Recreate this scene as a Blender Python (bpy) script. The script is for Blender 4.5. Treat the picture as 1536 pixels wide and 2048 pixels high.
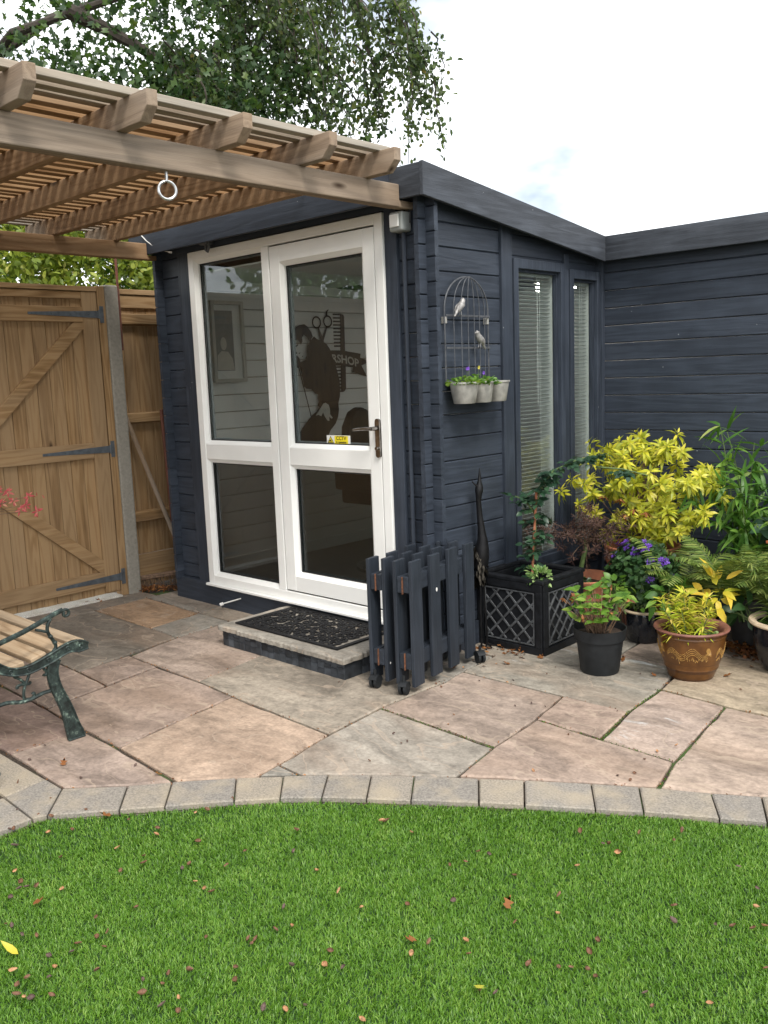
import bpy, bmesh, math, random
import numpy as np
from mathutils import Vector, Matrix

for _o in list(bpy.data.objects):
    bpy.data.objects.remove(_o, do_unlink=True)
SC = bpy.context.scene
COL = SC.collection
RS = np.random.RandomState(7)
random.seed(7)
R = math.radians

# ------------------------------------------------------------------ camera
cam_data = bpy.data.cameras.new('camera')
cam = bpy.data.objects.new('camera', cam_data)
COL.objects.link(cam)
cam_data.sensor_fit = 'HORIZONTAL'
cam_data.sensor_width = 36.0
cam_data.lens = 1785.1 / 1536.0 * 36.0
cam_data.clip_start = 0.05
cam_data.clip_end = 600
cam.matrix_world = Matrix(((0.72534184, -0.07685313, 0.68408538, 0.0),
                           (0.68735949, 0.13518205, -0.71362647, 0.0),
                           (-0.03763163, 0.98783572, 0.15087893, 1.46),
                           (0, 0, 0, 1)))
SC.camera = cam

# ------------------------------------------------------------------ sky and sun (bright overcast)
SUN_EL, SUN_AZ = R(52), R(-28)          # sun behind the camera's right shoulder
world = bpy.data.worlds.new('World')
SC.world = world
world.use_nodes = True
wn = world.node_tree.nodes
wl = world.node_tree.links
wn.clear()
w_out = wn.new('ShaderNodeOutputWorld')
w_bg = wn.new('ShaderNodeBackground')
w_sky = wn.new('ShaderNodeTexSky')
w_sky.sky_type = 'NISHITA'
w_sky.sun_disc = False
w_sky.sun_elevation = SUN_EL
w_sky.sun_rotation = R(90) - SUN_AZ
w_sky.air_density = 1.0
w_sky.dust_density = 1.5
w_sc = wn.new('ShaderNodeMix'); w_sc.data_type = 'RGBA'; w_sc.blend_type = 'MULTIPLY'; w_sc.inputs[0].default_value = 1
w_sc.inputs[7].default_value = (0.065, 0.065, 0.065, 1)
w_tc = wn.new('ShaderNodeTexCoord')
w_map = wn.new('ShaderNodeMapping')
w_map.inputs['Location'].default_value = (2.454, 3.071, 1.599)
w_map.inputs['Scale'].default_value = (1.0, 1.0, 2.2)
w_no = wn.new('ShaderNodeTexNoise')
w_no.inputs['Scale'].default_value = 2.3
w_no.inputs['Detail'].default_value = 6
w_no.inputs['Roughness'].default_value = 0.55
w_rp = wn.new('ShaderNodeValToRGB')
w_rp.color_ramp.elements[0].position = 0.28
w_rp.color_ramp.elements[0].color = (0.05, 0.05, 0.05, 1)
w_rp.color_ramp.elements[1].position = 0.495
w_rp.color_ramp.elements[1].color = (1, 1, 1, 1)
w_mx = wn.new('ShaderNodeMix'); w_mx.data_type = 'RGBA'
w_mx.inputs[7].default_value = (1.06, 1.08, 1.10, 1)
wl.new(w_sky.outputs[0], w_sc.inputs[6])
wl.new(w_tc.outputs['Generated'], w_map.inputs['Vector'])
wl.new(w_map.outputs[0], w_no.inputs['Vector'])
wl.new(w_no.outputs['Fac'], w_rp.inputs[0])
wl.new(w_rp.outputs[0], w_mx.inputs[0])
wl.new(w_sc.outputs[2], w_mx.inputs[6])
wl.new(w_mx.outputs[2], w_bg.inputs['Color'])
w_bg.inputs['Strength'].default_value = 1.0
wl.new(w_bg.outputs[0], w_out.inputs[0])

sun_data = bpy.data.lights.new('sun', 'SUN')
sun = bpy.data.objects.new('sun', sun_data)
COL.objects.link(sun)
sun_data.energy = 1.5
sun_data.angle = R(16)
sun_data.color = (1.0, 0.95, 0.88)
_sd = Vector((math.cos(SUN_EL) * math.cos(SUN_AZ), math.cos(SUN_EL) * math.sin(SUN_AZ), math.sin(SUN_EL)))
sun.rotation_euler = _sd.to_track_quat('Z', 'Y').to_euler()
sun.location = (6, -4, 9)

SC.render.engine = 'CYCLES'
SC.view_settings.view_transform = 'Standard'
SC.view_settings.look = 'None'
SC.view_settings.gamma = 1
SC.view_settings.exposure = 1.0
SC.view_settings.use_curve_mapping = False
SC.cycles.max_bounces = 8
SC.cycles.transparent_max_bounces = 16

# measured outlines of curved pieces, in metres
D = {'b_arm':[[1.355,0.473],[1.39,0.482],[1.48,0.502],[1.575,0.532],[1.626,0.551],[1.656,0.557],[1.672,0.544],[1.667,0.531],[1.654,0.537]],'b_arm_sup':[[1.603,0.533],[1.587,0.514],[1.582,0.484],[1.595,0.459],[1.611,0.43],[1.616,0.408],[1.598,0.393]],'b_arm_sup2':[[1.535,0.501],[1.558,0.493],[1.582,0.481]],'b_seat_t':[[1.35,0.424],[1.382,0.398],[1.414,0.374],[1.451,0.363],[1.497,0.364],[1.547,0.379],[1.599,0.396],[1.651,0.414],[1.691,0.422],[1.726,0.416],[1.751,0.396]],'b_seat_b':[[1.346,0.384],[1.378,0.36],[1.411,0.345],[1.448,0.335],[1.493,0.332],[1.543,0.343],[1.595,0.355],[1.648,0.377],[1.68,0.379],[1.705,0.367],[1.749,0.374]],'b_leg':[[1.603,0.364],[1.585,0.322],[1.589,0.265],[1.606,0.212],[1.629,0.155],[1.643,0.099],[1.652,0.051],[1.664,0.011]],'b_leg_w':[0.022,0.021,0.021,0.022,0.024,0.027,0.031,0.038],'b_str':[[1.33,0.233],[1.365,0.235],[1.394,0.238],[1.437,0.225],[1.467,0.221],[1.501,0.225],[1.539,0.235],[1.583,0.235]],'b_orn':[[[1.464,0.22],[1.461,0.249],[1.467,0.278],[1.478,0.296],[1.493,0.329]],[[1.469,0.299],[1.453,0.318],[1.431,0.334]],[[1.444,0.287],[1.433,0.283],[1.441,0.294],[1.459,0.295],[1.489,0.287],[1.495,0.291],[1.49,0.296]],[[1.468,0.228],[1.492,0.224],[1.508,0.238],[1.503,0.249],[1.496,0.241]],[[1.552,0.337],[1.566,0.318],[1.558,0.304],[1.549,0.31]]],'b_slat_r':[[[-4.362,1.78],[-3.588,1.765]],[[-4.204,1.712],[-3.56,1.693]],[[-4.184,1.703],[-3.552,1.686]],[[-3.982,1.615],[-3.489,1.619]],[[-3.946,1.599],[-3.477,1.591]],[[-3.749,1.514],[-3.411,1.509]],[[-3.673,1.481],[-3.403,1.481]],[[-3.561,1.433],[-3.393,1.432]]],'m_comb_spine':[[4.944,1.95],[4.971,1.946],[4.982,1.93],[4.977,1.663],[4.977,1.54],[4.971,1.373],[4.953,1.35],[4.934,1.347],[4.916,1.349],[4.927,1.673]],'m_comb':[[4.872,1.944],[4.944,1.945],[4.893,1.352],[4.934,1.351]],'m_banner':[[4.562,1.63],[4.668,1.652],[4.794,1.67],[4.94,1.668],[5.143,1.641],[5.136,1.608],[5.247,1.579],[5.147,1.547],[5.207,1.457],[5.043,1.498],[5.05,1.535],[4.914,1.551],[4.786,1.55],[4.661,1.542],[4.555,1.529]],'m_text':[[4.593,1.579],[4.825,1.588],[5.109,1.571],[4.827,1.631]],'m_sc':[[4.686,1.88],[4.802,1.889],[4.735,1.739],[4.735,1.381],[4.814,1.978]],'m_sr':[[4.686,1.88],[4.727,1.881],[4.683,1.838]],'m_fig':[[4.564,1.662],[4.576,1.707],[4.609,1.745],[4.645,1.774],[4.675,1.754],[4.718,1.745],[4.77,1.719],[4.803,1.68],[4.827,1.621],[4.855,1.562],[4.874,1.502],[4.893,1.435],[4.89,1.316],[4.868,1.256],[4.872,1.209],[4.86,1.157],[4.831,1.105],[4.772,1.055],[4.737,1.004],[4.709,0.913],[4.42,0.938],[4.436,1.04],[4.492,1.101],[4.584,1.179],[4.634,1.209],[4.667,1.24],[4.65,1.254],[4.661,1.28],[4.654,1.306],[4.66,1.338],[4.63,1.343],[4.597,1.38],[4.545,1.385],[4.521,1.402],[4.505,1.485],[4.489,1.562],[4.495,1.584],[4.56,1.602],[4.548,1.611],[4.562,1.63]],'m_hand':[[4.623,1.177],[4.666,1.22],[4.705,1.264],[4.732,1.27],[4.762,1.252],[4.774,1.215],[4.771,1.182],[4.799,1.15],[4.787,1.144],[4.761,1.162],[4.762,1.129],[4.745,1.13],[4.716,1.165],[4.7,1.199],[4.68,1.17],[4.665,1.175],[4.654,1.182]],'m_hair':[[4.422,1.8],[4.457,1.832],[4.501,1.857],[4.552,1.864],[4.585,1.846],[4.617,1.808],[4.632,1.773],[4.595,1.732],[4.58,1.764],[4.559,1.779],[4.543,1.789],[4.524,1.763],[4.527,1.738],[4.51,1.713],[4.497,1.738],[4.476,1.748],[4.443,1.744],[4.419,1.763]],'m_face':[[[4.453,1.707],[4.478,1.716],[4.482,1.707],[4.46,1.694]],[[4.436,1.647],[4.466,1.66],[4.469,1.647],[4.444,1.638]],[[4.482,1.65],[4.5,1.656],[4.49,1.644]],[[4.515,1.628],[4.529,1.631],[4.523,1.621]]],'m_mic':[[4.435,1.638],[4.468,1.631],[4.488,1.606],[4.493,1.555],[4.471,1.54],[4.441,1.547],[4.436,1.594]],'m_stand':[[4.471,1.54],[4.481,1.54],[4.577,1.176],[4.57,1.174]],'pic_in':[[3.715,1.945],[3.888,1.946],[3.882,1.533],[3.716,1.534]],'pic_out':[[3.699,2.009],[3.977,2.011],[3.978,1.452],[3.705,1.454]],'cage':[[3.486,1.414],[3.501,1.769],[3.682,1.935],[3.859,1.778],[3.847,1.425]],'cage_bars_y':[[3.495,1.644],[3.554,1.645],[3.607,1.645],[3.658,1.645],[3.709,1.646],[3.757,1.646],[3.808,1.646],[3.854,1.646]],'cage_h':[[3.505,1.733],[3.498,1.575],[3.491,1.416]],'birds':[[3.59,1.771],[3.735,1.61],[3.552,1.741],[3.62,1.805],[3.773,1.577],[3.718,1.646]],'zpots':[[3.557,1.411],[3.559,1.308],[3.697,1.414],[3.687,1.311],[3.843,1.42],[3.803,1.313],[3.47,1.417],[3.658,1.411]],'switch':[[-3.083,2.249],[-2.987,2.235],[-3.088,2.162],[-2.991,2.149],[-3.072,2.232],[-3.012,2.225],[-3.068,2.175]],'handle':[[-3.261,1.242],[-3.221,1.242],[-3.26,1.031],[-3.229,1.032],[-3.427,1.186],[-3.242,1.191]],'cctv':[[-3.691,1.127],[-3.499,1.128],[-3.691,1.077],[-3.502,1.079],[-3.623,1.124],[-3.519,1.123],[-3.521,1.079],[-3.626,1.077]],'bolt':[[-4.65,0.04],[-4.524,0.087]],'cable':[[-5.234,2.419],[-5.183,2.376],[-5.109,2.333],[-5.034,2.303],[-4.952,2.28]],'lamp':[[-4.687,2.437],[-4.563,2.419],[-4.602,2.321],[-4.684,2.348]],'ring':[[2.012,2.243],[2.01,2.219],[2.013,2.184],[1.972,2.18],[2.054,2.189],[2.011,2.162]],'husks':[[-2.776,1.101],[-2.772,1.212],[-2.727,1.275],[-2.814,1.372],[-2.725,1.399],[-2.639,1.435],[-2.871,1.272],[-2.915,1.247],[-2.9,1.139],[-2.888,1.147],[-2.591,1.164],[-2.622,1.031],[-2.547,1.016],[-2.509,1.017],[-2.489,1.037],[-2.519,0.998],[-2.414,1.079],[-2.491,0.959],[-2.372,0.894],[-2.349,0.9],[-2.287,0.901],[-2.252,0.925],[-2.142,0.906],[-2.087,0.895],[-2.155,0.815],[-2.102,0.829],[-2.057,0.865],[-2.092,0.798],[-2.057,0.783],[-2.035,0.79],[-2.019,0.8],[-1.99,0.839],[-2.114,0.955],[-2.135,0.983],[-2.204,1.074],[-2.121,1.031],[-2.119,1.06],[-2.064,1.023],[-1.991,0.959],[-2.501,1.309],[-2.365,1.244],[-2.391,1.34],[-2.353,1.317],[-2.161,1.176],[-2.508,1.466],[-2.478,1.442],[-2.329,1.505],[-2.238,1.406],[-2.23,1.376],[-2.14,1.362],[-2.088,1.356],[-2.059,1.36],[-2.135,1.472],[-2.163,1.564],[-2.039,1.659],[-2.138,1.758],[-1.906,1.636],[-1.771,1.6],[-1.837,1.448],[-1.753,1.407],[-1.773,1.366],[-1.664,1.585],[-1.892,1.224],[-1.8,1.292],[-1.783,1.302],[-1.774,1.284],[-1.593,1.399],[-1.628,1.298],[-1.565,1.352],[-1.523,1.375],[-1.691,1.167],[-1.731,1.198],[-1.812,1.117],[-1.842,1.073],[-1.818,1.04],[-1.871,1.019],[-1.826,0.99],[-1.745,1.039],[-1.756,0.997],[-1.703,1.011],[-1.559,1.15],[-1.516,1.182],[-1.492,1.223],[-1.354,1.276],[-2.504,1.611],[-2.482,1.65],[-2.091,2.026],[-1.962,1.98],[-2.475,1.748],[-1.953,1.987],[-1.835,1.988],[-1.598,2.03],[-1.592,1.959],[-1.616,1.914],[-1.562,2.039],[-1.436,1.993],[-1.323,2.154],[-1.423,2.335],[-1.326,2.311],[-1.315,2.326],[-1.267,2.295],[-1.275,2.445],[-1.169,2.468],[-1.178,2.543],[-0.959,2.447],[-0.875,2.373],[-0.845,2.283],[-1.011,2.144],[-0.982,2.08],[-0.894,2.137],[-0.859,2.16],[-0.815,2.184],[-0.796,2.215],[-1.578,1.68],[-1.491,1.778],[-1.368,1.864],[-1.304,1.808],[-1.281,1.99],[-1.237,1.915],[-1.423,1.592],[-1.355,1.661],[-1.315,1.622],[-1.426,1.526],[-1.178,1.687],[-1.113,1.724],[-1.089,1.742],[-1.055,1.764],[-1.027,1.753],[-1.087,1.825],[-1.095,1.881],[-0.911,1.778],[-0.876,1.747],[-0.781,1.841],[-1.178,1.549],[-1.211,1.532],[-0.727,2.045]],'husks_p':[[-3.468,1.54],[-3.058,1.483],[-2.993,1.676],[-3.377,1.432],[-3.215,1.309],[-2.991,1.33],[-2.998,1.21],[-2.411,2.035],[-2.31,2.278],[-3.052,2.823],[-2.484,1.601],[-2.12,1.748],[-2.661,3.089],[-2.615,3.072],[-2.526,3.25],[-2.35,2.84],[-2.203,3.085],[-2.164,3.154],[-2.569,3.649],[-2.403,3.353],[-1.775,2.593],[-1.518,2.747],[-1.466,2.744],[-1.481,2.803],[-1.51,2.936],[-1.505,3.027],[-1.477,3.127],[-2.302,2.742],[-2.416,2.526],[-2.318,2.503],[-2.325,2.475],[-1.822,3.296],[-2.094,3.159],[-1.524,3.864],[-1.853,2.955],[-2.327,3.524],[-2.123,3.717],[-2.169,3.762],[-2.345,3.629],[-1.976,3.791],[-2.707,3.355],[-2.612,3.5]],'leaves_p':[[-2.139,3.931],[-1.756,4.027],[-1.917,3.804],[-1.636,4.004],[-2.828,3.736],[-2.747,3.729],[-2.663,3.737],[-2.492,3.717],[-2.482,3.714],[-2.57,3.522],[-2.629,3.429],[-2.564,3.653],[-2.723,3.467],[-2.745,3.528],[-1.607,4.186],[-2.808,3.328],[-2.738,3.332],[-3.234,1.503],[-5.574,2.95],[-5.596,2.87],[-2.853,1.683]],'leaves_l':[[-2.395,1.003],[-2.243,0.85],[-2.725,1.394],[-1.463,1.56],[-1.366,1.862],[-1.209,1.53]],'kt':[[-3.559,1.392],[-3.043,1.398],[-2.868,1.566],[-2.763,1.69],[-2.603,1.864],[-2.474,1.984],[-2.353,2.098],[-2.226,2.2],[-2.096,2.294],[-1.899,2.425],[-1.764,2.517],[-1.565,2.644],[-1.424,2.728],[-1.212,2.838],[-1.072,2.92]],'kb':[[-2.894,1.104],[-2.883,1.263],[-2.721,1.446],[-2.615,1.562],[-2.459,1.744],[-2.346,1.86],[-2.236,1.959],[-2.108,2.054],[-1.978,2.143],[-1.784,2.277],[-1.655,2.363],[-1.454,2.485],[-1.324,2.572],[-1.116,2.685],[-0.99,2.758]],'heron':[[3.705,0.964],[3.671,0.895],[3.667,0.861],[3.694,0.84],[3.723,0.854],[3.717,0.889],[3.685,0.79],[3.696,0.701],[3.701,0.631],[3.691,0.562],[3.696,0.5],[3.68,0.441],[3.657,0.393],[3.722,0.434],[3.719,0.256],[3.714,-0.015]]}

# ------------------------------------------------------------------ helpers
def worigin(o):
    v = Vector((0, 0, 0))
    while o is not None:
        v = v + o.location
        o = o.parent
    return np.array(v)

def setup(o, label=None, cat=None, group=None, kind=None):
    if label: o['label'] = label
    if cat: o['category'] = cat
    if group: o['group'] = group
    if kind: o['kind'] = kind
    return o

def thing(name, label, cat, loc, group=None, kind=None):
    o = bpy.data.objects.new(name, None)
    o.empty_display_size = 0.1
    COL.objects.link(o)
    o.location = loc
    return setup(o, label, cat, group, kind)

def link_mesh(name, me, mats, parent=None, origin=None, smooth=False, bevel=0.0, seg=2):
    o = bpy.data.objects.new(name, me)
    COL.objects.link(o)
    if parent is not None: o.parent = parent
    elif origin is not None: o.location = origin
    if mats is not None:
        for m in (mats if isinstance(mats, (list, tuple)) else [mats]): me.materials.append(m)
    if smooth and len(me.polygons): me.polygons.foreach_set('use_smooth', np.ones(len(me.polygons), dtype=bool))
    if bevel > 0:
        b = o.modifiers.new('bevel', 'BEVEL'); b.width = bevel; b.segments = seg; b.limit_method = 'ANGLE'; b.angle_limit = R(35)
    return o

def np_mesh(name, V, quads=None, tris=None):
    me = bpy.data.meshes.new(name)
    V = np.asarray(V, dtype=np.float32)
    me.vertices.add(len(V)); me.vertices.foreach_set('co', V.ravel())
    q = np.zeros((0, 4), int) if quads is None or len(quads) == 0 else np.asarray(quads, int)
    t = np.zeros((0, 3), int) if tris is None or len(tris) == 0 else np.asarray(tris, int)
    li = np.concatenate([q.ravel(), t.ravel()]).astype(np.int32)
    me.loops.add(len(li)); me.loops.foreach_set('vertex_index', li)
    me.polygons.add(len(q) + len(t))
    ls = np.concatenate([np.arange(len(q)) * 4, len(q) * 4 + np.arange(len(t)) * 3]).astype(np.int32)
    me.polygons.foreach_set('loop_start', ls)
    me.update(calc_edges=True)
    return me

def unit(v):
    v = np.asarray(v, float); return v / (np.linalg.norm(v) + 1e-12)

class MB:
    def __init__(s): s.v = []; s.f = []; s.m = []
    def add(s, V, F, mi=0):
        b = len(s.v); s.v.extend([tuple(map(float, p)) for p in V])
        for f in F: s.f.append([i + b for i in f]); s.m.append(mi)
        return s
    def box(s, x0, x1, y0, y1, z0, z1, mi=0):
        x0, x1 = min(x0, x1), max(x0, x1); y0, y1 = min(y0, y1), max(y0, y1); z0, z1 = min(z0, z1), max(z0, z1)
        V = [(x, y, z) for z in (z0, z1) for y in (y0, y1) for x in (x0, x1)]
        return s.add(V, [(0, 2, 3, 1), (4, 5, 7, 6), (0, 1, 5, 4), (2, 6, 7, 3), (0, 4, 6, 2), (1, 3, 7, 5)], mi)
    def obox(s, c, ux, uy, uz, hx, hy, hz, mi=0):
        c = np.array(c, float); ux, uy, uz = unit(ux) * hx, unit(uy) * hy, unit(uz) * hz
        V = [c + ux * a + uy * b + uz * d for d in (-1, 1) for b in (-1, 1) for a in (-1, 1)]
        return s.add(V, [(0, 2, 3, 1), (4, 5, 7, 6), (0, 1, 5, 4), (2, 6, 7, 3), (0, 4, 6, 2), (1, 3, 7, 5)], mi)
    def beam(s, a, b, w, h, up=(0, 0, 1), mi=0):
        a = np.array(a, float); b = np.array(b, float); d = unit(b - a)
        sd = unit(np.cross(d, up)); u = np.cross(sd, d)
        return s.obox((a + b) / 2, d, sd, u, np.linalg.norm(b - a) / 2, w / 2, h / 2, mi)
    def tube(s, pts, r, seg=8, mi=0, cap=True, flat=1.0):
        P = np.array(pts, float); n = len(P); rr = [r] * n if np.isscalar(r) else list(r)
        T = np.gradient(P, axis=0); T /= (np.linalg.norm(T, axis=1)[:, None] + 1e-12)
        ref = np.array([0, 0, 1.0]) if abs(T[0][2]) < 0.9 else np.array([1.0, 0, 0])
        V = []
        x = unit(np.cross(T[0], ref))
        for i in range(n):
            x = unit(x - T[i] * (x @ T[i])); y = np.cross(T[i], x)
            for k in range(seg):
                a = 2 * math.pi * k / seg
                V.append(P[i] + rr[i] * (math.cos(a) * x + math.sin(a) * y * flat))
        F = []
        for i in range(n - 1):
            for k in range(seg):
                k2 = (k + 1) % seg
                F.append((i * seg + k, i * seg + k2, (i + 1) * seg + k2, (i + 1) * seg + k))
        if cap:
            F.append(tuple(range(seg - 1, -1, -1))); F.append(tuple((n - 1) * seg + k for k in range(seg)))
        return s.add(V, F, mi)
    def lathe(s, prof, c, seg=36, mi=0, wob=0.0, cap=True):
        V = []; F = []; n = len(prof)
        for (r, z) in prof:
            for k in range(seg):
                a = 2 * math.pi * k / seg
                q = r * (1 + wob * math.sin(3 * a + z * 20))
                V.append((c[0] + q * math.cos(a), c[1] + q * math.sin(a), c[2] + z))
        for i in range(n - 1):
            for k in range(seg):
                k2 = (k + 1) % seg
                F.append((i * seg + k, i * seg + k2, (i + 1) * seg + k2, (i + 1) * seg + k))
        if cap: F.append(tuple(range(seg - 1, -1, -1)))
        if cap and prof[-1][0] < 0.01: F.append(tuple((n - 1) * seg + k for k in range(seg)))
        return s.add(V, F, mi)
    def ell(s, c, rx, ry, rz, su=12, sv=8, rot=None, mi=0):
        V = []; F = []; M3 = np.eye(3) if rot is None else np.array(rot)
        for j in range(1, sv):
            t = math.pi * j / sv
            for k in range(su):
                a = 2 * math.pi * k / su
                V.append(np.array(c) + M3 @ np.array((rx * math.sin(t) * math.cos(a), ry * math.sin(t) * math.sin(a), rz * math.cos(t))))
        V.append(np.array(c) + M3 @ np.array((0, 0, rz))); V.append(np.array(c) + M3 @ np.array((0, 0, -rz)))
        for j in range(sv - 2):
            for k in range(su):
                k2 = (k + 1) % su
                F.append((j * su + k, (j + 1) * su + k, (j + 1) * su + k2, j * su + k2))
        top, bot = len(V) - 2, len(V) - 1
        for k in range(su):
            k2 = (k + 1) % su
            F.append((top, k, k2)); F.append((bot, (sv - 2) * su + k2, (sv - 2) * su + k))
        return s.add(V, F, mi)
    def prism(s, poly, fn, d0, d1, mi=0):
        n = len(poly)
        V = [fn(u, v, d0) for u, v in poly] + [fn(u, v, d1) for u, v in poly]
        F = [tuple(range(n - 1, -1, -1)), tuple(range(n, 2 * n))] + [(i, (i + 1) % n, n + (i + 1) % n, n + i) for i in range(n)]
        return s.add(V, F, mi)
    def ring(s, c, ax, ay, r, t, seg=24, k=6, a0=0.0, a1=2 * math.pi, mi=0):
        c = np.array(c, float); ax = unit(ax); ay = unit(ay)
        n = seg if a1 - a0 > 6.28 else seg
        P = [c + r * (math.cos(a0 + (a1 - a0) * i / n) * ax + math.sin(a0 + (a1 - a0) * i / n) * ay) for i in range(n + 1)]
        return s.tube(P, t, k, mi)
    def build(s, name, mats, parent=None, origin=None, smooth=False, bevel=0.0, seg=2, label=None, cat=None, group=None, kind=None):
        off = worigin(parent) if parent is not None else (np.array(origin, float) if origin is not None else np.zeros(3))
        me = bpy.data.meshes.new(name)
        me.from_pydata([tuple(np.array(p) - off) for p in s.v], [], s.f)
        if any(s.m): me.polygons.foreach_set('material_index', np.array(s.m, dtype=np.int32))
        bm = bmesh.new(); bm.from_mesh(me); bmesh.ops.recalc_face_normals(bm, faces=bm.faces); bm.to_mesh(me); bm.free()
        o = link_mesh(name, me, mats, parent, origin, smooth, bevel, seg)
        if smooth:
            try: me.set_sharp_from_angle(angle=R(40))
            except Exception: pass
        return setup(o, label, cat, group, kind)

def text_mesh(txt, size, font_shear=0.0, bold=0.0):
    cu = bpy.data.curves.new('t', 'FONT'); cu.body = txt; cu.size = size; cu.align_x = 'CENTER'; cu.align_y = 'CENTER'; cu.offset = bold; cu.resolution_u = 3
    ob = bpy.data.objects.new('t', cu); COL.objects.link(ob)
    dg = bpy.context.evaluated_depsgraph_get()
    me = bpy.data.meshes.new_from_object(ob.evaluated_get(dg))
    V = [tuple(v.co) for v in me.vertices]; F = [tuple(p.vertices) for p in me.polygons]
    bpy.data.objects.remove(ob); bpy.data.curves.remove(cu); bpy.data.meshes.remove(me)
    return V, F

# ------------------------------------------------------------------ node helpers and materials
def newmat(name):
    m = bpy.data.materials.new(name); m.use_nodes = True
    nt = m.node_tree; nt.nodes.clear()
    out = nt.nodes.new('ShaderNodeOutputMaterial'); bs = nt.nodes.new('ShaderNodeBsdfPrincipled')
    nt.links.new(bs.outputs[0], out.inputs[0])
    return m, nt, bs, out

def nd(nt, typ, props=None, **inp):
    n = nt.nodes.new(typ)
    for k, v in (props or {}).items(): setattr(n, k, v)
    for k, v in inp.items():
        key = k.replace('_', ' ')
        sock = n.inputs[key] if key in n.inputs else n.inputs[int(k[1:])]
        if isinstance(v, bpy.types.NodeSocket): nt.links.new(v, sock)
        else: sock.default_value = v
    return n

def ramp(nt, fac, stops):
    r = nt.nodes.new('ShaderNodeValToRGB'); nt.links.new(fac, r.inputs[0])
    e = r.color_ramp.elements
    while len(e) < len(stops): e.new(0.5)
    for i, (p, c) in enumerate(stops):
        e[i].position = p; e[i].color = (c, c, c, 1) if np.isscalar(c) else (c[0], c[1], c[2], 1)
    return r.outputs[0]

def mixc(nt, fac, a, b, mode='MIX'):
    n = nt.nodes.new('ShaderNodeMix'); n.data_type = 'RGBA'; n.blend_type = mode
    for i, v in ((0, fac), (6, a), (7, b)):
        s = n.inputs[i]
        if isinstance(v, bpy.types.NodeSocket): nt.links.new(v, s)
        elif np.isscalar(v): s.default_value = v if i == 0 else (v, v, v, 1)
        else: s.default_value = (v[0], v[1], v[2], 1)
    return n.outputs[2]

def math_n(nt, op, a, b=0.0, clamp=False):
    n = nt.nodes.new('ShaderNodeMath'); n.operation = op; n.use_clamp = clamp
    for s, v in ((n.inputs[0], a), (n.inputs[1], b)):
        if isinstance(v, bpy.types.NodeSocket): nt.links.new(v, s)
        else: s.default_value = v
    return n.outputs[0]

def obj_pos(nt, scale=(1, 1, 1)):
    g = nt.nodes.new('ShaderNodeNewGeometry'); oi = nt.nodes.new('ShaderNodeObjectInfo')
    v = nd(nt, 'ShaderNodeVectorMath', {'operation': 'SCALE'}); v.inputs[0].default_value = (37.1, 53.7, 19.3)
    nt.links.new(oi.outputs['Random'], v.inputs['Scale'])
    a = nd(nt, 'ShaderNodeVectorMath', {'operation': 'ADD'}); nt.links.new(g.outputs['Position'], a.inputs[0]); nt.links.new(v.outputs[0], a.inputs[1])
    mp = nd(nt, 'ShaderNodeMapping'); nt.links.new(a.outputs[0], mp.inputs['Vector']); mp.inputs['Scale'].default_value = scale
    return mp.outputs[0], a.outputs[0], oi, g

def bump(nt, bs, h, strength=0.3, dist=0.01):
    b = nd(nt, 'ShaderNodeBump', Height=h, Strength=strength, Distance=dist)
    nt.links.new(b.outputs[0], bs.inputs['Normal']); return b

def m_plain(name, col, rough=0.5, metal=0.0, var=0.15, scale=30, bmp=0.0, spec=0.5, ovar=0.0):
    m, nt, bs, _ = newmat(name)
    p, raw, oi, g = obj_pos(nt)
    n = nd(nt, 'ShaderNodeTexNoise', Vector=raw, Scale=scale, Detail=5.0)
    c = np.array(col[:3])
    bs.inputs['Base Color'].default_value = (*c, 1)
    cc = ramp(nt, n.outputs['Fac'], [(0.3, c * (1 - var)), (0.7, np.minimum(c * (1 + var), 1))])
    if ovar: cc = mixc(nt, 1.0, cc, ramp(nt, oi.outputs['Random'], [(0.0, 1 - ovar), (1.0, 1 + ovar)]), 'MULTIPLY')
    nt.links.new(cc, bs.inputs['Base Color'])
    bs.inputs['Roughness'].default_value = rough; bs.inputs['Metallic'].default_value = metal
    bs.inputs['Specular IOR Level'].default_value = spec
    if bmp: bump(nt, bs, n.outputs['Fac'], bmp, 0.004)
    return m

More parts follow.
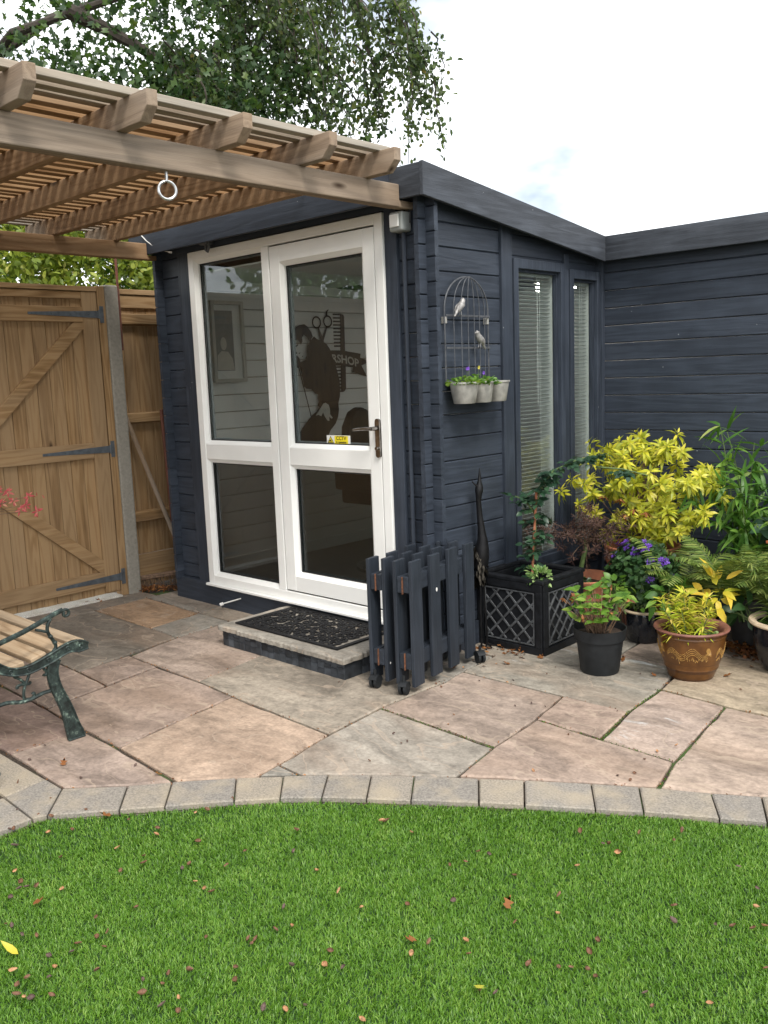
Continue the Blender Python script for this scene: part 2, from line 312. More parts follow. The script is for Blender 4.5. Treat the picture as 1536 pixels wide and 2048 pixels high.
def m_wood(name, axis, c_lo, c_mid, c_hi, rough=0.75, knots=0.6, grey=None, greyamt=0.4, contrast=1.0, exposed=None):
    m, nt, bs, _ = newmat(name)
    s1 = [9.0, 9.0, 9.0]; s1[axis] = 0.75
    st = [1.0, 1.0, 1.0]; st[axis] = 0.03
    p, raw, oi, g = obj_pos(nt, s1)
    fine = nd(nt, 'ShaderNodeMapping', Vector=raw); fine.inputs['Scale'].default_value = st
    # growth rings: bands bent by noise
    dn = nd(nt, 'ShaderNodeTexNoise', Vector=p, Scale=1.0, Detail=2.0)
    rings = math_n(nt, 'MULTIPLY', dn.outputs['Fac'], 55.0)
    rings = math_n(nt, 'SINE', rings)
    rings = math_n(nt, 'MULTIPLY_ADD', rings, 0.5); rings.node.inputs[2].default_value = 0.5
    gn = nd(nt, 'ShaderNodeTexNoise', Vector=fine.outputs[0], Scale=260.0, Detail=3.0)
    big = nd(nt, 'ShaderNodeTexNoise', Vector=raw, Scale=2.2, Detail=4.0)
    f = math_n(nt, 'MULTIPLY', rings, 0.22 * contrast)
    f = math_n(nt, 'ADD', f, math_n(nt, 'MULTIPLY', gn.outputs['Fac'], 0.34 * contrast))
    f = math_n(nt, 'ADD', f, math_n(nt, 'MULTIPLY', big.outputs['Fac'], 0.55))
    f = math_n(nt, 'ADD', f, math_n(nt, 'MULTIPLY', oi.outputs['Random'], 0.22))
    col = ramp(nt, f, [(0.30, c_lo), (0.56, c_mid), (0.90, c_hi)])
    if grey is not None:
        wn_ = nd(nt, 'ShaderNodeTexNoise', Vector=p, Scale=0.6, Detail=5.0)
        gf = ramp(nt, wn_.outputs['Fac'], [(0.38, 0.0), (0.66, 1.0)])
        if exposed is not None:          # rain-weathered outer edges of the pergola, sheltered timber further in stays brown
            sx = nd(nt, 'ShaderNodeSeparateXYZ'); nt.links.new(g.outputs['Position'], sx.inputs[0])
            e1 = nd(nt, 'ShaderNodeMapRange', Value=sx.outputs['X']); e1.inputs['From Min'].default_value = -3.16; e1.inputs['From Max'].default_value = -2.98
            e2 = nd(nt, 'ShaderNodeMapRange', Value=sx.outputs['X']); e2.inputs['From Min'].default_value = -5.22; e2.inputs['From Max'].default_value = -5.34
            ex = math_n(nt, 'MAXIMUM', e1.outputs[0], e2.outputs[0])
            ex = math_n(nt, 'MULTIPLY', ex, math_n(nt, 'MULTIPLY_ADD', gf, 0.45)); ex.node.inputs[1].default_value = 0.85
            col = mixc(nt, math_n(nt, 'MULTIPLY', ex, exposed, True), col, mixc(nt, 1.0, grey, ramp(nt, f, [(0.3, 0.72), (0.9, 1.25)]), 'MULTIPLY'))
        else:
            col = mixc(nt, math_n(nt, 'MULTIPLY', gf, greyamt), col, grey)
    if knots > 0:
        ks = [7.0, 7.0, 7.0]; ks[axis] = 2.2
        km = nd(nt, 'ShaderNodeMapping', Vector=raw); km.inputs['Scale'].default_value = ks
        vo = nd(nt, 'ShaderNodeTexVoronoi', Vector=km.outputs[0], Scale=1.0)
        kf = ramp(nt, vo.outputs['Distance'], [(0.05, 1.0), (0.13, 0.0)])
        wsel = nd(nt, 'ShaderNodeTexWhiteNoise', Vector=vo.outputs['Position'])
        kf = math_n(nt, 'MULTIPLY', kf, math_n(nt, 'GREATER_THAN', wsel.outputs['Value'], 0.45))
        col = mixc(nt, math_n(nt, 'MULTIPLY', kf, knots), col, np.array(c_lo) * 0.35)
    nt.links.new(col, bs.inputs['Base Color'])
    bs.inputs['Roughness'].default_value = rough
    bs.inputs['Specular IOR Level'].default_value = 0.3
    bump(nt, bs, math_n(nt, 'ADD', math_n(nt, 'MULTIPLY', rings, 0.4), gn.outputs['Fac']), 0.35, 0.003)
    return m

def m_paint(name, axis, col, rough=0.5, wear=0.5, var=0.34):
    m, nt, bs, _ = newmat(name)
    s1 = [11.0, 11.0, 11.0]; s1[axis] = 0.9
    st = [1.0, 1.0, 1.0]; st[axis] = 0.035
    p, raw, oi, g = obj_pos(nt, s1)
    fine = nd(nt, 'ShaderNodeMapping', Vector=raw); fine.inputs['Scale'].default_value = st
    dn = nd(nt, 'ShaderNodeTexNoise', Vector=p, Scale=1.0, Detail=2.0)
    rings = math_n(nt, 'SINE', math_n(nt, 'MULTIPLY', dn.outputs['Fac'], 42.0))
    gn = nd(nt, 'ShaderNodeTexNoise', Vector=fine.outputs[0], Scale=240.0, Detail=3.0)
    big = nd(nt, 'ShaderNodeTexNoise', Vector=raw, Scale=3.0, Detail=6.0, Roughness=0.65)
    f = math_n(nt, 'MULTIPLY_ADD', rings, 0.07); f.node.inputs[2].default_value = 0.0
    f = math_n(nt, 'ADD', f, math_n(nt, 'MULTIPLY', gn.outputs['Fac'], 0.35))
    f = math_n(nt, 'ADD', f, math_n(nt, 'MULTIPLY', big.outputs['Fac'], 0.6))
    f = math_n(nt, 'ADD', f, math_n(nt, 'MULTIPLY', oi.outputs['Random'], 0.12))
    c = np.array(col)
    base = ramp(nt, f, [(0.30, c * (1 - var)), (0.55, c), (0.85, c * (1 + var * 1.6))])
    # chalky scuffs and small white flecks
    sc = nd(nt, 'ShaderNodeTexNoise', Vector=p, Scale=0.55, Detail=7.0, Roughness=0.7)
    sf = ramp(nt, sc.outputs['Fac'], [(0.56, 0.0), (0.72, 1.0)])
    base = mixc(nt, math_n(nt, 'MULTIPLY', sf, 0.45 * wear), base, c * 2.1 + 0.02)
    ks = [6.0, 6.0, 6.0]; ks[axis] = 2.0
    km = nd(nt, 'ShaderNodeMapping', Vector=raw); km.inputs['Scale'].default_value = ks
    kv = nd(nt, 'ShaderNodeTexVoronoi', Vector=km.outputs[0], Scale=1.0)
    kw = nd(nt, 'ShaderNodeTexWhiteNoise', Vector=kv.outputs['Position'])
    kf = math_n(nt, 'MULTIPLY', ramp(nt, kv.outputs['Distance'], [(0.06, 1.0), (0.16, 0.0)]), math_n(nt, 'GREATER_THAN', kw.outputs['Value'], 0.6))
    base = mixc(nt, math_n(nt, 'MULTIPLY', kf, 0.5), base, c * 1.9)
    vo = nd(nt, 'ShaderNodeTexVoronoi', Vector=raw, Scale=17.0)
    ws = nd(nt, 'ShaderNodeTexWhiteNoise', Vector=vo.outputs['Position'])
    fk = math_n(nt, 'MULTIPLY', math_n(nt, 'LESS_THAN', vo.outputs['Distance'], 0.055), math_n(nt, 'GREATER_THAN', ws.outputs['Value'], 0.90))
    base = mixc(nt, math_n(nt, 'MULTIPLY', fk, 0.8 * wear), base, (0.45, 0.47, 0.48))
    nt.links.new(base, bs.inputs['Base Color'])
    rr = ramp(nt, big.outputs['Fac'], [(0.3, rough - 0.1), (0.7, rough + 0.12)])
    nt.links.new(rr, bs.inputs['Roughness'])
    bs.inputs['Specular IOR Level'].default_value = 0.22
    bump(nt, bs, math_n(nt, 'ADD', gn.outputs['Fac'], math_n(nt, 'MULTIPLY', rings, 0.25)), 0.28, 0.003)
    return m

def m_leaf(name, stops, rough=0.45, transl=0.3, spec=0.4):
    m, nt, bs, out = newmat(name)
    g = nt.nodes.new('ShaderNodeNewGeometry')
    n = nd(nt, 'ShaderNodeTexNoise', Vector=g.outputs['Position'], Scale=7.0, Detail=2.0)
    f = math_n(nt, 'ADD', math_n(nt, 'MULTIPLY', g.outputs['Random Per Island'], 0.75), math_n(nt, 'MULTIPLY_ADD', n.outputs['Fac'], 0.6))
    f.node.inputs[1].default_value = 0.0
    fn = math_n(nt, 'MULTIPLY', n.outputs['Fac'], 0.5)
    f = math_n(nt, 'ADD', math_n(nt, 'MULTIPLY', g.outputs['Random Per Island'], 0.75), math_n(nt, 'SUBTRACT', fn, 0.12))
    col = ramp(nt, f, stops)
    nt.links.new(col, bs.inputs['Base Color']); bs.inputs['Roughness'].default_value = rough
    bs.inputs['Specular IOR Level'].default_value = spec
    tr = nt.nodes.new('ShaderNodeBsdfTranslucent')
    nt.links.new(mixc(nt, 1.0, col, (1.25, 1.3, 0.7), 'MULTIPLY'), tr.inputs['Color'])
    mx = nt.nodes.new('ShaderNodeMixShader'); mx.inputs[0].default_value = transl
    nt.links.new(bs.outputs[0], mx.inputs[1]); nt.links.new(tr.outputs[0], mx.inputs[2]); nt.links.new(mx.outputs[0], out.inputs[0])
    return m

def m_glass(name, tint=(0.9, 0.93, 0.92), gain=1.25, base=0.0, rough=0.0, bumpy=0.0):
    m, nt, bs, out = newmat(name); nt.nodes.remove(bs)
    t = nd(nt, 'ShaderNodeBsdfTransparent'); t.inputs[0].default_value = (*tint, 1)
    g = nd(nt, 'ShaderNodeBsdfGlossy', Roughness=rough); g.inputs['Color'].default_value = (0.95, 0.97, 1, 1)
    lw = nd(nt, 'ShaderNodeLayerWeight', Blend=0.5)
    f5 = math_n(nt, 'POWER', lw.outputs['Facing'], 5.0)
    f = math_n(nt, 'MULTIPLY_ADD', f5, 0.95, True); f.node.inputs[2].default_value = 0.04
    f = math_n(nt, 'MULTIPLY_ADD', f, gain, True); f.node.inputs[2].default_value = base
    if bumpy:
        geo = nt.nodes.new('ShaderNodeNewGeometry')
        n = nd(nt, 'ShaderNodeTexNoise', Vector=geo.outputs['Position'], Scale=150.0, Detail=2.0)
        b = nd(nt, 'ShaderNodeBump', Height=n.outputs['Fac'], Strength=bumpy, Distance=0.002)
        nt.links.new(b.outputs[0], g.inputs['Normal'])
    mx = nt.nodes.new('ShaderNodeMixShader')
    nt.links.new(f, mx.inputs[0]); nt.links.new(t.outputs[0], mx.inputs[1]); nt.links.new(g.outputs[0], mx.inputs[2]); nt.links.new(mx.outputs[0], out.inputs[0])
    return m

NAVY = (0.036, 0.0445, 0.060)
M = {}
for _a, _n in enumerate('xyz'):
    M['paint_' + _n] = m_paint('navy_paint_' + _n, _a, NAVY, 0.5, 0.8)
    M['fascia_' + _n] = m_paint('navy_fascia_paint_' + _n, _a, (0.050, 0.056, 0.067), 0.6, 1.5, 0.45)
    M['gate_' + _n] = m_wood('treated_pine_' + _n, _a, (0.105, 0.052, 0.021), (0.265, 0.155, 0.066), (0.38, 0.245, 0.122), 0.75, 1.0, (0.25, 0.18, 0.112), 0.4, 1.35)
    M['perg_' + _n] = m_wood('weathered_pergola_pine_' + _n, _a, (0.105, 0.056, 0.027), (0.215, 0.125, 0.062), (0.30, 0.19, 0.105), 0.8, 0.95, (0.245, 0.208, 0.168), 0.75, 1.3, 0.85)
M['slat'] = m_wood('weathered_slat_pine', 1, (0.14, 0.07, 0.028), (0.25, 0.142, 0.064), (0.33, 0.205, 0.105), 0.85, 0.2, (0.31, 0.29, 0.25), 0.9, 1.0, 1.0)
M['bench_wood'] = m_wood('bench_oak', 0, (0.15, 0.09, 0.046), (0.30, 0.205, 0.12), (0.42, 0.31, 0.20), 0.75, 0.1, (0.29, 0.245, 0.185), 0.5, 1.4)
M['picket_z'] = m_paint('picket_paint_z', 2, (0.027, 0.033, 0.043), 0.5, 0.5)
M['picket_y'] = m_paint('picket_paint_y', 1, (0.027, 0.033, 0.043), 0.5, 0.5)
M['rust'] = m_plain('rusty_hinge', (0.13, 0.052, 0.025), 0.85, 0.0, 0.6, 90)
M['upvc'] = m_plain('white_upvc', (0.87, 0.87, 0.84), 0.32, 0, 0.03, 6)
M['gasket'] = m_plain('black_gasket', (0.012, 0.012, 0.013), 0.6, 0, 0.2)
M['spacer'] = m_plain('grey_spacer', (0.20, 0.22, 0.23), 0.4, 0, 0.1)
M['glass'] = m_glass('clear_glass')
M['glass_dim'] = m_glass('lower_glass', (0.55, 0.56, 0.55), 1.3, 0.0)
M['glass_fr'] = m_glass('frosted_glass', (0.46, 0.50, 0.49), 1.6, 0.01, 0.16, 0.5)
M['chrome'] = m_plain('worn_chrome', (0.34, 0.32, 0.30), 0.22, 1.0, 0.4, 40)
M['steel'] = m_plain('galvanised_steel', (0.55, 0.56, 0.56), 0.35, 1.0, 0.2, 60)
M['hinge'] = m_plain('galvanised_hinge', (0.10, 0.115, 0.13), 0.55, 0.35, 0.25, 30)
M['concrete'] = m_plain('concrete_post', (0.27, 0.25, 0.21), 0.9, 0, 0.14, 60, 0.5)
M['int_wall'] = m_plain('interior_white_boards', (0.74, 0.745, 0.74), 0.6, 0, 0.04, 5)
M['int_floor'] = m_wood('interior_floor', 0, (0.10, 0.075, 0.05), (0.17, 0.13, 0.09), (0.23, 0.18, 0.13), 0.35, 0.2)
M['ink'] = m_plain('black_vinyl', (0.014, 0.013, 0.013), 0.5, 0, 0.2)
M['ink_navy'] = m_plain('navy_vinyl', (0.018, 0.02, 0.028), 0.5, 0, 0.2)
M['vinyl_grey'] = m_plain('pale_lettering', (0.5, 0.49, 0.46), 0.5, 0, 0.05)
M['slate'] = m_plain('slate_tile', (0.042, 0.048, 0.056), 0.6, 0, 0.45, 22, 0.4, 0.3, 0.45)
M['rubber'] = m_plain('black_rubber', (0.010, 0.010, 0.011), 0.6, 0, 0.3, 40, 0, 0.25)
M['plastic'] = m_plain('black_plastic_pot', (0.016, 0.018, 0.020), 0.55, 0, 0.2, 25, 0, 0.25)
M['faux_lead'] = m_plain('faux_lead', (0.009, 0.010, 0.012), 0.5, 0, 0.5, 26, 0, 0.25)
M['faux_lead_hi'] = m_plain('faux_lead_worn', (0.062, 0.066, 0.070), 0.45, 0, 0.5, 30)
M['terracotta'] = m_plain('terracotta', (0.42, 0.16, 0.085), 0.8, 0, 0.28, 14)
M['glaze_black'] = m_plain('black_glaze', (0.012, 0.013, 0.017), 0.1, 0, 0.3, 10)
M['cream_rim'] = m_plain('cream_glaze', (0.55, 0.43, 0.30), 0.35, 0, 0.2, 20)
M['zinc'] = m_plain('zinc_pot', (0.40, 0.39, 0.36), 0.6, 0.25, 0.28, 22)
M['soil'] = m_plain('soil', (0.035, 0.022, 0.014), 0.95, 0, 0.5, 80, 0.9)
M['iron_dark'] = m_plain('dark_iron', (0.012, 0.012, 0.013), 0.4, 0.3, 0.4, 30, 0, 0.3)
M['wire'] = m_plain('grey_wire', (0.115, 0.12, 0.13), 0.5, 0.5, 0.3, 30)
M['bird'] = m_plain('pewter_bird', (0.28, 0.27, 0.26), 0.5, 0.3, 0.45, 60)
M['grey_box'] = m_plain('grey_switch_box', (0.28, 0.30, 0.29), 0.45, 0, 0.05)
M['white_pl'] = m_plain('white_plastic', (0.75, 0.75, 0.72), 0.4, 0, 0.04)
M['blind'] = m_plain('blind_slat', (0.56, 0.58, 0.58), 0.5, 0, 0.05)
M['bark'] = m_plain('bark', (0.055, 0.045, 0.036), 0.95, 0, 0.4, 25, 1.0)
M['stem_brown'] = m_plain('brown_stem', (0.17, 0.105, 0.065), 0.8, 0, 0.5, 60)
M['stem_green'] = m_plain('green_stem', (0.10, 0.15, 0.045), 0.7, 0, 0.3, 60)
M['broom'] = m_plain('broom_handle', (0.14, 0.045, 0.025), 0.6, 0, 0.3, 20)
M['bristle'] = m_plain('bristle', (0.13, 0.085, 0.055), 0.9, 0, 0.5, 80)
M['yellow'] = m_plain('yellow_sticker', (0.80, 0.66, 0.02), 0.4, 0, 0.03)

# verdigris cast iron
def _iron():
    m, nt, bs, _ = newmat('verdigris_iron')
    p, raw, oi, g = obj_pos(nt)
    n = nd(nt, 'ShaderNodeTexNoise', Vector=raw, Scale=38.0, Detail=5.0, Roughness=0.65)
    nt.links.new(ramp(nt, n.outputs['Fac'], [(0.38, (0.012, 0.018, 0.017)), (0.58, (0.035, 0.055, 0.05)), (0.72, (0.20, 0.27, 0.22))]), bs.inputs['Base Color'])
    bs.inputs['Roughness'].default_value = 0.45; bs.inputs['Metallic'].default_value = 0.3
    bump(nt, bs, n.outputs['Fac'], 0.3, 0.002); return m
M['iron'] = _iron()

def m_stone(name, scuff=0.0):
    m, nt, bs, _ = newmat(name)
    p, raw, oi, g = obj_pos(nt)
    warp = nd(nt, 'ShaderNodeTexNoise', Vector=raw, Scale=1.6, Detail=3.0)
    st = nd(nt, 'ShaderNodeMapping', Vector=raw); st.inputs['Scale'].default_value = (1.0, 2.6, 1.0); st.inputs['Rotation'].default_value = (0, 0, 0.5)
    v2 = nd(nt, 'ShaderNodeVectorMath', {'operation': 'MULTIPLY_ADD'})
    nt.links.new(warp.outputs['Color'], v2.inputs[0]); v2.inputs[1].default_value = (0.9, 0.9, 0.9); nt.links.new(st.outputs[0], v2.inputs[2])
    big = nd(nt, 'ShaderNodeTexNoise', Vector=v2.outputs[0], Scale=2.4, Detail=8.0, Roughness=0.62)
    fin = nd(nt, 'ShaderNodeTexNoise', Vector=raw, Scale=70.0, Detail=4.0)
    rip = nd(nt, 'ShaderNodeTexNoise', Vector=v2.outputs[0], Scale=1.3, Detail=3.0)
    terr = math_n(nt, 'FRACT', math_n(nt, 'MULTIPLY', rip.outputs['Fac'], 6.5))     # riven terraces
    fade = ramp(nt, big.outputs['Fac'], [(0.30, 0.62), (0.5, 0.98), (0.70, 1.30)])
    col = mixc(nt, 1.0, oi.outputs['Color'], fade, 'MULTIPLY')
    col = mixc(nt, 1.0, col, ramp(nt, fin.outputs['Fac'], [(0.3, 0.82), (0.7, 1.16)]), 'MULTIPLY')
    rust = nd(nt, 'ShaderNodeTexNoise', Vector=v2.outputs[0], Scale=1.1, Detail=4.0)
    col = mixc(nt, ramp(nt, rust.outputs['Fac'], [(0.48, 0.0), (0.72, 0.42)]), col, (0.31, 0.215, 0.15))
    med = nd(nt, 'ShaderNodeTexNoise', Vector=raw, Scale=19.0, Detail=6.0, Roughness=0.7)
    col = mixc(nt, 1.0, col, ramp(nt, med.outputs['Fac'], [(0.32, 0.74), (0.5, 1.0), (0.7, 1.16)]), 'MULTIPLY')
    edge = ramp(nt, terr, [(0.0, 1.0), (0.10, 0.0)])
    col = mixc(nt, math_n(nt, 'MULTIPLY', edge, 0.6), col, (0.43, 0.34, 0.26))
    if scuff > 0:
        s = nd(nt, 'ShaderNodeTexNoise', Vector=v2.outputs[0], Scale=5.0, Detail=9.0, Roughness=0.75)
        s2 = nd(nt, 'ShaderNodeTexNoise', Vector=raw, Scale=2.6, Detail=1.0)
        sf = math_n(nt, 'MULTIPLY', ramp(nt, s.outputs['Fac'], [(0.55, 0.0), (0.63, 1.0)]), ramp(nt, s2.outputs['Fac'], [(0.50, 0.0), (0.62, 1.0)]))
        col = mixc(nt, math_n(nt, 'MULTIPLY', sf, scuff), col, (0.62, 0.62, 0.60))
    nt.links.new(col, bs.inputs['Base Color'])
    nt.links.new(ramp(nt, big.outputs['Fac'], [(0.3, 0.62), (0.7, 0.85)]), bs.inputs['Roughness'])
    bs.inputs['Specular IOR Level'].default_value = 0.35
    h = math_n(nt, 'ADD', math_n(nt, 'MULTIPLY', terr, 0.9), math_n(nt, 'ADD', big.outputs['Fac'], math_n(nt, 'MULTIPLY', fin.outputs['Fac'], 0.12)))
    bump(nt, bs, h, 1.0, 0.014)
    return m
M['stone'] = m_stone('riven_sandstone')
M['stone_scuff'] = m_stone('riven_sandstone_scuffed', 0.8)

def _block():
    m, nt, bs, _ = newmat('concrete_block')
    p, raw, oi, g = obj_pos(nt)
    fin = nd(nt, 'ShaderNodeTexNoise', Vector=raw, Scale=130.0, Detail=4.0, Roughness=0.7)
    mid = nd(nt, 'ShaderNodeTexNoise', Vector=raw, Scale=9.0, Detail=5.0)
    col = mixc(nt, 1.0, oi.outputs['Color'], ramp(nt, fin.outputs['Fac'], [(0.3, 0.55), (0.5, 1.0), (0.72, 1.5)]), 'MULTIPLY')
    col = mixc(nt, ramp(nt, mid.outputs['Fac'], [(0.45, 0.0), (0.7, 0.5)]), col, (0.40, 0.33, 0.23))
    nt.links.new(col, bs.inputs['Base Color']); bs.inputs['Roughness'].default_value = 0.9
    bump(nt, bs, fin.outputs['Fac'], 0.5, 0.002); return m
M['block'] = _block()

def _joint():
    m, nt, bs, _ = newmat('joint_soil')
    g = nt.nodes.new('ShaderNodeNewGeometry')
    n = nd(nt, 'ShaderNodeTexNoise', Vector=g.outputs['Position'], Scale=4.0, Detail=4.0)
    f = nd(nt, 'ShaderNodeTexNoise', Vector=g.outputs['Position'], Scale=120.0, Detail=3.0)
    d = ramp(nt, f.outputs['Fac'], [(0.35, (0.018, 0.013, 0.009)), (0.65, (0.075, 0.055, 0.038))])
    c = mixc(nt, ramp(nt, n.outputs['Fac'], [(0.52, 0.0), (0.62, 1.0)]), d, (0.05, 0.09, 0.018))
    nt.links.new(c, bs.inputs['Base Color']); bs.inputs['Roughness'].default_value = 0.95
    bump(nt, bs, f.outputs['Fac'], 0.9, 0.006); return m
M['joint'] = _joint()
M['ground'] = m_plain('garden_soil', (0.10, 0.085, 0.06), 0.95, 0, 0.4, 3)
M['turf_base'] = m_plain('turf_backing', (0.022, 0.06, 0.012), 0.95, 0, 0.4, 60)
M['grass'] = m_leaf('artificial_grass', [(0.02, (0.044, 0.118, 0.009)), (0.35, (0.078, 0.185, 0.014)), (0.7, (0.118, 0.250, 0.022)), (0.98, (0.23, 0.36, 0.065))], 0.42, 0.2, 0.35)

LEAF = {
 'tree_big': m_leaf('sycamore_leaf', [(0.0, (0.020, 0.045, 0.018)), (0.5, (0.038, 0.080, 0.026)), (0.85, (0.085, 0.145, 0.036)), (1.0, (0.14, 0.18, 0.04))], 0.45, 0.35),
 'tree_fine': m_leaf('beech_leaf', [(0.0, (0.036, 0.060, 0.030)), (0.5, (0.072, 0.112, 0.048)), (0.86, (0.14, 0.19, 0.065)), (0.96, (0.20, 0.17, 0.04)), (1.0, (0.34, 0.15, 0.03))], 0.4, 0.42),
 'hedge': m_leaf('hedge_leaf', [(0.0, (0.08, 0.12, 0.02)), (0.45, (0.20, 0.27, 0.04)), (0.8, (0.36, 0.40, 0.07)), (1.0, (0.48, 0.40, 0.16))], 0.45, 0.4),
 'pieris': m_leaf('golden_leaf', [(0.0, (0.15, 0.20, 0.016)), (0.3, (0.33, 0.36, 0.022)), (0.7, (0.56, 0.53, 0.035)), (1.0, (0.72, 0.62, 0.11))], 0.4, 0.25),
 'bamboo': m_leaf('bamboo_leaf', [(0.0, (0.04, 0.11, 0.018)), (0.5, (0.095, 0.22, 0.035)), (0.85, (0.20, 0.34, 0.06)), (1.0, (0.48, 0.42, 0.17))], 0.4, 0.3),
 'dark': m_leaf('dark_green_leaf', [(0.0, (0.012, 0.036, 0.020)), (0.6, (0.026, 0.066, 0.034)), (1.0, (0.055, 0.115, 0.05))], 0.38, 0.15),
 'fresh': m_leaf('fresh_green_leaf', [(0.0, (0.05, 0.12, 0.02)), (0.5, (0.13, 0.26, 0.035)), (1.0, (0.30, 0.40, 0.07))], 0.4, 0.3),
 'pale': m_leaf('pale_variegated_leaf', [(0.0, (0.08, 0.17, 0.05)), (0.5, (0.20, 0.34, 0.10)), (1.0, (0.45, 0.55, 0.25))], 0.45, 0.3),
 'maple_dull': m_leaf('lace_maple_leaf', [(0.0, (0.035, 0.018, 0.017)), (0.5, (0.085, 0.045, 0.038)), (1.0, (0.20, 0.12, 0.085))], 0.55, 0.25),
 'maple_red': m_leaf('red_maple_leaf', [(0.0, (0.36, 0.045, 0.055)), (0.6, (0.58, 0.10, 0.115)), (1.0, (0.66, 0.34, 0.24))], 0.5, 0.3),
 'camp': m_leaf('bellflower_leaf', [(0.0, (0.016, 0.045, 0.016)), (0.6, (0.036, 0.085, 0.026)), (1.0, (0.085, 0.16, 0.05))], 0.4, 0.2),
 'purple': m_leaf('purple_petal', [(0.0, (0.10, 0.03, 0.36)), (1.0, (0.26, 0.12, 0.62))], 0.5, 0.3),
 'lily': m_leaf('yellowing_lily_leaf', [(0.0, (0.20, 0.30, 0.02)), (0.4, (0.44, 0.48, 0.03)), (0.75, (0.62, 0.52, 0.10)), (1.0, (0.52, 0.30, 0.15))], 0.45, 0.25),
 'fern': m_leaf('fern_leaf', [(0.0, (0.05, 0.10, 0.018)), (0.5, (0.13, 0.20, 0.04)), (1.0, (0.32, 0.36, 0.10))], 0.45, 0.25),
 'gold_broad': m_leaf('yellow_broad_leaf', [(0.0, (0.30, 0.36, 0.03)), (0.5, (0.68, 0.54, 0.05)), (1.0, (0.75, 0.42, 0.07))], 0.45, 0.3),
 'dry': m_leaf('dry_leaf', [(0.0, (0.055, 0.020, 0.010)), (0.45, (0.18, 0.065, 0.022)), (0.85, (0.36, 0.16, 0.05)), (1.0, (0.50, 0.27, 0.08))], 0.65, 0.1, 0.25),
 'moss': m_leaf('moss', [(0.0, (0.03, 0.07, 0.012)), (0.6, (0.07, 0.14, 0.02)), (1.0, (0.14, 0.22, 0.04))], 0.8, 0.1, 0.1),
}

# leaf templates: (u along, v across, w up), faces
def _tmpl(sec):
    V = [(0, 0, 0)]; n = len(sec)
    for (u, h) in sec: V += [(u, -h, 0.22 * h), (u, 0, 0), (u, h, 0.22 * h)]
    V.append((1, 0, 0)); tip = len(V) - 1
    Q = []; T = [(0, 2, 1), (0, 3, 2)]
    for i in range(n - 1):
        a = 1 + 3 * i; b = a + 3
        Q += [(a, a + 1, b + 1, b), (a + 1, a + 2, b + 2, b + 1)]
    a = 1 + 3 * (n - 1); T += [(a, a + 1, tip), (a + 1, a + 2, tip)]
    return np.array(V, float), np.array(Q, int).reshape(-1, 4), np.array(T, int)
TM = {'ovate': _tmpl([(0.22, 0.42), (0.5, 0.5), (0.78, 0.28)]),
      'lance': _tmpl([(0.25, 0.42), (0.6, 0.45)]),
      'blade': _tmpl([(0.15, 0.42), (0.45, 0.5), (0.75, 0.32)]),
      'round': _tmpl([(0.15, 0.42), (0.5, 0.55), (0.85, 0.36)]),
      'tiny': (np.array([(0, 0, 0), (0.5, -0.5, 0.1), (1, 0, 0), (0.5, 0.5, 0.1)], float), np.zeros((0, 4), int), np.array([(0, 2, 1), (0, 3, 2)])),
      'star': (np.array([(0, 0, 0), (0.15, -0.42, .05), (0.38, -0.22, 0), (0.62, -0.5, .06), (0.66, -0.17, 0), (1, 0, -.03), (0.66, 0.17, 0), (0.62, 0.5, .06), (0.38, 0.22, 0), (0.15, 0.42, .05)], float),
               np.zeros((0, 4), int), np.array([(0, 2, 1), (2, 4, 3), (0, 4, 2), (4, 5, 6), (0, 6, 4), (0, 8, 6), (6, 8, 7), (0, 9, 8)]))}

class LM:
    """many small leaves gathered into one mesh"""
    def __init__(s): s.V = []; s.Q = []; s.T = []; s.n = 0
    def leaves(s, pos, d, nrm, L, W, curl=0.15, t='ovate'):
        tv, tq, tt = TM[t]
        pos = np.atleast_2d(np.asarray(pos, float)); N = len(pos)
        d = np.broadcast_to(np.asarray(d, float), (N, 3)); nrm = np.broadcast_to(np.asarray(nrm, float), (N, 3))
        L = np.broadcast_to(np.asarray(L, float), (N,)); W = np.broadcast_to(np.asarray(W, float), (N,)); curl = np.broadcast_to(np.asarray(curl, float), (N,))
        d = d / (np.linalg.norm(d, axis=1)[:, None] + 1e-9)
        sd = np.cross(nrm, d); sd /= (np.linalg.norm(sd, axis=1)[:, None] + 1e-9); up = np.cross(d, sd)
        u, v, w = tv[:, 0], tv[:, 1], tv[:, 2]
        ww = w[None, :] * W[:, None] - (u ** 2)[None, :] * (curl * L)[:, None]
        P = pos[:, None, :] + d[:, None, :] * (u[None, :] * L[:, None])[..., None] + sd[:, None, :] * (v[None, :] * W[:, None])[..., None] + up[:, None, :] * ww[..., None]
        k = len(tv); off = s.n + np.arange(N)[:, None, None] * k
        s.V.append(P.reshape(-1, 3))
        if len(tq): s.Q.append((tq[None] + off).reshape(-1, 4))
        if len(tt): s.T.append((tt[None] + off).reshape(-1, 3))
        s.n += N * k; return s
    def build(s, name, mat, parent=None, origin=None, smooth=False, **kw):
        off = worigin(parent) if parent is not None else (np.array(origin, float) if origin is not None else np.zeros(3))
        V = np.concatenate(s.V) - off
        me = np_mesh(name, V, np.concatenate(s.Q) if s.Q else None, np.concatenate(s.T) if s.T else None)
        o = link_mesh(name, me, mat, parent, origin, smooth)
        return setup(o, **kw)

def rdir(n, up=0.0, spread=1.0):
    v = RS.normal(size=(n, 3)) * spread; v[:, 2] += up
    return v / (np.linalg.norm(v, axis=1)[:, None] + 1e-9)

# ------------------------------------------------------------------ the ground, patio, kerb and lawn
mb = MB(); mb.add([(-150, -150, -0.075), (150, -150, -0.075), (150, 150, -0.075), (-150, 150, -0.075)], [(0, 1, 2, 3)])
mb.build('ground', M['ground'], kind='structure')

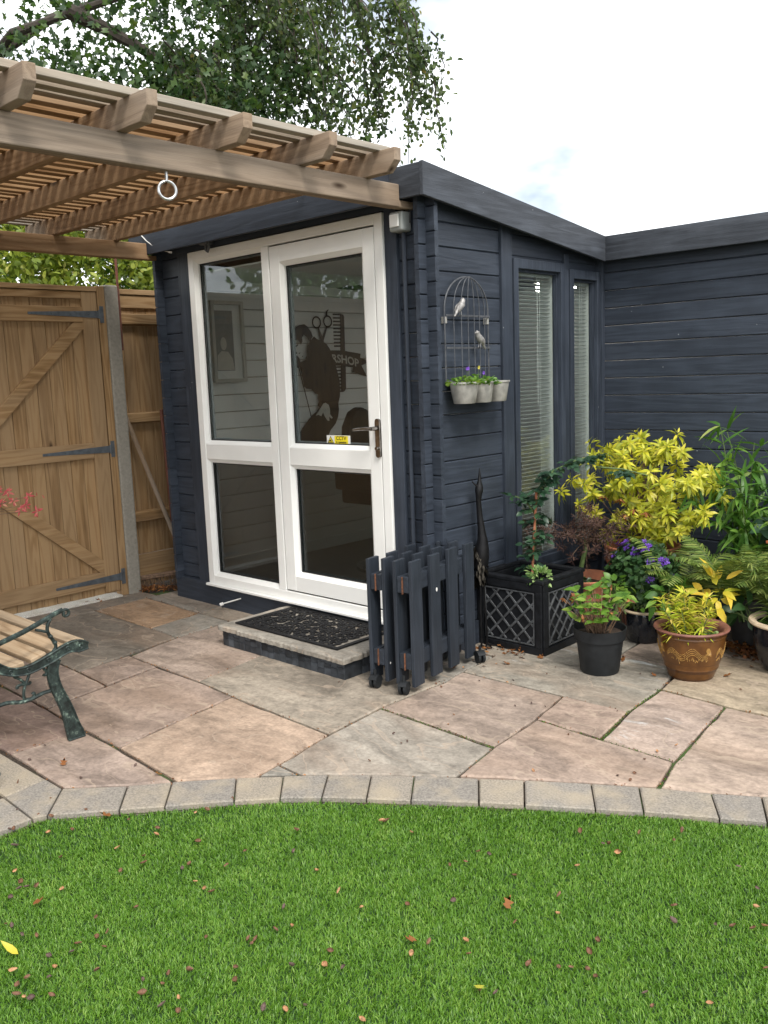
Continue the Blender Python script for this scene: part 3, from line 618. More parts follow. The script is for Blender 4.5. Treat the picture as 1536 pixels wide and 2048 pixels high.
def inset_poly(P, d):
    P = [np.array(p, float) for p in P]; n = len(P)
    area = sum(P[i][0] * P[(i + 1) % n][1] - P[(i + 1) % n][0] * P[i][1] for i in range(n))
    sg = 1 if area > 0 else -1
    out = []
    for i in range(n):
        a, b, c = P[i - 1], P[i], P[(i + 1) % n]
        e1 = (b - a) / (np.linalg.norm(b - a) + 1e-9); e2 = (c - b) / (np.linalg.norm(c - b) + 1e-9)
        n1 = sg * np.array((-e1[1], e1[0])); n2 = sg * np.array((-e2[1], e2[0]))
        k = n1 + n2; den = max(0.35, 1 + n1 @ n2)
        out.append(b + d * k / den)
    return out

def slab_mesh(name, poly, z, gap, th, mat, parent, col, jit=0.0022, rnd=0.006, stepl=0.07, tilt=0.0015):
    P = inset_poly(poly, gap); n = len(P); Q = []
    for i in range(n):
        a, b = P[i], P[(i + 1) % n]; k = max(1, int(np.linalg.norm(b - a) / stepl))
        for j in range(k):
            q = a + (b - a) * j / k
            Q.append(q + (RS.normal(size=2) * jit if j else RS.normal(size=2) * jit * 0.4))
    I = inset_poly(Q, rnd)
    tx, ty = RS.normal(size=2) * tilt; c = np.mean(Q, axis=0); m = len(Q)
    zz = lambda q: z + tx * (q[0] - c[0]) + ty * (q[1] - c[1])
    V = [(q[0], q[1], zz(q) - th) for q in Q] + [(q[0], q[1], zz(q) - rnd * 0.8 - abs(RS.normal()) * jit * 0.6) for q in Q] + [(q[0], q[1], zz(q)) for q in I]
    F = [tuple(2 * m + i for i in range(m))]
    for r in (0, 1): F += [(r * m + i, r * m + (i + 1) % m, (r + 1) * m + (i + 1) % m, (r + 1) * m + i) for i in range(m)]
    mb = MB(); mb.add(V, F)
    o = mb.build(name, mat, parent); o.color = (*col, 1); return o

patio = MB()
patio.add([(x, y, -0.014) for x, y in ((-6.2, 1.0), (-3.2, 1.0), (-3.15, 1.30), (-2.95, 1.33), (-2.1, 2.12), (-1.0, 2.85), (1.6, 3.7), (1.6, 6.2), (-6.2, 6.2))], [tuple(range(9))])
patio = patio.build('patio', M['joint'], kind='structure', label='riven sandstone paved patio in front of the cabin')
GREY, BUFF, PINK, BROWN, ORANGE, DARK = (0.23, 0.213, 0.182), (0.27, 0.232, 0.185), (0.298, 0.234, 0.190), (0.21, 0.16, 0.13), (0.30, 0.20, 0.125), (0.16, 0.138, 0.112)
KT, KB = D['kt'], D['kb']
SLABS = [
 ([(-5.37, 2.81), (-5.39, 3.215), (-4.735, 3.19), (-4.685, 2.80)], ORANGE, 0),
 ([(-5.37, 2.805), (-4.685, 2.80), (-4.38, 2.785), (-4.26, 2.11), (-5.28, 2.13)], DARK, 0),
 ([(-5.85, 2.13), (-5.28, 2.13), (-5.37, 2.81), (-5.39, 3.3), (-5.85, 3.3)], DARK, 0),
 ([(-4.685, 2.80), (-4.735, 3.19), (-4.41, 3.19), (-4.38, 2.785)], GREY, 0),
 ([(-5.39, 3.215), (-5.40, 3.7), (-4.72, 3.7), (-4.735, 3.19)], GREY, 0),
 ([(-4.735, 3.19), (-4.72, 3.6), (-3.7, 3.6), (-3.75, 3.165), (-4.41, 3.19)], BUFF, 0),
 ([(-4.29, 2.425), (-4.38, 2.785), (-4.41, 3.18), (-3.75, 3.165), (-3.63, 2.415)], PINK, 0),
 ([(-4.26, 2.11), (-4.29, 2.42), (-3.995, 2.41), (-3.95, 2.09)], BROWN, 0),
 ([(-3.88, 1.75), (-3.995, 2.405), (-3.63, 2.41), (-3.32, 2.39), (-3.21, 1.73)], (0.27, 0.205, 0.165), 0),
 ([(-4.85, 1.77), (-4.9, 2.12), (-4.26, 2.11), (-3.95, 2.09), (-3.88, 1.75)], BROWN, 0),
 ([(-6.0, 1.77), (-6.0, 2.13), (-4.9, 2.12), (-4.85, 1.77)], DARK, 0),
 ([(-3.63, 2.41), (-3.75, 3.165), (-2.74, 3.13), (-2.65, 3.13), (-2.665, 2.71), (-2.63, 2.365), (-3.32, 2.385)], BUFF, 0),
 ([(-3.7, 3.165), (-3.7, 3.6), (-2.70, 3.6), (-2.68, 3.31), (-2.65, 3.13), (-2.74, 3.13)], GREY, 0),
 ([(-3.21, 1.73), (-3.32, 2.385), (-2.63, 2.365), (-2.57, 2.04), (-2.55, 1.92), (-2.603, 1.866), (-2.757, 1.705)], (0.34, 0.252, 0.188), 0),
 ([(-4.6, 1.41), (-4.6, 1.76), (-3.88, 1.75), (-3.51, 1.73), (-3.51, 1.41)], (0.215, 0.155, 0.13), 0),
 ([(-3.51, 1.41), (-3.51, 1.73), (-3.21, 1.725), (-2.763, 1.70), (-2.868, 1.57), (-3.043, 1.402)], (0.29, 0.225, 0.185), 0),
 ([(-2.57, 2.045), (-2.63, 2.365), (-2.665, 2.71), (-2.02, 2.68), (-1.97, 2.39), (-2.096, 2.298), (-2.226, 2.204), (-2.353, 2.102), (-2.43, 2.035)], (0.275, 0.245, 0.205), 0),
 ([(-2.55, 1.925), (-2.57, 2.04), (-2.435, 2.03)], GREY, 0),
 ([(-2.665, 2.715), (-2.65, 3.13), (-2.68, 3.31), (-2.11, 3.32), (-2.05, 3.02), (-2.02, 2.685)], PINK, 0),
 ([(-2.68, 3.315), (-2.70, 3.605), (-3.0, 3.605), (-3.0, 3.98), (-2.2, 3.985), (-1.86, 3.98), (-1.81, 3.67), (-1.79, 3.33), (-2.11, 3.325)], (0.25, 0.225, 0.185), 1),
 ([(-2.11, 3.32), (-1.79, 3.328), (-1.735, 3.005), (-2.05, 3.02)], (0.318, 0.238, 0.188), 0),
 ([(-2.05, 3.018), (-1.735, 3.003), (-1.42, 2.99), (-1.372, 2.763), (-1.424, 2.732), (-1.565, 2.648), (-1.764, 2.521), (-1.899, 2.43), (-1.968, 2.392), (-2.02, 2.68)], (0.315, 0.24, 0.192), 0),
 ([(-1.81, 3.665), (-1.50, 3.64), (-1.42, 2.995), (-1.735, 3.008), (-1.79, 3.33)], (0.33, 0.258, 0.213), 1),
 ([(-1.81, 3.672), (-1.86, 3.98), (-1.88, 4.3), (-1.1, 4.3), (-1.0, 3.645), (-1.5, 3.645)], (0.32, 0.26, 0.185), 0),
 ([(-1.50, 3.64), (-1.0, 3.64), (-0.9, 3.05), (-1.072, 2.925), (-1.212, 2.842), (-1.368, 2.765), (-1.42, 2.99)], (0.335, 0.26, 0.207), 0),
 ([(-3.0, 3.985), (-3.0, 5.1), (-2.3, 5.1), (-2.2, 3.985)], GREY, 0),
 ([(-2.2, 3.985), (-2.3, 5.1), (-1.3, 5.1), (-1.2, 4.305), (-1.88, 4.3), (-1.86, 3.985)], (0.24, 0.19, 0.155), 0),
 ([(-1.2, 4.305), (-1.3, 5.1), (0.2, 5.1), (0.2, 4.305)], GREY, 0),
 ([(-1.0, 3.645), (-1.1, 4.3), (0.2, 4.3), (0.2, 3.645)], BUFF, 0),
 ([(-0.9, 3.05), (-1.0, 3.64), (0.2, 3.64), (0.3, 3.52), (-0.2, 3.37)], PINK, 0),
 ([(-3.3, 1.0), (-4.6, 1.0), (-4.6, 1.40), (-3.56, 1.395), (-3.5, 1.23), (-3.3, 1.23)], GREY, 0),
]
for poly, col, sc in SLABS:
    k = 1.06 + RS.normal() * 0.03
    slab_mesh('paving_slab', poly, RS.normal() * 0.0016, 0.0062, 0.03, M['stone_scuff'] if sc else M['stone'], patio, tuple(np.array(col) * k))

kerb = MB(); kerb.add([(x, y, -0.02) for x, y in [(-3.6, 1.40), (-3.04, 1.40)] + KT[2:] + [(-0.2, 3.36), (0.6, 3.6), (0.7, 3.42), (-0.1, 3.2)] + KB[::-1][:-1] + [(-2.895, 0.3), (-3.14, 0.3), (-3.14, 1.0)]],
                      [tuple(range(2 + len(KT) - 2 + 4 + len(KB) - 1 + 3))])
kerb = kerb.build('kerb', M['joint'], kind='structure', label='curved edging of concrete blocks between patio and lawn')
blocks = [[KT[i], KT[i + 1], KB[i + 1], KB[i]] for i in range(1, len(KT) - 1)]
blocks += [[KT[-1], (-0.86, 3.04), (-0.78, 2.88), KB[-1]], [(-0.86, 3.04), (-0.5, 3.22), (-0.42, 3.06), (-0.78, 2.88)], [(-0.5, 3.22), (-0.2, 3.36), (-0.1, 3.2), (-0.42, 3.06)], [(-0.2, 3.36), (0.2, 3.48), (0.3, 3.31), (-0.1, 3.2)],
           [(-3.043, 1.398), (-2.883, 1.263), (-2.90, 1.22), (-3.14, 1.228), (-3.165, 1.396)], [(-3.165, 1.396), (-3.14, 1.23), (-3.5, 1.23), (-3.559, 1.392)],
           [(-2.90, 1.218), (-3.14, 1.224), (-3.14, 1.0), (-2.895, 1.0)], [(-2.895, 0.998), (-3.14, 0.998), (-3.14, 0.76), (-2.895, 0.76)], [(-2.895, 0.758), (-3.14, 0.758), (-3.14, 0.5), (-2.895, 0.5)]]
BC = [(0.228, 0.205, 0.175), (0.245, 0.216, 0.178), (0.22, 0.20, 0.174), (0.258, 0.224, 0.178), (0.225, 0.204, 0.176)]
for i, b in enumerate(blocks):
    k = 1 + RS.normal() * 0.04
    slab_mesh('kerb_block', b, RS.normal() * 0.001, 0.0028, 0.05, M['block'], kerb, tuple(np.array(BC[i % 5]) * k), 0.0008, 0.005, 0.12, 0.003)

lawn_poly = np.array(KB[1:] + [(-0.78, 2.88), (-0.42, 3.06), (-0.1, 3.2), (0.3, 3.31), (1.6, 3.6), (1.9, 0.3), (0.2, -0.2), (-2.895, 0.0), (-2.895, 1.22)])
mb = MB(); mb.add([(x, y, -0.026) for x, y in lawn_poly], [tuple(range(len(lawn_poly)))])
mb.build('lawn', M['turf_base'], kind='structure')
slab_mesh('threshold_slab', [(-5.70, 2.05), (-5.565, 2.05), (-5.565, 3.13), (-5.70, 3.13)], 0.012, 0.0, 0.03, M['block'], patio, (0.55, 0.53, 0.48), 0.001, 0.004, 0.2, 0.0)

def in_poly(P, poly):
    x, y = P[:, 0], P[:, 1]; ins = np.zeros(len(P), bool); j = len(poly) - 1
    for i in range(len(poly)):
        xi, yi = poly[i]; xj, yj = poly[j]
        c = ((yi > y) != (yj > y)) & (x < (xj - xi) * (y - yi) / (yj - yi + 1e-12) + xi)
        ins ^= c; j = i
    return ins

def grass_blades(n, x0, x1, y0, y1, lo, hi):
    P = np.stack([RS.uniform(x0, x1, n), RS.uniform(y0, y1, n)], 1)
    P = P[in_poly(P, lawn_poly)]
    d = np.hypot(P[:, 0], P[:, 1]); P = P[(d > lo) & (d <= hi)]
    N = len(P)
    # the pile lies in slow swirls
    ang = 2.2 + 0.9 * np.sin(P[:, 0] * 2.3 + 1.1 * P[:, 1]) + 0.7 * np.sin(P[:, 1] * 3.7 - P[:, 0]) + RS.normal(size=N) * 1.5
    ln = np.clip(RS.normal(0.0150, 0.003, N), 0.008, 0.023); lean = np.clip(RS.normal(0.95, 0.35, N), 0.1, 1.5)
    w = RS.uniform(0.0010, 0.0017, N)
    dx, dy = np.cos(ang), np.sin(ang)
    base = np.stack([P[:, 0], P[:, 1], np.full(N, -0.025)], 1)
    a2 = ang + math.pi / 2 + RS.normal(size=N) * 0.7
    sx, sy = np.cos(a2) * w, np.sin(a2) * w
    mid = base + np.stack([dx * ln * np.sin(lean * 0.6) * 0.55, dy * ln * np.sin(lean * 0.6) * 0.55, ln * np.cos(lean * 0.6) * 0.6], 1)
    tip = mid + np.stack([dx * ln * np.sin(lean) * 0.55, dy * ln * np.sin(lean) * 0.55, ln * np.cos(lean) * 0.45], 1)
    S = np.stack([sx, sy, np.zeros(N)], 1)
    V = np.stack([base - S, base + S, mid + S * 0.9, mid - S * 0.9, tip], 1).reshape(-1, 3)
    o = np.arange(N) * 5
    return V, np.stack([o, o + 1, o + 2, o + 3], 1), np.stack([o + 3, o + 2, o + 4], 1)
_V, _Q, _T, _n = [], [], [], 0
for args in ((520000, -2.9, 0.3, 0.5, 3.3, 1.0, 2.9), (430000, -2.9, 0.9, 0.3, 3.4, 2.9, 4.0)):
    v, q, t = grass_blades(*args); _V.append(v); _Q.append(q + _n); _T.append(t + _n); _n += len(v)
o = link_mesh('lawn_grass', np_mesh('lawn_grass', np.concatenate(_V), np.concatenate(_Q), np.concatenate(_T)), M['grass'])
setup(o, 'short bright green artificial grass lawn in the foreground', 'grass', None, 'stuff')

# ------------------------------------------------------------------ the cabin
YF, XS, YR = 3.40, -2.91, 5.04          # front wall face, side wall face, return wall face
XL = -5.22                              # left wall face
TH = 0.028
shed = thing('garden_cabin', 'dark blue-grey timber garden cabin with white glazed doors and flat roof', 'shed', (-4.0, YF, 0))
roof_z = lambda y: 2.44 - 0.1235 * (y - 3.29) if y < 4.95 else 2.235

def hboard(axis, a0, a1, face, z0, z1, outward, mat, ch=0.005, top=None):
    """one horizontal wall board along axis 'x' or 'y'; outward is the sign of the outer face; top: z at the a1 end"""
    prof = [(-TH, z0), (-0.006, z0), (0.0, z0 + ch), (0.0, z1 - ch), (-0.006, z1), (-TH, z1)]
    V = []
    for k, a in enumerate((a0, a1)):
        for (d, z) in prof:
            if top is not None and k == 1 and z > (z0 + z1) / 2: z = z - (z1 - top)
            V.append((a, face + outward * d, z) if axis == 'x' else (face + outward * d, a, z))
    n = 6
    F = [tuple(range(n)), tuple(range(2 * n - 1, n - 1, -1))] + [(i, (i + 1) % n, n + (i + 1) % n, n + i) for i in range(n)]
    mb = MB(); mb.add(V, F); return mb.build('wall_board', mat, shed)

PB = 0.1185
zs_front = [0.15] + [0.657 - PB * 4 + PB * k for k in range(1, 19)]       # grooves at 0.657 + k*0.1185 on the side
def courses(z0, pitch, off, ztop):
    zz = [z0]; z = off
    while z - pitch > z0 + 0.03: z -= pitch
    while z < ztop - 0.03:
        if z > z0 + 0.03: zz.append(z)
        z += pitch
    zz.append(ztop); return zz
GAPB = 0.0012
side = courses(0.13, PB, 0.657, 2.34)
front = courses(0.15, PB, 0.657 + PB / 2, 2.36)
# front wall: left of the doors, right of the doors
for i in range(len(front) - 1):
    z0, z1 = front[i] + GAPB, front[i + 1] - GAPB
    hboard('x', XL - 0.055, -4.90, YF, z0, z1, -1, M['paint_x'])
    hboard('x', -3.125, XS + 0.055, YF, z0, z1, -1, M['paint_x'])
# side wall (with log ends poking out in front of the front wall)
for i in range(len(side) - 1):
    z0, z1 = side[i] + GAPB, side[i + 1] - GAPB
    if z0 > 2.28: continue
    hboard('y', YF - 0.055, 4.02, XS, z0, z1, 1, M['paint_y'])
    # left wall with log ends
    hboard('y', YF - 0.055, 6.6, XL, z0, z1, -1, M['paint_y'])
# boards above and below the windows
for z0, z1, tp in ((2.075, 2.19, 2.16), (2.19, 2.31, 2.22)):
    hboard('y', 4.075, YR, XS, z0, z1 - GAPB, 1, M['paint_y'], top=tp if z0 > 2.1 else None)
for z0, z1 in ((0.13, 0.235), (0.237, 0.325)):
    hboard('y', 4.075, YR, XS, z0, z1 - GAPB, 1, M['paint_y'])
mb = MB(); mb.box(XS - 0.05, XS - 0.004, 4.06, YR + 0.01, 2.028, 2.078); mb.build('header_board', M['paint_y'], shed)
# return wall
zr = courses(0.13, 0.1065, 1.924, 2.20)
for i in range(len(zr) - 1):
    hboard('x', XS - 0.02, 2.2, YR, zr[i] + GAPB, zr[i + 1] - GAPB, -1, M['paint_x'])
# trims
def trim(name, x0, x1, y0, y1, z0, z1, mat, par=shed, bev=0.003):
    mb = MB(); mb.box(x0, x1, y0, y1, z0, z1); return mb.build(name, mat, par, bevel=bev)
trim('batten', XS - 0.02, XS + 0.018, 3.992, 4.088, 0.10, 2.255, M['paint_z'])
trim('batten', XS - 0.02, XS + 0.014, 4.612, 4.660, 0.25, 2.12, M['paint_z'])
trim('batten', -4.985, -4.868, YF - 0.022, YF + 0.02, 0.14, 2.30, M['paint_z'])
trim('batten', -3.165, -3.085, YF - 0.022, YF + 0.02, 0.14, 2.30, M['paint_z'])
trim('header_board', -4.985, -3.085, YF - 0.026, YF + 0.02, 2.272, 2.345, M['paint_x'])
trim('plinth', XL - 0.03, XS + 0.02, YF - 0.03, YF + 0.05, -0.01, 0.148, M['paint_x'])
trim('plinth', XS - 0.03, XS + 0.012, YF + 0.05, YR - 0.02, -0.01, 0.128, M['paint_y'])
trim('plinth', XS + 0.012, 2.2, YR - 0.012, YR + 0.03, -0.01, 0.128, M['paint_x'])
trim('corner_batten', XS - 0.005, XS + 0.035, YR - 0.035, YR - 0.002, 0.13, 2.12, M['paint_z'])
# fascia and roof
def fascia(pts, t, mat):
    """pts: four corners of the outer face, t: thickness vector"""
    V = [np.array(p, float) for p in pts]; V = V + [p + np.array(t, float) for p in V]
    mb = MB(); mb.add(V, [(0, 1, 2, 3), (4, 7, 6, 5), (0, 4, 5, 1), (1, 5, 6, 2), (2, 6, 7, 3), (3, 7, 4, 0)])
    return mb.build('fascia_board', mat, shed, bevel=0.003)
fascia([(-5.40, 3.291, 2.29), (-3.04, 3.291, 2.29), (-3.04, 3.291, 2.438), (-5.40, 3.291, 2.438)], (0, 0.022, 0), M['paint_x'])  # darker navy puts the pergola's shade into the colour; also less weathered here
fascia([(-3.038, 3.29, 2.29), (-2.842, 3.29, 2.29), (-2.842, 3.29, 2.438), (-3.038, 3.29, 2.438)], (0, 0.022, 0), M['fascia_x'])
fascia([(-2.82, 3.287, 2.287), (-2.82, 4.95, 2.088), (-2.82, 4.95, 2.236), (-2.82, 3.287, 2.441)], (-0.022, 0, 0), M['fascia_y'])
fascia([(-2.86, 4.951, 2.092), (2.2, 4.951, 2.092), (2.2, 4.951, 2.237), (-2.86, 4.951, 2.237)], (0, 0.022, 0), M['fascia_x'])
mb = MB()   # roof deck
for (xa, xb, ya, yb, drop) in ((-5.40, -2.845, 3.315, 4.97, 0.0), (-5.40, 2.2, 4.975, 7.0, 0.0)):
    za, zb = roof_z(ya) - 0.012, roof_z(yb) - 0.012
    V = [(xa, ya, za), (xb, ya, za), (xb, yb, zb), (xa, yb, zb)]; V += [(x, y, z - 0.085) for x, y, z in V]
    mb.add(V, [(0, 1, 2, 3), (7, 6, 5, 4), (0, 4, 5, 1), (1, 5, 6, 2), (2, 6, 7, 3), (3, 7, 4, 0)])
mb.build('roof', M['paint_x'], shed)
trim('back_wall', XL, 2.2, 6.6, 6.64, 0, 2.2, M['paint_x'], bev=0)
trim('right_wall', 2.16, 2.2, YR, 6.6, 0, 2.2, M['paint_y'], bev=0)
# interior: floor, lining boards on the left wall, partition lining, ceiling
trim('interior_floor', XL + 0.03, XS - 0.03, YF + 0.055, 6.59, 0.10, 0.135, M['int_floor'], bev=0)
trim('interior_floor', XS - 0.029, 2.15, YR + 0.035, 6.59, 0.10, 0.135, M['int_floor'], bev=0)
iz = courses(0.14, 0.118, 0.66, 2.24)
for i in range(len(iz) - 1):
    mb = MB(); mb.box(XL + 0.03, -5.135, YF + 0.05, 6.58, iz[i] + 0.002, iz[i + 1] - 0.002); mb.build('lining_board', M['int_wall'], shed, bevel=0.004, seg=1)
trim('back_lining', -5.13, 2.1, 6.55, 6.58, 0.14, 2.14, M['int_wall'], bev=0)
trim('skirting', -5.134, -5.115, YF + 0.06, 6.54, 0.136, 0.22, M['int_wall'])
trim('ceiling_lining', -5.13, -2.95, YF + 0.06, 6.54, 2.145, 2.155, M['int_wall'], bev=0)

# ---- glazed door set
yG = YF + 0.01           # glass plane
door = MB()
def bar(mb, x0, x1, z0, z1, yf, yb, mi=0): mb.box(x0, x1, yf, yb, z0, z1, mi)
FRY0, FRY1 = YF - 0.034, YF + 0.035
X0, X1, Z0, Z1 = -4.853, -3.168, 0.150, 2.266
bar(door, X0, X0 + 0.058, Z0, Z1, FRY0, FRY1); bar(door, X1 - 0.058, X1, Z0, Z1, FRY0, FRY1)
bar(door, X0 + 0.058, X1 - 0.058, Z1 - 0.052, Z1, FRY0, FRY1); bar(door, X0 + 0.058, X1 - 0.058, Z0, Z0 + 0.055, FRY0, FRY1)
door = door.build('door', M['upvc'], shed, bevel=0.004, label='white plastic glazed door set with a side light')
def sub(mb, name, mat, bev=0.0, smooth=False): return mb.build(name, mat, door, bevel=bev, smooth=smooth)
mb = MB(); bar(mb, -4.130, -4.066, Z0 + 0.055, Z1 - 0.052, FRY0 + 0.001, FRY1 - 0.001); sub(mb, 'mullion', M['upvc'], 0.004)
mb = MB(); bar(mb, X0 + 0.058, -4.130, 0.972, 1.070, FRY0 + 0.004, FRY1 - 0.004); sub(mb, 'transom', M['upvc'], 0.004)
SX0, SX1, SZ0, SZ1 = -4.059, -3.233, 0.213, 2.206
mb = MB()
bar(mb, SX0, SX0 + 0.085, SZ0, SZ1, FRY0 + 0.003, FRY1 - 0.01); bar(mb, SX1 - 0.082, SX1, SZ0, SZ1, FRY0 + 0.003, FRY1 - 0.01)
bar(mb, SX0 + 0.085, SX1 - 0.082, SZ1 - 0.092, SZ1, FRY0 + 0.003, FRY1 - 0.01); bar(mb, SX0 + 0.085, SX1 - 0.082, SZ0, SZ0 + 0.092, FRY0 + 0.003, FRY1 - 0.01)
sub(mb, 'sash', M['upvc'], 0.004)
mb = MB(); bar(mb, SX0 + 0.085, SX1 - 0.082, 0.966, 1.070, FRY0 + 0.005, FRY1 - 0.012); sub(mb, 'sash_rail', M['upvc'], 0.004)
mb = MB(); bar(mb, SX0 - 0.005, SX0 - 0.0005, SZ0, SZ1, FRY0 + 0.010, FRY1 - 0.02); bar(mb, SX1 + 0.0005, SX1 + 0.005, SZ0, SZ1, FRY0 + 0.010, FRY1 - 0.02)
bar(mb, SX0, SX1, SZ1 + 0.0005, SZ1 + 0.005, FRY0 + 0.010, FRY1 - 0.02); bar(mb, SX0, SX1, SZ0 - 0.006, SZ0 - 0.0005, FRY0 + 0.010, FRY1 - 0.02); sub(mb, 'seal', M['gasket'])
mb = MB(); bar(mb, X0, X1, Z0 - 0.012, Z0 + 0.004, FRY0 - 0.03, FRY0 - 0.001); sub(mb, 'sill', M['upvc'], 0.004)
# panes with bevelled bead, black gasket and spacer bar
def pane(x0, x1, z0, z1, yfr, gl):
    b = 0.022
    O = [(x0, z0), (x1, z0), (x1, z1), (x0, z1)]; I = [(x0 + b, z0 + b), (x1 - b, z0 + b), (x1 - b, z1 - b), (x0 + b, z1 - b)]
    mb = MB(); V = [(x, yfr, z) for x, z in O] + [(x, yfr + 0.016, z) for x, z in I] + [(x, yG - 0.004, z) for x, z in I]
    mb.add(V, [(i, (i + 1) % 4, 4 + (i + 1) % 4, 4 + i) for i in range(4)] + [(4 + i, 4 + (i + 1) % 4, 8 + (i + 1) % 4, 8 + i) for i in range(4)])
    sub(mb, 'glazing_bead', M['upvc'])
    g = 0.006; xa, xb, za, zb = x0 + b, x1 - b, z0 + b, z1 - b
    mb = MB()
    for (a, c, e, f) in ((xa - .002, xa + g, za - .002, zb + .002), (xb - g, xb + .002, za - .002, zb + .002), (xa + g, xb - g, za - .002, za + g), (xa + g, xb - g, zb - g, zb + .002)): mb.box(a, c, yG - 0.010, yG - 0.003, e, f)
    sub(mb, 'gasket', M['gasket'])
    mb = MB(); s0, s1 = 0.001, 0.012
    for (a, c, e, f) in ((xa + s0, xa + s1, za, zb), (xb - s1, xb - s0, za, zb), (xa + s1, xb - s1, za + s0, za + s1), (xa + s1, xb - s1, zb - s1, zb - s0)): mb.box(a, c, yG + 0.004, yG + 0.022, e, f)
    sub(mb, 'spacer_bar', M['spacer'])
    mb = MB(); mb.box(xa - .002, xb + .002, yG, yG + 0.004, za - .002, zb + .002)
    sub(mb, 'pane', gl)
pane(X0 + 0.058, -4.130, 1.070, Z1 - 0.052, FRY0 + 0.006, M['glass'])
pane(X0 + 0.058, -4.130, Z0 + 0.055, 0.972, FRY0 + 0.006, M['glass_dim'])
pane(SX0 + 0.085, SX1 - 0.082, 1.070, SZ1 - 0.092, FRY0 + 0.007, M['glass'])
pane(SX0 + 0.085, SX1 - 0.082, SZ0 + 0.092, 0.966, FRY0 + 0.007, M['glass_fr'])
# handle
hx0, hz0, hz1 = -3.245, 1.035, 1.24
mb = MB(); n = 10
poly = [(hx0 + 0.016 * math.cos(a), hz1 - 0.016 + 0.016 * math.sin(a)) for a in np.linspace(0, math.pi, n)] + [(hx0 + 0.016 * math.cos(a), hz0 + 0.016 + 0.016 * math.sin(a)) for a in np.linspace(math.pi, 2 * math.pi, n)]
mb.prism(poly, lambda u, v, d: (u, d, v), FRY0 - 0.010, FRY0 + 0.0035)
mb.tube([(hx0, FRY0 - 0.018, 1.19), (hx0, FRY0 - 0.058, 1.19)], 0.011, 10)
mb.tube([(hx0 + 0.006, FRY0 - 0.055, 1.19), (hx0 - 0.03, FRY0 - 0.06, 1.192), (hx0 - 0.09, FRY0 - 0.058, 1.188), (hx0 - 0.135, FRY0 - 0.052, 1.183)], [0.010, 0.0095, 0.0085, 0.007], 10)
mb.tube([(hx0, FRY0 - 0.024, 1.085), (hx0, FRY0 - 0.012, 1.085)], 0.009, 12)
sub(mb, 'handle', M['chrome'], smooth=True)
# CCTV sticker on the outside of the upper pane
cx0, cx1, cz0, cz1 = -3.690, -3.520, 1.094, 1.143
mb = MB(); yS = yG - 0.0012
mb.box(cx0, cx1 + 0.018, yS, yG - 0.0004, cz0, cz1, 0)
mb.box(cx0 + 0.064, cx1, yS - 0.0008, yS, cz0 + 0.003, cz1 - 0.003, 1)
tc = cx0 + 0.032
mb.prism([(tc - 0.026, cz0 + 0.005), (tc + 0.026, cz0 + 0.005), (tc, cz1 - 0.004)], lambda u, v, d: (u, d, v), yS - 0.0008, yS, 2)
mb.prism([(tc - 0.019, cz0 + 0.009), (tc + 0.019, cz0 + 0.009), (tc, cz1 - 0.011)], lambda u, v, d: (u, d, v), yS - 0.0016, yS - 0.0008, 1)
mb.obox((tc - 0.002, yS - 0.002, cz0 + 0.019), (1, 0, 0.4), (0, 1, 0), (-0.4, 0, 1), 0.009, 0.0004, 0.004, 2); mb.obox((tc + 0.005, yS - 0.002, cz0 + 0.013), (1, 0, 0), (0, 1, 0), (0, 0, 1), 0.005, 0.0004, 0.0015, 2)
for txt, sz, zc in (('CCTV', 0.030, cz1 - 0.0165), ('in operation', 0.0165, cz0 + 0.0115)):
    V, F = text_mesh(txt, sz, bold=0.0006); xc = (cx0 + 0.064 + cx1) / 2
    mb.add([(xc + x, yS - 0.0012, zc + y) for x, y, z in V], F, 2)
st = sub(mb, 'sticker', [M['white_pl'], M['yellow'], M['ink']]); st['label'] = 'yellow CCTV in operation sticker'

# ---- mural and picture inside, seen through the doors
MXW = -5.131
mur = lambda u, v, d: (MXW + d, u, v)
wall_sign = thing('wall_sign', 'dark BARBERSHOP sign with comb and scissors on inside wall behind the door', 'sign', (MXW, 4.85, 1.35))
mb = MB(); mb.prism(D['m_comb_spine'], mur, 0.001, 0.003)
(cy0, cz_t), (cy1, _), (cyb0, cz_b), (cyb1, _) = D['m_comb']
nt_ = 23
for k in range(nt_):
    f = k / (nt_ - 1); z = cz_t + (cz_b - cz_t) * f
    if 0.43 < f < 0.68: continue
    mb.box(MXW + 0.001, MXW + 0.003, 4.862, 4.937, z - 0.0062, z + 0.0062)
mb.build('comb', M['ink_navy'], wall_sign)
sy = D['m_sc']; rr = abs(D['m_sr'][1][0] - D['m_sr'][0][0]) * 1.0
mb = MB()
for (cy, cz) in sy[:2]:
    mb.ring((MXW + 0.005, cy, cz), (0, 1, 0), (0, 0, 1.0), rr, 0.006, 20, 4)
piv = np.array(sy[2])
for (cy, cz), s in ((sy[0], 1), (sy[1], -1)):
    mb.prism([(cy - 0.006 + s * 0.012, cz - rr), (cy + 0.010 + s * 0.012, cz - rr), (piv[0] + 0.016, piv[1]), (sy[3][0] + 0.012, sy[3][1]), (sy[3][0] - 0.012, sy[3][1]), (piv[0] - 0.016, piv[1])], mur, 0.0035 + 0.002 * s, 0.0050 + 0.002 * s)
mb.tube([(MXW + 0.005, sy[1][0] - 0.01, sy[1][1] + rr), (MXW + 0.005, sy[1][0] - 0.008, sy[1][1] + rr + 0.03), (MXW + 0.005, sy[4][0], sy[4][1])], [0.008, 0.007, 0.003], 6)
mb.build('scissors', M['ink_navy'], wall_sign)
mb = MB(); mb.prism(D['m_banner'], mur, 0.0075, 0.009)
mb.build('banner', M['ink'], wall_sign)
mb = MB()
V, F = text_mesh('BARBERSHOP', 0.082, bold=0.0022)
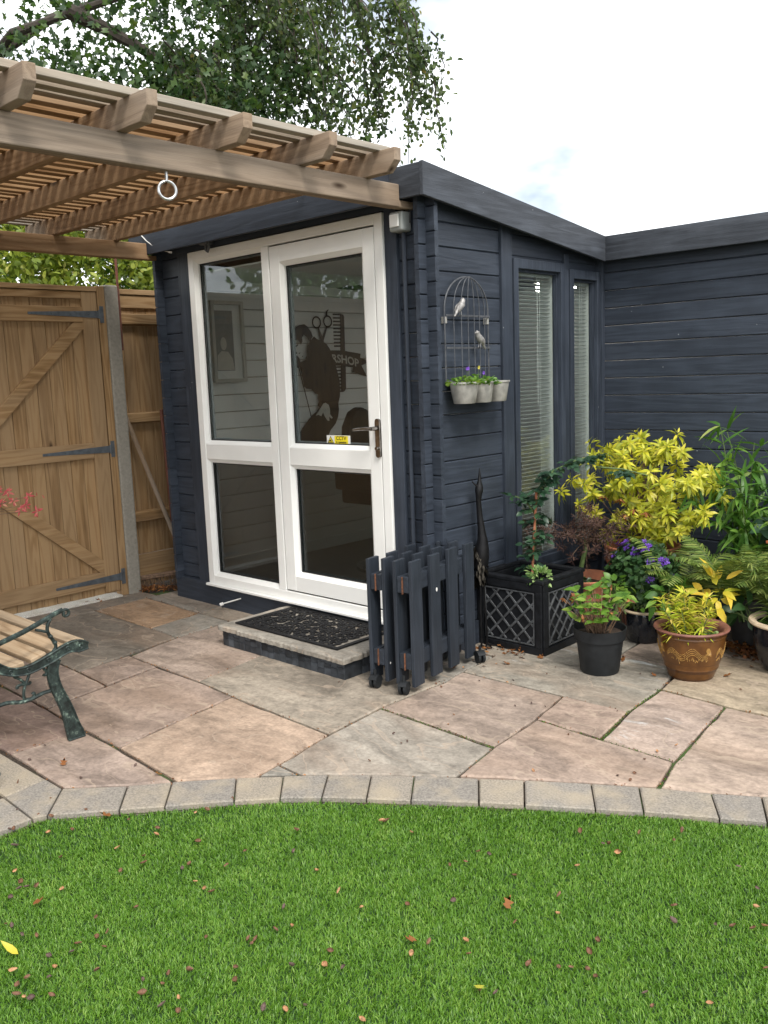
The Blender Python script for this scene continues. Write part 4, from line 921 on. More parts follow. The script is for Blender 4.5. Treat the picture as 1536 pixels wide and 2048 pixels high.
xs = np.array([v[0] for v in V]); half = max(abs(xs.min()), abs(xs.max()))
mb.add([(MXW + 0.0105, 4.832 + x * 0.285 / half, 1.592 + y * 1.05 - 0.045 * (x / half) ** 2 + 0.012) for x, y, z in V], F)
mb.build('lettering', M['vinyl_grey'], wall_sign)
singer = thing('wall_decal', 'black silhouette decal of a person singing at a microphone, behind door glass', 'decal', (MXW, 4.6, 1.05))
mb = MB(); mb.prism(D['m_fig'], mur, 0.012, 0.014); mb.build('jacket', M['ink'], singer)
mb = MB(); mb.prism(D['m_hand'], mur, 0.0145, 0.016); mb.build('hand', M['vinyl_grey'], singer)
mb = MB(); mb.prism(D['m_hair'], mur, 0.012, 0.014); mb.build('hair', M['ink_navy'], singer)
mb = MB()
for q in D['m_face']: mb.prism(q, mur, 0.012, 0.014)
mb.build('face', M['ink'], singer)
mb = MB(); mb.prism(D['m_mic'], mur, 0.015, 0.017); mb.prism(D['m_stand'], mur, 0.015, 0.017); mb.build('microphone', M['ink'], singer)
pic = thing('framed_picture', 'framed black and white portrait hanging inside behind the left pane', 'picture', (-5.13, 3.84, 1.45))
mb = MB()
for (a, b, c, d_) in ((3.70, 3.725, 1.455, 2.01), (3.953, 3.978, 1.455, 2.01), (3.725, 3.953, 1.455, 1.48), (3.725, 3.953, 1.985, 2.01)): mb.box(-5.134, -5.10, a, b, c, d_)
mb.build('frame', M['vinyl_grey'], pic, bevel=0.003)
trim('mount', -5.134, -5.122, 3.725, 3.953, 1.48, 1.985, M['int_wall'], pic, 0)
mb = MB(); mb.box(-5.122, -5.119, 3.735, 3.888, 1.535, 1.945); mb.build('print', M['spacer'], pic)
mb = MB(); mur2 = lambda u, v, d: (-5.119 + d, u, v)
mb.prism([(3.74, 1.54), (3.885, 1.54), (3.87, 1.62), (3.835, 1.665), (3.78, 1.67), (3.745, 1.64)], mur2, 0.0005, 0.001)
mb.prism([(3.80 + 0.026 * math.cos(a), 1.72 + 0.045 * math.sin(a)) for a in np.linspace(0, 6.1, 14)], mur2, 0.0012, 0.0016); mb.build('portrait', M['vinyl_grey'], pic)
# barber chair inside
ch = thing('barber_chair', 'black barber chair standing inside the cabin behind the door', 'chair', (-4.5, 4.5, 0.135))
mb = MB(); pr = [(-0.14, 0), (-0.15, 0.25), (-0.13, 0.42), (-0.07, 0.52), (0, 0.55), (0.07, 0.52), (0.13, 0.42), (0.15, 0.25), (0.14, 0)]
mb.prism(pr, lambda u, v, d: (-4.5 + d, 4.47 + u, 0.70 + v), -0.05, 0.05); mb.build('backrest', M['plastic'], ch, bevel=0.02)
mb = MB(); mb.box(-4.45, -3.98, 4.22, 4.72, 0.60, 0.72); mb.build('seat', M['plastic'], ch, bevel=0.02)
mb = MB(); mb.box(-4.45, -4.05, 4.16, 4.22, 0.70, 0.90); mb.build('armrest', M['plastic'], ch, bevel=0.02)
mb = MB(); mb.box(-4.45, -4.05, 4.72, 4.78, 0.70, 0.90); mb.build('armrest', M['plastic'], ch, bevel=0.02)
mb = MB(); mb.lathe([(0.27, 0), (0.27, 0.02), (0.05, 0.05), (0.045, 0.47)], (-4.2, 4.47, 0.137), 20); mb.build('base', M['chrome'], ch, smooth=True)
# lit ceiling strip inside
lm, lnt, lbs, _ = newmat('lit_diffuser'); lbs.inputs['Base Color'].default_value = (0.9, 0.88, 0.82, 1); lbs.inputs['Emission Color'].default_value = (1, 0.93, 0.84, 1); lbs.inputs['Emission Strength'].default_value = 11.0
lt = thing('ceiling_light', 'small lit ceiling light glimpsed through the narrow window', 'light', (-3.6, 5.84, 2.145))
trim('housing', -3.9, -3.35, 5.78, 5.90, 2.10, 2.144, M['white_pl'], lt)
trim('diffuser', -3.89, -3.36, 5.79, 5.89, 2.04, 2.099, lm, lt, 0.01)

# ---- side windows with blinds
def side_window(y0, y1, zb, zt, gy0, gy1):
    fr = MB(); xf = XS + 0.022
    fr.box(XS - 0.06, xf, y0, y0 + 0.042, zb, zt); fr.box(XS - 0.06, xf, y1 - 0.042, y1, zb, zt)
    fr.box(XS - 0.06, xf - 0.002, y0 + 0.042, y1 - 0.042, zt - 0.052, zt); fr.box(XS - 0.06, xf - 0.002, y0 + 0.042, y1 - 0.042, zb, zb + 0.05)
    w = fr.build('window', M['paint_z'], shed, bevel=0.003)
    def s(mb, n, m, bv=0.0, kind=None): return mb.build(n, m, w, bevel=bv, kind=kind)
    ya, yb, za, zb2 = y0 + 0.042, y1 - 0.042, zb + 0.05, zt - 0.052
    mb = MB(); t = 0.014
    for (a, b, c, d_) in ((ya, ya + t, za, zb2), (yb - t, yb, za, zb2), (ya + t, yb - t, za, za + t), (ya + t, yb - t, zb2 - t, zb2)): mb.box(XS - 0.03, XS - 0.004, a, b, c, d_)
    s(mb, 'glazing_bead', M['paint_z'])
    mb = MB(); mb.box(XS - 0.026, XS - 0.022, ya + 0.002, yb - 0.002, za + 0.002, zb2 - 0.002); s(mb, 'pane', M['glass'])
    mb = MB(); mb.box(XS - 0.12, XS - 0.034, yb - 0.012, yb + 0.02, za - 0.02, zb2 + 0.02); mb.box(XS - 0.12, XS - 0.034, ya - 0.02, ya + 0.004, za - 0.02, zb2 + 0.02); s(mb, 'reveal', M['white_pl'], 0.002)
    mb = MB(); z = zb2 - 0.05; k = 0
    while z > za + 0.01:
        tl = 0.34 + 0.04 * math.sin(k * 0.7) + RS.normal() * 0.02
        mb.obox((XS - 0.052, (ya + yb) / 2 - 0.004, z), (math.cos(tl), 0, math.sin(tl)), (0, 1, RS.normal() * 0.002), (-math.sin(tl), 0, math.cos(tl)), 0.0125, (yb - ya) / 2 - 0.015, 0.0006)
        z -= 0.0222; k += 1
    mb.box(XS - 0.066, XS - 0.040, ya + 0.012, yb - 0.020, zb2 - 0.03, zb2 - 0.004)
    s(mb, 'blind', M['blind'], kind='stuff')
    mb = MB(); yc = yb - (yb - ya) * 0.33
    mb.tube([(XS - 0.036, yc, zb2 - 0.02), (XS - 0.036, yc, za + 0.02)], 0.0012, 5); mb.tube([(XS - 0.035, yc - 0.025, zb2 - 0.02), (XS - 0.035, yc - 0.025, zb2 - 0.75)], 0.002, 5)
    s(mb, 'blind_cord', M['white_pl'])
    return w
side_window(4.100, 4.607, 0.325, 2.062, 0, 0)
side_window(4.664, 5.012, 0.325, 2.035, 0, 0)
mb = MB(); mb.box(XS - 0.05, XS + 0.045, 4.095, 5.02, 0.298, 0.324); mb.build('window_sill', M['paint_y'], shed, bevel=0.004)

# small fittings on the cabin
sw = thing('outdoor_switch', 'grey weatherproof switch box on the wall right of the white door', 'switch', (-3.04, YF - 0.024, 2.15))
mb = MB(); mb.box(-3.082, -2.995, YF - 0.075, YF - 0.001, 2.152, 2.246); mb.build('box', M['grey_box'], sw, bevel=0.012, seg=3)
mb = MB(); mb.box(-3.070, -3.012, YF - 0.084, YF - 0.0755, 2.172, 2.232); mb.build('rocker', M['white_pl'], sw, bevel=0.003)
mb = MB(); mb.tube([(-3.035, YF - 0.02, 2.153), (-3.035, YF - 0.02, 0.16)], 0.011, 8); mb.build('conduit', M['paint_z'], sw, smooth=True)
mb = MB(); mb.tube([(-3.02, YF - 0.03, 2.245), (-3.0, YF - 0.035, 2.27), (-2.985, YF - 0.02, 2.24), (-2.982, YF - 0.03, 2.19)], 0.004, 6); mb.build('cable', M['gasket'], sw, smooth=True)
lp = thing('outdoor_lamp', 'small grey bulkhead lamp under the fascia above the left pane', 'lamp', (-4.62, 3.36, 2.33))
mb = MB(); mb.box(-4.66, -4.575, 3.315, 3.374, 2.285, 2.36); mb.build('housing', M['wire'], lp, bevel=0.01)
mb = MB(); mb.tube([(-4.60, 3.33, 2.285), (-4.60, 3.328, 2.25), (-4.58, 3.326, 2.24), (-4.565, 3.326, 2.262), (-4.565, 3.33, 2.30)], 0.008, 8); mb.build('cable_gland', M['wire'], lp, smooth=True)
cb = D['cable']; mb = MB(); mb.tube([(x, 3.285 + 0.02 * i / 4, z) for i, (x, z) in enumerate(cb)], 0.0035, 6); mb.tube([(cb[-1][0] - 0.005, 3.305, cb[-1][1]), (cb[-1][0] + 0.02, 3.306, cb[-1][1] - 0.004)], 0.006, 8)
mb.build('loose_cable', M['white_pl'], origin=(cb[0][0], 3.285, cb[0][1]), smooth=True, label='thin white cable dangling below the pergola at the cabin corner', cat='cable')
bx = D['bolt']; mb = MB(); mb.tube([(bx[1][0], YF - 0.031, bx[1][1]), (bx[0][0] + 0.01, YF - 0.09, bx[0][1] + 0.008)], 0.0045, 8); mb.tube([(bx[0][0] + 0.012, YF - 0.088, bx[0][1] + 0.009), (bx[0][0] - 0.002, YF - 0.104, bx[0][1] + 0.002)], 0.011, 10)
mb.build('door_stop', M['white_pl'], origin=(bx[1][0], YF - 0.031, bx[1][1]), smooth=True, label='white peg sticking out of the dark plinth below the left pane', cat='peg')

# ------------------------------------------------------------------ pergola
per = thing('pergola', 'weathered timber pergola with slatted top in front of the cabin', 'pergola', (-4.0, 1.5, 0))
def pbeam(x0, x1, y0, y1, z0, z1, name, mat): 
    mb = MB(); mb.box(x0, x1, y0, y1, z0, z1); return mb.build(name, mat, per, bevel=0.005)
pbeam(-3.035, -2.97, -0.3, 3.288, 2.252, 2.357, 'beam', M['perg_y'])
pbeam(-3.03, -2.975, 3.288, 3.41, 2.252, 2.286, 'beam_tenon', M['perg_y'])
pbeam(-5.245, -5.18, -0.3, 3.288, 2.258, 2.360, 'beam', M['perg_y'])
pbeam(-5.24, -5.185, 3.288, 3.36, 2.258, 2.287, 'beam_tenon', M['perg_y'])
RY = [0.12, 0.54, 0.97, 1.395, 1.82, 2.245, 2.675, 3.074]
for y in RY:
    w = 0.022; xt = -2.775 + RS.normal() * 0.008; zb, zt = 2.356, 2.456
    nose = [(-5.53, zb + 0.004), (xt - 0.052, zb), (xt - 0.002, zb + 0.046), (xt, zt), (-5.53, zt)]
    mb = MB(); mb.prism(nose, lambda u, v, d, y=y: (u, y + d, v), -w, w); mb.build('rafter', M['perg_x'], per, bevel=0.003)
for i in range(30):
    x = -2.885 - 0.0905 * i + RS.normal() * 0.003
    mb = MB(); dz = RS.normal() * 0.0015
    mb.box(x - 0.024, x + 0.024, -0.25 + RS.normal() * 0.02, 3.135 + RS.normal() * 0.012, 2.4575 + dz, 2.484 + dz)
    mb.build('slat', M['slat'], per, bevel=0.002, seg=1)
for x in (-3.0025, -5.2125):
    mb = MB(); mb.box(x - 0.045, x + 0.045, -0.2, -0.11, 0.0, 2.2515); mb.build('post', M['perg_z'], per, bevel=0.005)
mb = MB()     # screw eye under the right beam
rc = (-3.0, 2.012, 2.184); mb.ring(rc, (0.35, 0.94, 0), (0, 0, 1), 0.033, 0.0058, 28, 8, math.pi / 2 + 0.25, math.pi * 2.5 - 0.05)
mb.tube([(-3.0, 2.012, 2.252), (-3.0, 2.012, 2.222), (-3.002, 2.006, 2.2165)], 0.0058, 8)
o = mb.build('screw_eye', M['steel'], per, smooth=True); o['label'] = 'large galvanised screw eye under the beam'
for (x, yb) in ((-3.25, 1.55), (-4.05, 1.62), (-3.6, 2.45)):
    mb = MB(); mb.box(x - 0.014, x + 0.014, yb, yb + 0.95, 2.4875, 2.4895); mb.build('metal_strip', M['steel'], per)

# ------------------------------------------------------------------ gate, posts and fences
XG = -5.60
gate = thing('garden_gate', 'tall boarded timber gate with three strap hinges at the left', 'gate', (XG, 2.58, 0.02))
def gbox(name, mat, x0, x1, y0, y1, z0, z1, par=gate, bev=0.003):
    mb = MB(); mb.box(x0, x1, y0, y1, z0, z1); return mb.build(name, mat, par, bevel=bev)
ys = np.linspace(2.04, 3.128, 13)
for i in range(12): gbox('board', M['gate_z'], -5.632, -5.612 + RS.normal() * 0.0007, ys[i] + 0.001, ys[i + 1] - 0.001, 0.03 + abs(RS.normal()) * 0.002, 2.08)
gbox('stile', M['gate_z'], -5.612, -5.588, 3.020, 3.128, 0.045, 2.085); gbox('stile', M['gate_z'], -5.612, -5.588, 2.04, 2.15, 0.045, 2.085)
for z0, z1 in ((0.088, 0.193), (0.98, 1.084), (1.885, 1.985)): gbox('rail', M['gate_y'], -5.612, -5.586, 2.15, 3.019, z0, z1)
gbox('top_rail', M['gate_y'], -5.612, -5.589, 2.04, 3.019, 2.035, 2.082); gbox('cap_rail', M['gate_y'], -5.64, -5.58, 2.03, 3.13, 2.087, 2.118)
mb = MB(); mb.beam((-5.601, 2.17, 1.065), (-5.601, 3.005, 1.865), 0.022, 0.076, (1, 0, 0)); mb.v = [(x, y, min(max(z, 1.085), 1.884)) for x, y, z in mb.v]
def brace(pa, pb, w):
    a, b = np.array(pa), np.array(pb); d = unit(b - a); nn = np.array((-d[1], d[0])) * w / 2
    P = [a + nn, b + nn, b - nn, a - nn]
    mb = MB(); mb.prism([tuple(p) for p in P], lambda u, v, dd: (dd, u, v), -5.612, -5.5915); return mb.build('brace', M['gate_y'], gate, bevel=0.003)
brace((2.165, 1.055), (3.02, 1.895), 0.078); brace((2.125, 0.985), (3.06, 0.185), 0.080)
for y0, z in ((2.645, 1.937), (2.655, 1.033), (2.660, 0.139)):
    mb = MB(); mb.prism([(y0, z - 0.008), (y0, z + 0.008), (3.135, z + 0.024), (3.135, z - 0.024)], lambda u, v, d: (d, u, v), -5.586, -5.5825)
    mb.box(-5.5845, -5.580, 3.142, 3.170, z - 0.055, z + 0.055); mb.tube([(-5.580, 3.138, z - 0.03), (-5.580, 3.138, z + 0.03)], 0.006, 8)
    for q in range(4): mb.tube([(-5.586, y0 + 0.03 + q * 0.13, z), (-5.580, y0 + 0.03 + q * 0.13, z)], 0.006, 8)
    mb.build('hinge', M['hinge'], gate, bevel=0.0008)
post = thing('gate_post', 'grey concrete post with timber jamb beside the gate hinges', 'post', (-5.62, 3.22, 0))
gbox('jamb', M['gate_z'], -5.66, -5.5855, 3.136, 3.190, 0.0, 2.125, post); 
mb = MB(); mb.box(-5.67, -5.58, 3.192, 3.292, -0.02, 2.135); mb.build('concrete_post', M['concrete'], post, bevel=0.012, seg=2)
mb = MB(); mb.tube([(-5.60, 3.303, 1.70), (-5.60, 3.303, 2.62)], 0.009, 8); mb.build('metal_rod', M['broom'], origin=(-5.60, 3.303, 1.70), smooth=True, label='thin dark rod rising beside the concrete gate post', cat='rod')

def fence_bay(y0, y1, xb, label, group, ngrav=True, nb=None, name='boundary_fence'):
    f = thing(name, label, 'fence', (xb, (y0 + y1) / 2, 0), group)
    n = nb or max(2, int(round((y1 - y0) / 0.098))); yy = np.linspace(y0, y1, n + 1)
    for i in range(n): gbox('board', M['gate_z'], xb - 0.018, xb + RS.normal() * 0.001, yy[i] + 0.001, yy[i + 1] - 0.001, 0.235, 2.09, f)
    for z0, z1 in ((0.47, 0.555), (1.186, 1.265), (1.876, 1.962)):
        mb = MB(); mb.prism([(xb, z0), (xb + 0.05, z0 + 0.012), (xb + 0.05, z1 - 0.006), (xb, z1)], lambda u, v, d: (u, d, v), y0 + 0.002, y1 - 0.002); mb.build('rail', M['gate_y'], f, bevel=0.003)
    gbox('gravel_board', M['gate_y'], xb - 0.02, xb + 0.012, y0 + 0.002, y1 - 0.002, 0.0, 0.231, f)
    gbox('cap_rail', M['gate_y'], xb - 0.035, xb + 0.03, y0, y1, 2.092, 2.128, f); gbox('top_board', M['gate_y'], xb + 0.001, xb + 0.02, y0 + 0.004, y1 - 0.004, 2.0, 2.088, f)
    return f
fence_bay(3.30, 4.6, -5.75, 'timber fence panel in the gap between gate post and cabin', 'boundary fence panels')
fence_bay(4.62, 6.5, -5.75, 'timber fence panel running behind the cabin beyond the gate', 'boundary fence panels')
for k in range(3):
    y1 = 1.92 - 1.9 * k
    fence_bay(y1 - 1.8, y1, -5.66, ['timber fence panel next to the free edge of the gate', 'timber fence panel two bays before the gate', 'timber fence panel three bays before the gate'][k], 'boundary fence panels')
    mb = MB(); mb.box(-5.70, -5.60, y1 + 0.005, y1 + 0.095, 0, 2.14); mb.build('fence_post', M['concrete'], origin=(-5.65, y1 + 0.05, 0), bevel=0.008, label=['concrete post at the free edge of the gate', 'concrete fence post one bay before the gate', 'concrete fence post two bays before the gate'][k], cat='post', group='fence posts')
# pole and broom leaning by the fence
mb = MB(); mb.tube([(-5.66, 3.312, 1.265), (-5.63, 3.46, 0.80), (-5.58, 3.63, 0.26), (-5.56, 3.70, 0.02)], [0.015, 0.016, 0.017, 0.017], 10)
mb.build('wooden_pole', M['perg_z'], origin=(-5.56, 3.70, 0.02), smooth=True, label='long grey wooden pole leaning against the fence by the cabin', cat='pole')
br = thing('broom', 'worn broom with brown handle standing head down by the fence', 'broom', (-5.60, 3.52, 0))
mb = MB(); mb.tube([(-5.60, 3.575, 1.28), (-5.585, 3.60, 0.10)], 0.014, 10); mb.build('handle', M['broom'], br, smooth=True)
mb = MB(); mb.beam((-5.66, 3.34, 0.078), (-5.50, 3.70, 0.098), 0.045, 0.03); mb.build('head', M['stem_brown'], br, bevel=0.006)
mb = MB()
for i in range(90):
    f = RS.uniform(); a = np.array((-5.66, 3.34, 0.066)) * (1 - f) + np.array((-5.50, 3.70, 0.086)) * f; a[0] += RS.normal() * 0.01
    mb.tube([a, a + np.array((RS.normal() * 0.012 + 0.012, RS.normal() * 0.008, -a[2] + 0.004 + abs(RS.normal()) * 0.006))], [0.0028, 0.0018], 4)
mb.build('bristles', M['bristle'], br, kind='stuff')

# ------------------------------------------------------------------ door step and mat
step = thing('door_step', 'low stone door step with slate tiled sides below the door', 'step', (-3.56, 3.1, 0))
mb = MB(); mb.box(-4.015, -3.065, 2.875, 3.365, -0.005, 0.086); mb.build('core', M['concrete'], step)
def tile(x0, x1, y0, y1, z0, z1):
    mb = MB(); mb.box(x0, x1, y0, y1, z0, z1); mb.build('slate_tile', M['slate'], step, bevel=0.0012, seg=1)
xs_ = np.linspace(-4.03, -3.05, 21)
for i in range(20):
    zs = [0.0, 0.038 + RS.normal() * 0.004, 0.062 + RS.normal() * 0.005, 0.0875] if i % 3 else [0.0, 0.045 + RS.normal() * 0.004, 0.0875]
    for k in range(len(zs) - 1): 
        d = RS.uniform(0, 0.003); tile(xs_[i] + 0.0008, xs_[i + 1] - 0.0008, 2.862 - d, 2.8745, zs[k] + 0.0007, zs[k + 1] - 0.0007)
ye = [2.862, 2.985, 3.03, 3.075, 3.12, 3.17, 3.22, 3.27, 3.32, 3.366]
for i in range(9):
    zs = [0.0, 0.0875] if i == 0 else [0.0, 0.042 + RS.normal() * 0.004, 0.0875]
    for k in range(len(zs) - 1):
        tile(-3.0645, -3.05 + RS.uniform(0, .003), ye[i] + 0.0008, ye[i + 1] - 0.0008, zs[k] + 0.0007, zs[k + 1] - 0.0007)
        tile(-4.030 - RS.uniform(0, .003), -4.0155, ye[i] + 0.0008, ye[i + 1] - 0.0008, zs[k] + 0.0007, zs[k + 1] - 0.0007)
o = slab_mesh('step_slab', [(-4.055, 2.845), (-3.03, 2.835), (-3.035, 3.366), (-4.06, 3.366)], 0.1155, 0.0, 0.0275, M['stone'], step, (0.30, 0.275, 0.235), 0.0022, 0.007, 0.018, 0.0)
# scrolled rubber mat
mat_o = thing('door_mat', 'black rubber door mat with open scrollwork on the step', 'mat', (-3.57, 3.13, 0.117))
mx0, mx1, my0, my1, mz = -3.985, -3.155, 2.915, 3.355, 0.117
mb = MB()
for (a, b, c, d) in ((mx0, mx1, my0, my0 + 0.028), (mx0, mx1, my1 - 0.028, my1), (mx0, mx0 + 0.028, my0 + 0.028, my1 - 0.028), (mx1 - 0.028, mx1, my0 + 0.028, my1 - 0.028)): mb.box(a, b, c, d, mz, mz + 0.009)
mb.build('border', M['rubber'], mat_o, bevel=0.003)
mb = MB()
for cx in np.arange(mx0 + 0.055, mx1 - 0.03, 0.068):
    for cy in np.arange(my0 + 0.055, my1 - 0.03, 0.066):
        ph = RS.uniform(0, 6.28); s = 1 if RS.uniform() > 0.5 else -1
        P = [(cx + (0.007 + 0.028 * t) * math.cos(ph + s * t * 7.2), cy + (0.007 + 0.028 * t) * math.sin(ph + s * t * 7.2), mz + 0.0055) for t in np.linspace(0, 1, 16)]
        mb.tube(P, [0.008] * 16, 5, flat=0.55)
        for q in range(3):
            a = RS.uniform(0, 6.28); mb.tube([(cx + 0.02 * math.cos(a), cy + 0.02 * math.sin(a), mz + 0.005), (cx + 0.05 * math.cos(a + .3), cy + 0.05 * math.sin(a + .3), mz + 0.005)], [0.010, 0.005], 5, flat=0.5)
mb.build('scrollwork', M['rubber'], mat_o, smooth=True, kind='stuff')

# ------------------------------------------------------------------ folded picket barrier on castors
pk = thing('picket_barrier', 'folded dark grey picket fence panels on castors beside the door step', 'barrier', (-2.80, 3.15, 0))
u = unit((-0.067, 0.476, 0)); nrm = unit((u[1], -u[0], 0))         # along the panel, and towards +x
A = np.array((-2.666, 2.970, 0))
PKO = [0.0, -0.082, -0.152, -0.232]
for li, off in enumerate(PKO):
    for k in range(4):
        sft = 0.0 if li in (0, 2) else -0.010
        c = A + u * (0.160 * k + sft) + nrm * off
        zt = 0.622 + RS.normal() * 0.003; zb = 0.032 + RS.normal() * 0.004
        mb = MB(); mb.obox(c + np.array((0, 0, (zt + zb) / 2)), nrm, u, (0, 0, 1), 0.0095, 0.0415, (zt - zb) / 2); mb.build('picket', M['picket_z'], pk, bevel=0.003)
    ro = off + (-0.0245 if li in (0, 2) else 0.0245)
    for z0, z1 in ((0.472, 0.548), (0.112, 0.186)):
        c = A + u * 0.240 + nrm * ro + np.array((0, 0, (z0 + z1) / 2 + RS.normal() * 0.002))
        mb = MB(); mb.obox(c, nrm, u, (0, 0, 1), 0.0145, 0.284, (z1 - z0) / 2); mb.build('rail', M['picket_y'], pk, bevel=0.003)
for off in (-0.041, -0.192):
    for z in (0.51, 0.149):
        c = A + u * (-0.0455) + nrm * off + np.array((0, 0, z)); mb = MB(); mb.obox(c, nrm, u, (0, 0, 1), 0.0022, 0.0035, 0.040)
        mb.tube([c + np.array((0, 0, -0.04)) - u * 0.004, c + np.array((0, 0, 0.04)) - u * 0.003], 0.0025, 6); mb.build('hinge', M['rust'], pk)
for (along, off, yaw) in ((-0.070, -0.035, 0.35), (-0.060, -0.205, 0.2), (0.50, 0.045, 1.1), (0.46, -0.15, 0.8)):
    c = A + u * along + nrm * off + np.array((0, 0, 0.0295)); ax = np.array((math.cos(yaw), math.sin(yaw), 0)); fw = np.array((-ax[1], ax[0], 0))
    mb = MB()
    for s in (-1, 1): mb.tube([c + ax * s * 0.006, c + ax * s * 0.019], 0.029, 16)
    mb.tube([c - ax * 0.021, c + ax * 0.021], 0.006, 8)
    P = [c + fw * 0.032 * math.cos(a) + np.array((0, 0, 0.032 * math.sin(a))) for a in np.linspace(0.1, 2.6, 9)]
    for i in range(8): mb.obox((P[i] + P[i + 1]) / 2, P[i + 1] - P[i], ax, np.cross(P[i + 1] - P[i], ax), 0.006, 0.021, 0.0018)
    mb.tube([c + np.array((0, 0, 0.026)), c + np.array((0, 0, 0.06))], 0.007, 8)
    mb.build('castor', M['plastic'], pk, smooth=True)
mb = MB()
for (al, off, z, s) in ((0.165, 0.0102, 0.452, 0.010), (-0.02, -0.142, 0.12, 0.006)):
    c = A + u * al + nrm * off + np.array((0, 0, z)); mb.ell(c, 0.0006, s * 0.6, s, 8, 6)
mb.build('bare_spot', M['white_pl'], pk)

# ------------------------------------------------------------------ heron sculpture
he = thing('heron_statue', 'tall black metal heron statue with beak up beside the planter', 'statue', (-2.845, 3.70, 0))
HX = -2.845
mb = MB()
mb.tube([(HX, 3.70, 0.965), (HX, 3.700, 0.925), (HX, 3.698, 0.893), (HX, 3.695, 0.870), (HX, 3.692, 0.845), (HX, 3.689, 0.825), (HX - .002, 3.689, 0.79), (HX, 3.693, 0.72), (HX + .004, 3.699, 0.65), (HX + .008, 3.702, 0.59), (HX + .006, 3.700, 0.54), (HX, 3.700, 0.49), (HX - .005, 3.694, 0.44), (HX - .005, 3.685, 0.405)],
        [0.0015, 0.007, 0.011, 0.020, 0.022, 0.017, 0.014, 0.015, 0.019, 0.026, 0.036, 0.042, 0.036, 0.012], 14)
mb.tube([(HX, 3.675, 0.872), (HX - .01, 3.655, 0.892), (HX - .01, 3.645, 0.905)], [0.006, 0.003, 0.001], 6)
mb.build('body', M['iron_dark'], he, smooth=True)
L = LM()
for k in range(110):
    a = RS.uniform(0, 6.28); z = RS.uniform(0.36, 0.57); r = 0.036 * math.sin(np.clip((z - 0.33) / 0.27 * 3.1, 0.25, 3.0))
    p = np.array((HX - .012 + r * math.cos(a), 3.694 + r * math.sin(a), z)); L.leaves([p], [(math.cos(a) * .5, math.sin(a) * .5, -0.9)], [(math.cos(a), math.sin(a), 0.4)], 0.05, 0.016, 0.1, 'lance')
L.leaves([(HX - .02, 3.68, 0.39), (HX - .02, 3.69, 0.40), (HX - .02, 3.70, 0.39)], [(-.1, -.15, -1), (0, 0, -1), (0, .12, -1)], [(1, 0, 0)], 0.09, 0.022, 0.02, 'lance')
feather = m_plain('bronzed_feather', (0.028, 0.024, 0.018), 0.35, 0.8, 0.7, 50)
L.build('feathers', feather, he, kind='stuff')
for (y0, dy) in ((3.708, 0.016), (3.688, -0.012)):
    mb = MB(); mb.tube([(HX, y0, 0.42), (HX + .004, y0 + dy * .4, 0.30), (HX + .002, y0 + dy * .6, 0.22), (HX + .008, y0 + dy, 0.10), (HX + .008, y0 + dy, 0.012)], [0.006, 0.005, 0.006, 0.005, 0.006], 7)
    for a in (-0.5, 0.15, 0.8, 2.9): mb.tube([(HX + .008, y0 + dy, 0.012), (HX + .008 + 0.06 * math.cos(a - .6), y0 + dy + 0.06 * math.sin(a - .6), 0.005)], [0.005, 0.002], 6)
    mb.build('leg', M['iron_dark'], he, smooth=True)

# ------------------------------------------------------------------ square lattice planter
pl = thing('lattice_planter', 'square black faux lead planter with diamond lattice sides', 'planter', (-2.70, 3.95, 0))
px0, px1, py0, py1, ph = -2.905, -2.495, 3.745, 4.125, 0.375
mb = MB(); t = 0.03
mb.box(px0, px1, py0, py0 + t, 0.0, ph - 0.002); mb.box(px0, px1, py1 - t, py1, 0.0, ph - 0.002); mb.box(px0, px0 + t, py0 + t, py1 - t, 0.0, ph - 0.002); mb.box(px1 - t, px1, py0 + t, py1 - t, 0.0, ph - 0.002); mb.box(px0 + t, px1 - t, py0 + t, py1 - t, 0.0, 0.02)
mb.build('box', M['faux_lead'], pl, bevel=0.004)
def ringframe(fn, u0, u1, v0, v1, w, d0, d1, mb):
    for a, b, c, d in ((u0, u1, v0, v0 + w), (u0, u1, v1 - w, v1), (u0, u0 + w, v0 + w, v1 - w), (u1 - w, u1, v0 + w, v1 - w)): mb.prism([(a, c), (b, c), (b, d), (a, d)], fn, d0, d1)
for fn, a0, a1 in ((lambda u, v, d: (u, py0 - d, v), px0, px1), (lambda u, v, d: (px1 + d, u, v), py0, py1)):
    mb = MB(); ringframe(fn, a0 - 0.001, a1 + 0.001, 0.0, ph, 0.040, 0.0005, 0.012, mb); mb.build('panel_frame', M['faux_lead'], pl, bevel=0.003)
    mb = MB(); ringframe(fn, a0 + 0.047, a1 - 0.047, 0.047, ph - 0.047, 0.007, 0.0, 0.009, mb)
    w = (a1 - a0) - 0.108; h = ph - 0.108; n = 3; s = w / n
    lines = []
    for k in range(-6, 10):
        for sg in (1, -1):
            # v = sg*(u)*r + k*step, clipped
            r = h / w * 1.15; st = h / 3.0
            pts = []
            for uu in np.linspace(0, w, 81):
                vv = sg * uu * r + k * st + (0.0 if sg == 1 else 0.5 * st)
                if 0 <= vv <= h: pts.append((uu, vv))
            if len(pts) > 3: lines.append((pts[0], pts[-1], sg))
    for (p, q, sg) in lines:
        d = unit(np.array(q) - np.array(p)); nn = np.array((-d[1], d[0])) * 0.0055
        mb.prism([tuple(np.array(x) + np.array((a0 + 0.054, 0.054))) for x in (np.array(p) + nn, np.array(q) + nn, np.array(q) - nn, np.array(p) - nn)], fn, 0.0, 0.0065 + 0.0012 * sg)
    mb.build('lattice', M['faux_lead_hi'], pl, bevel=0.001, seg=1)
mb = MB()
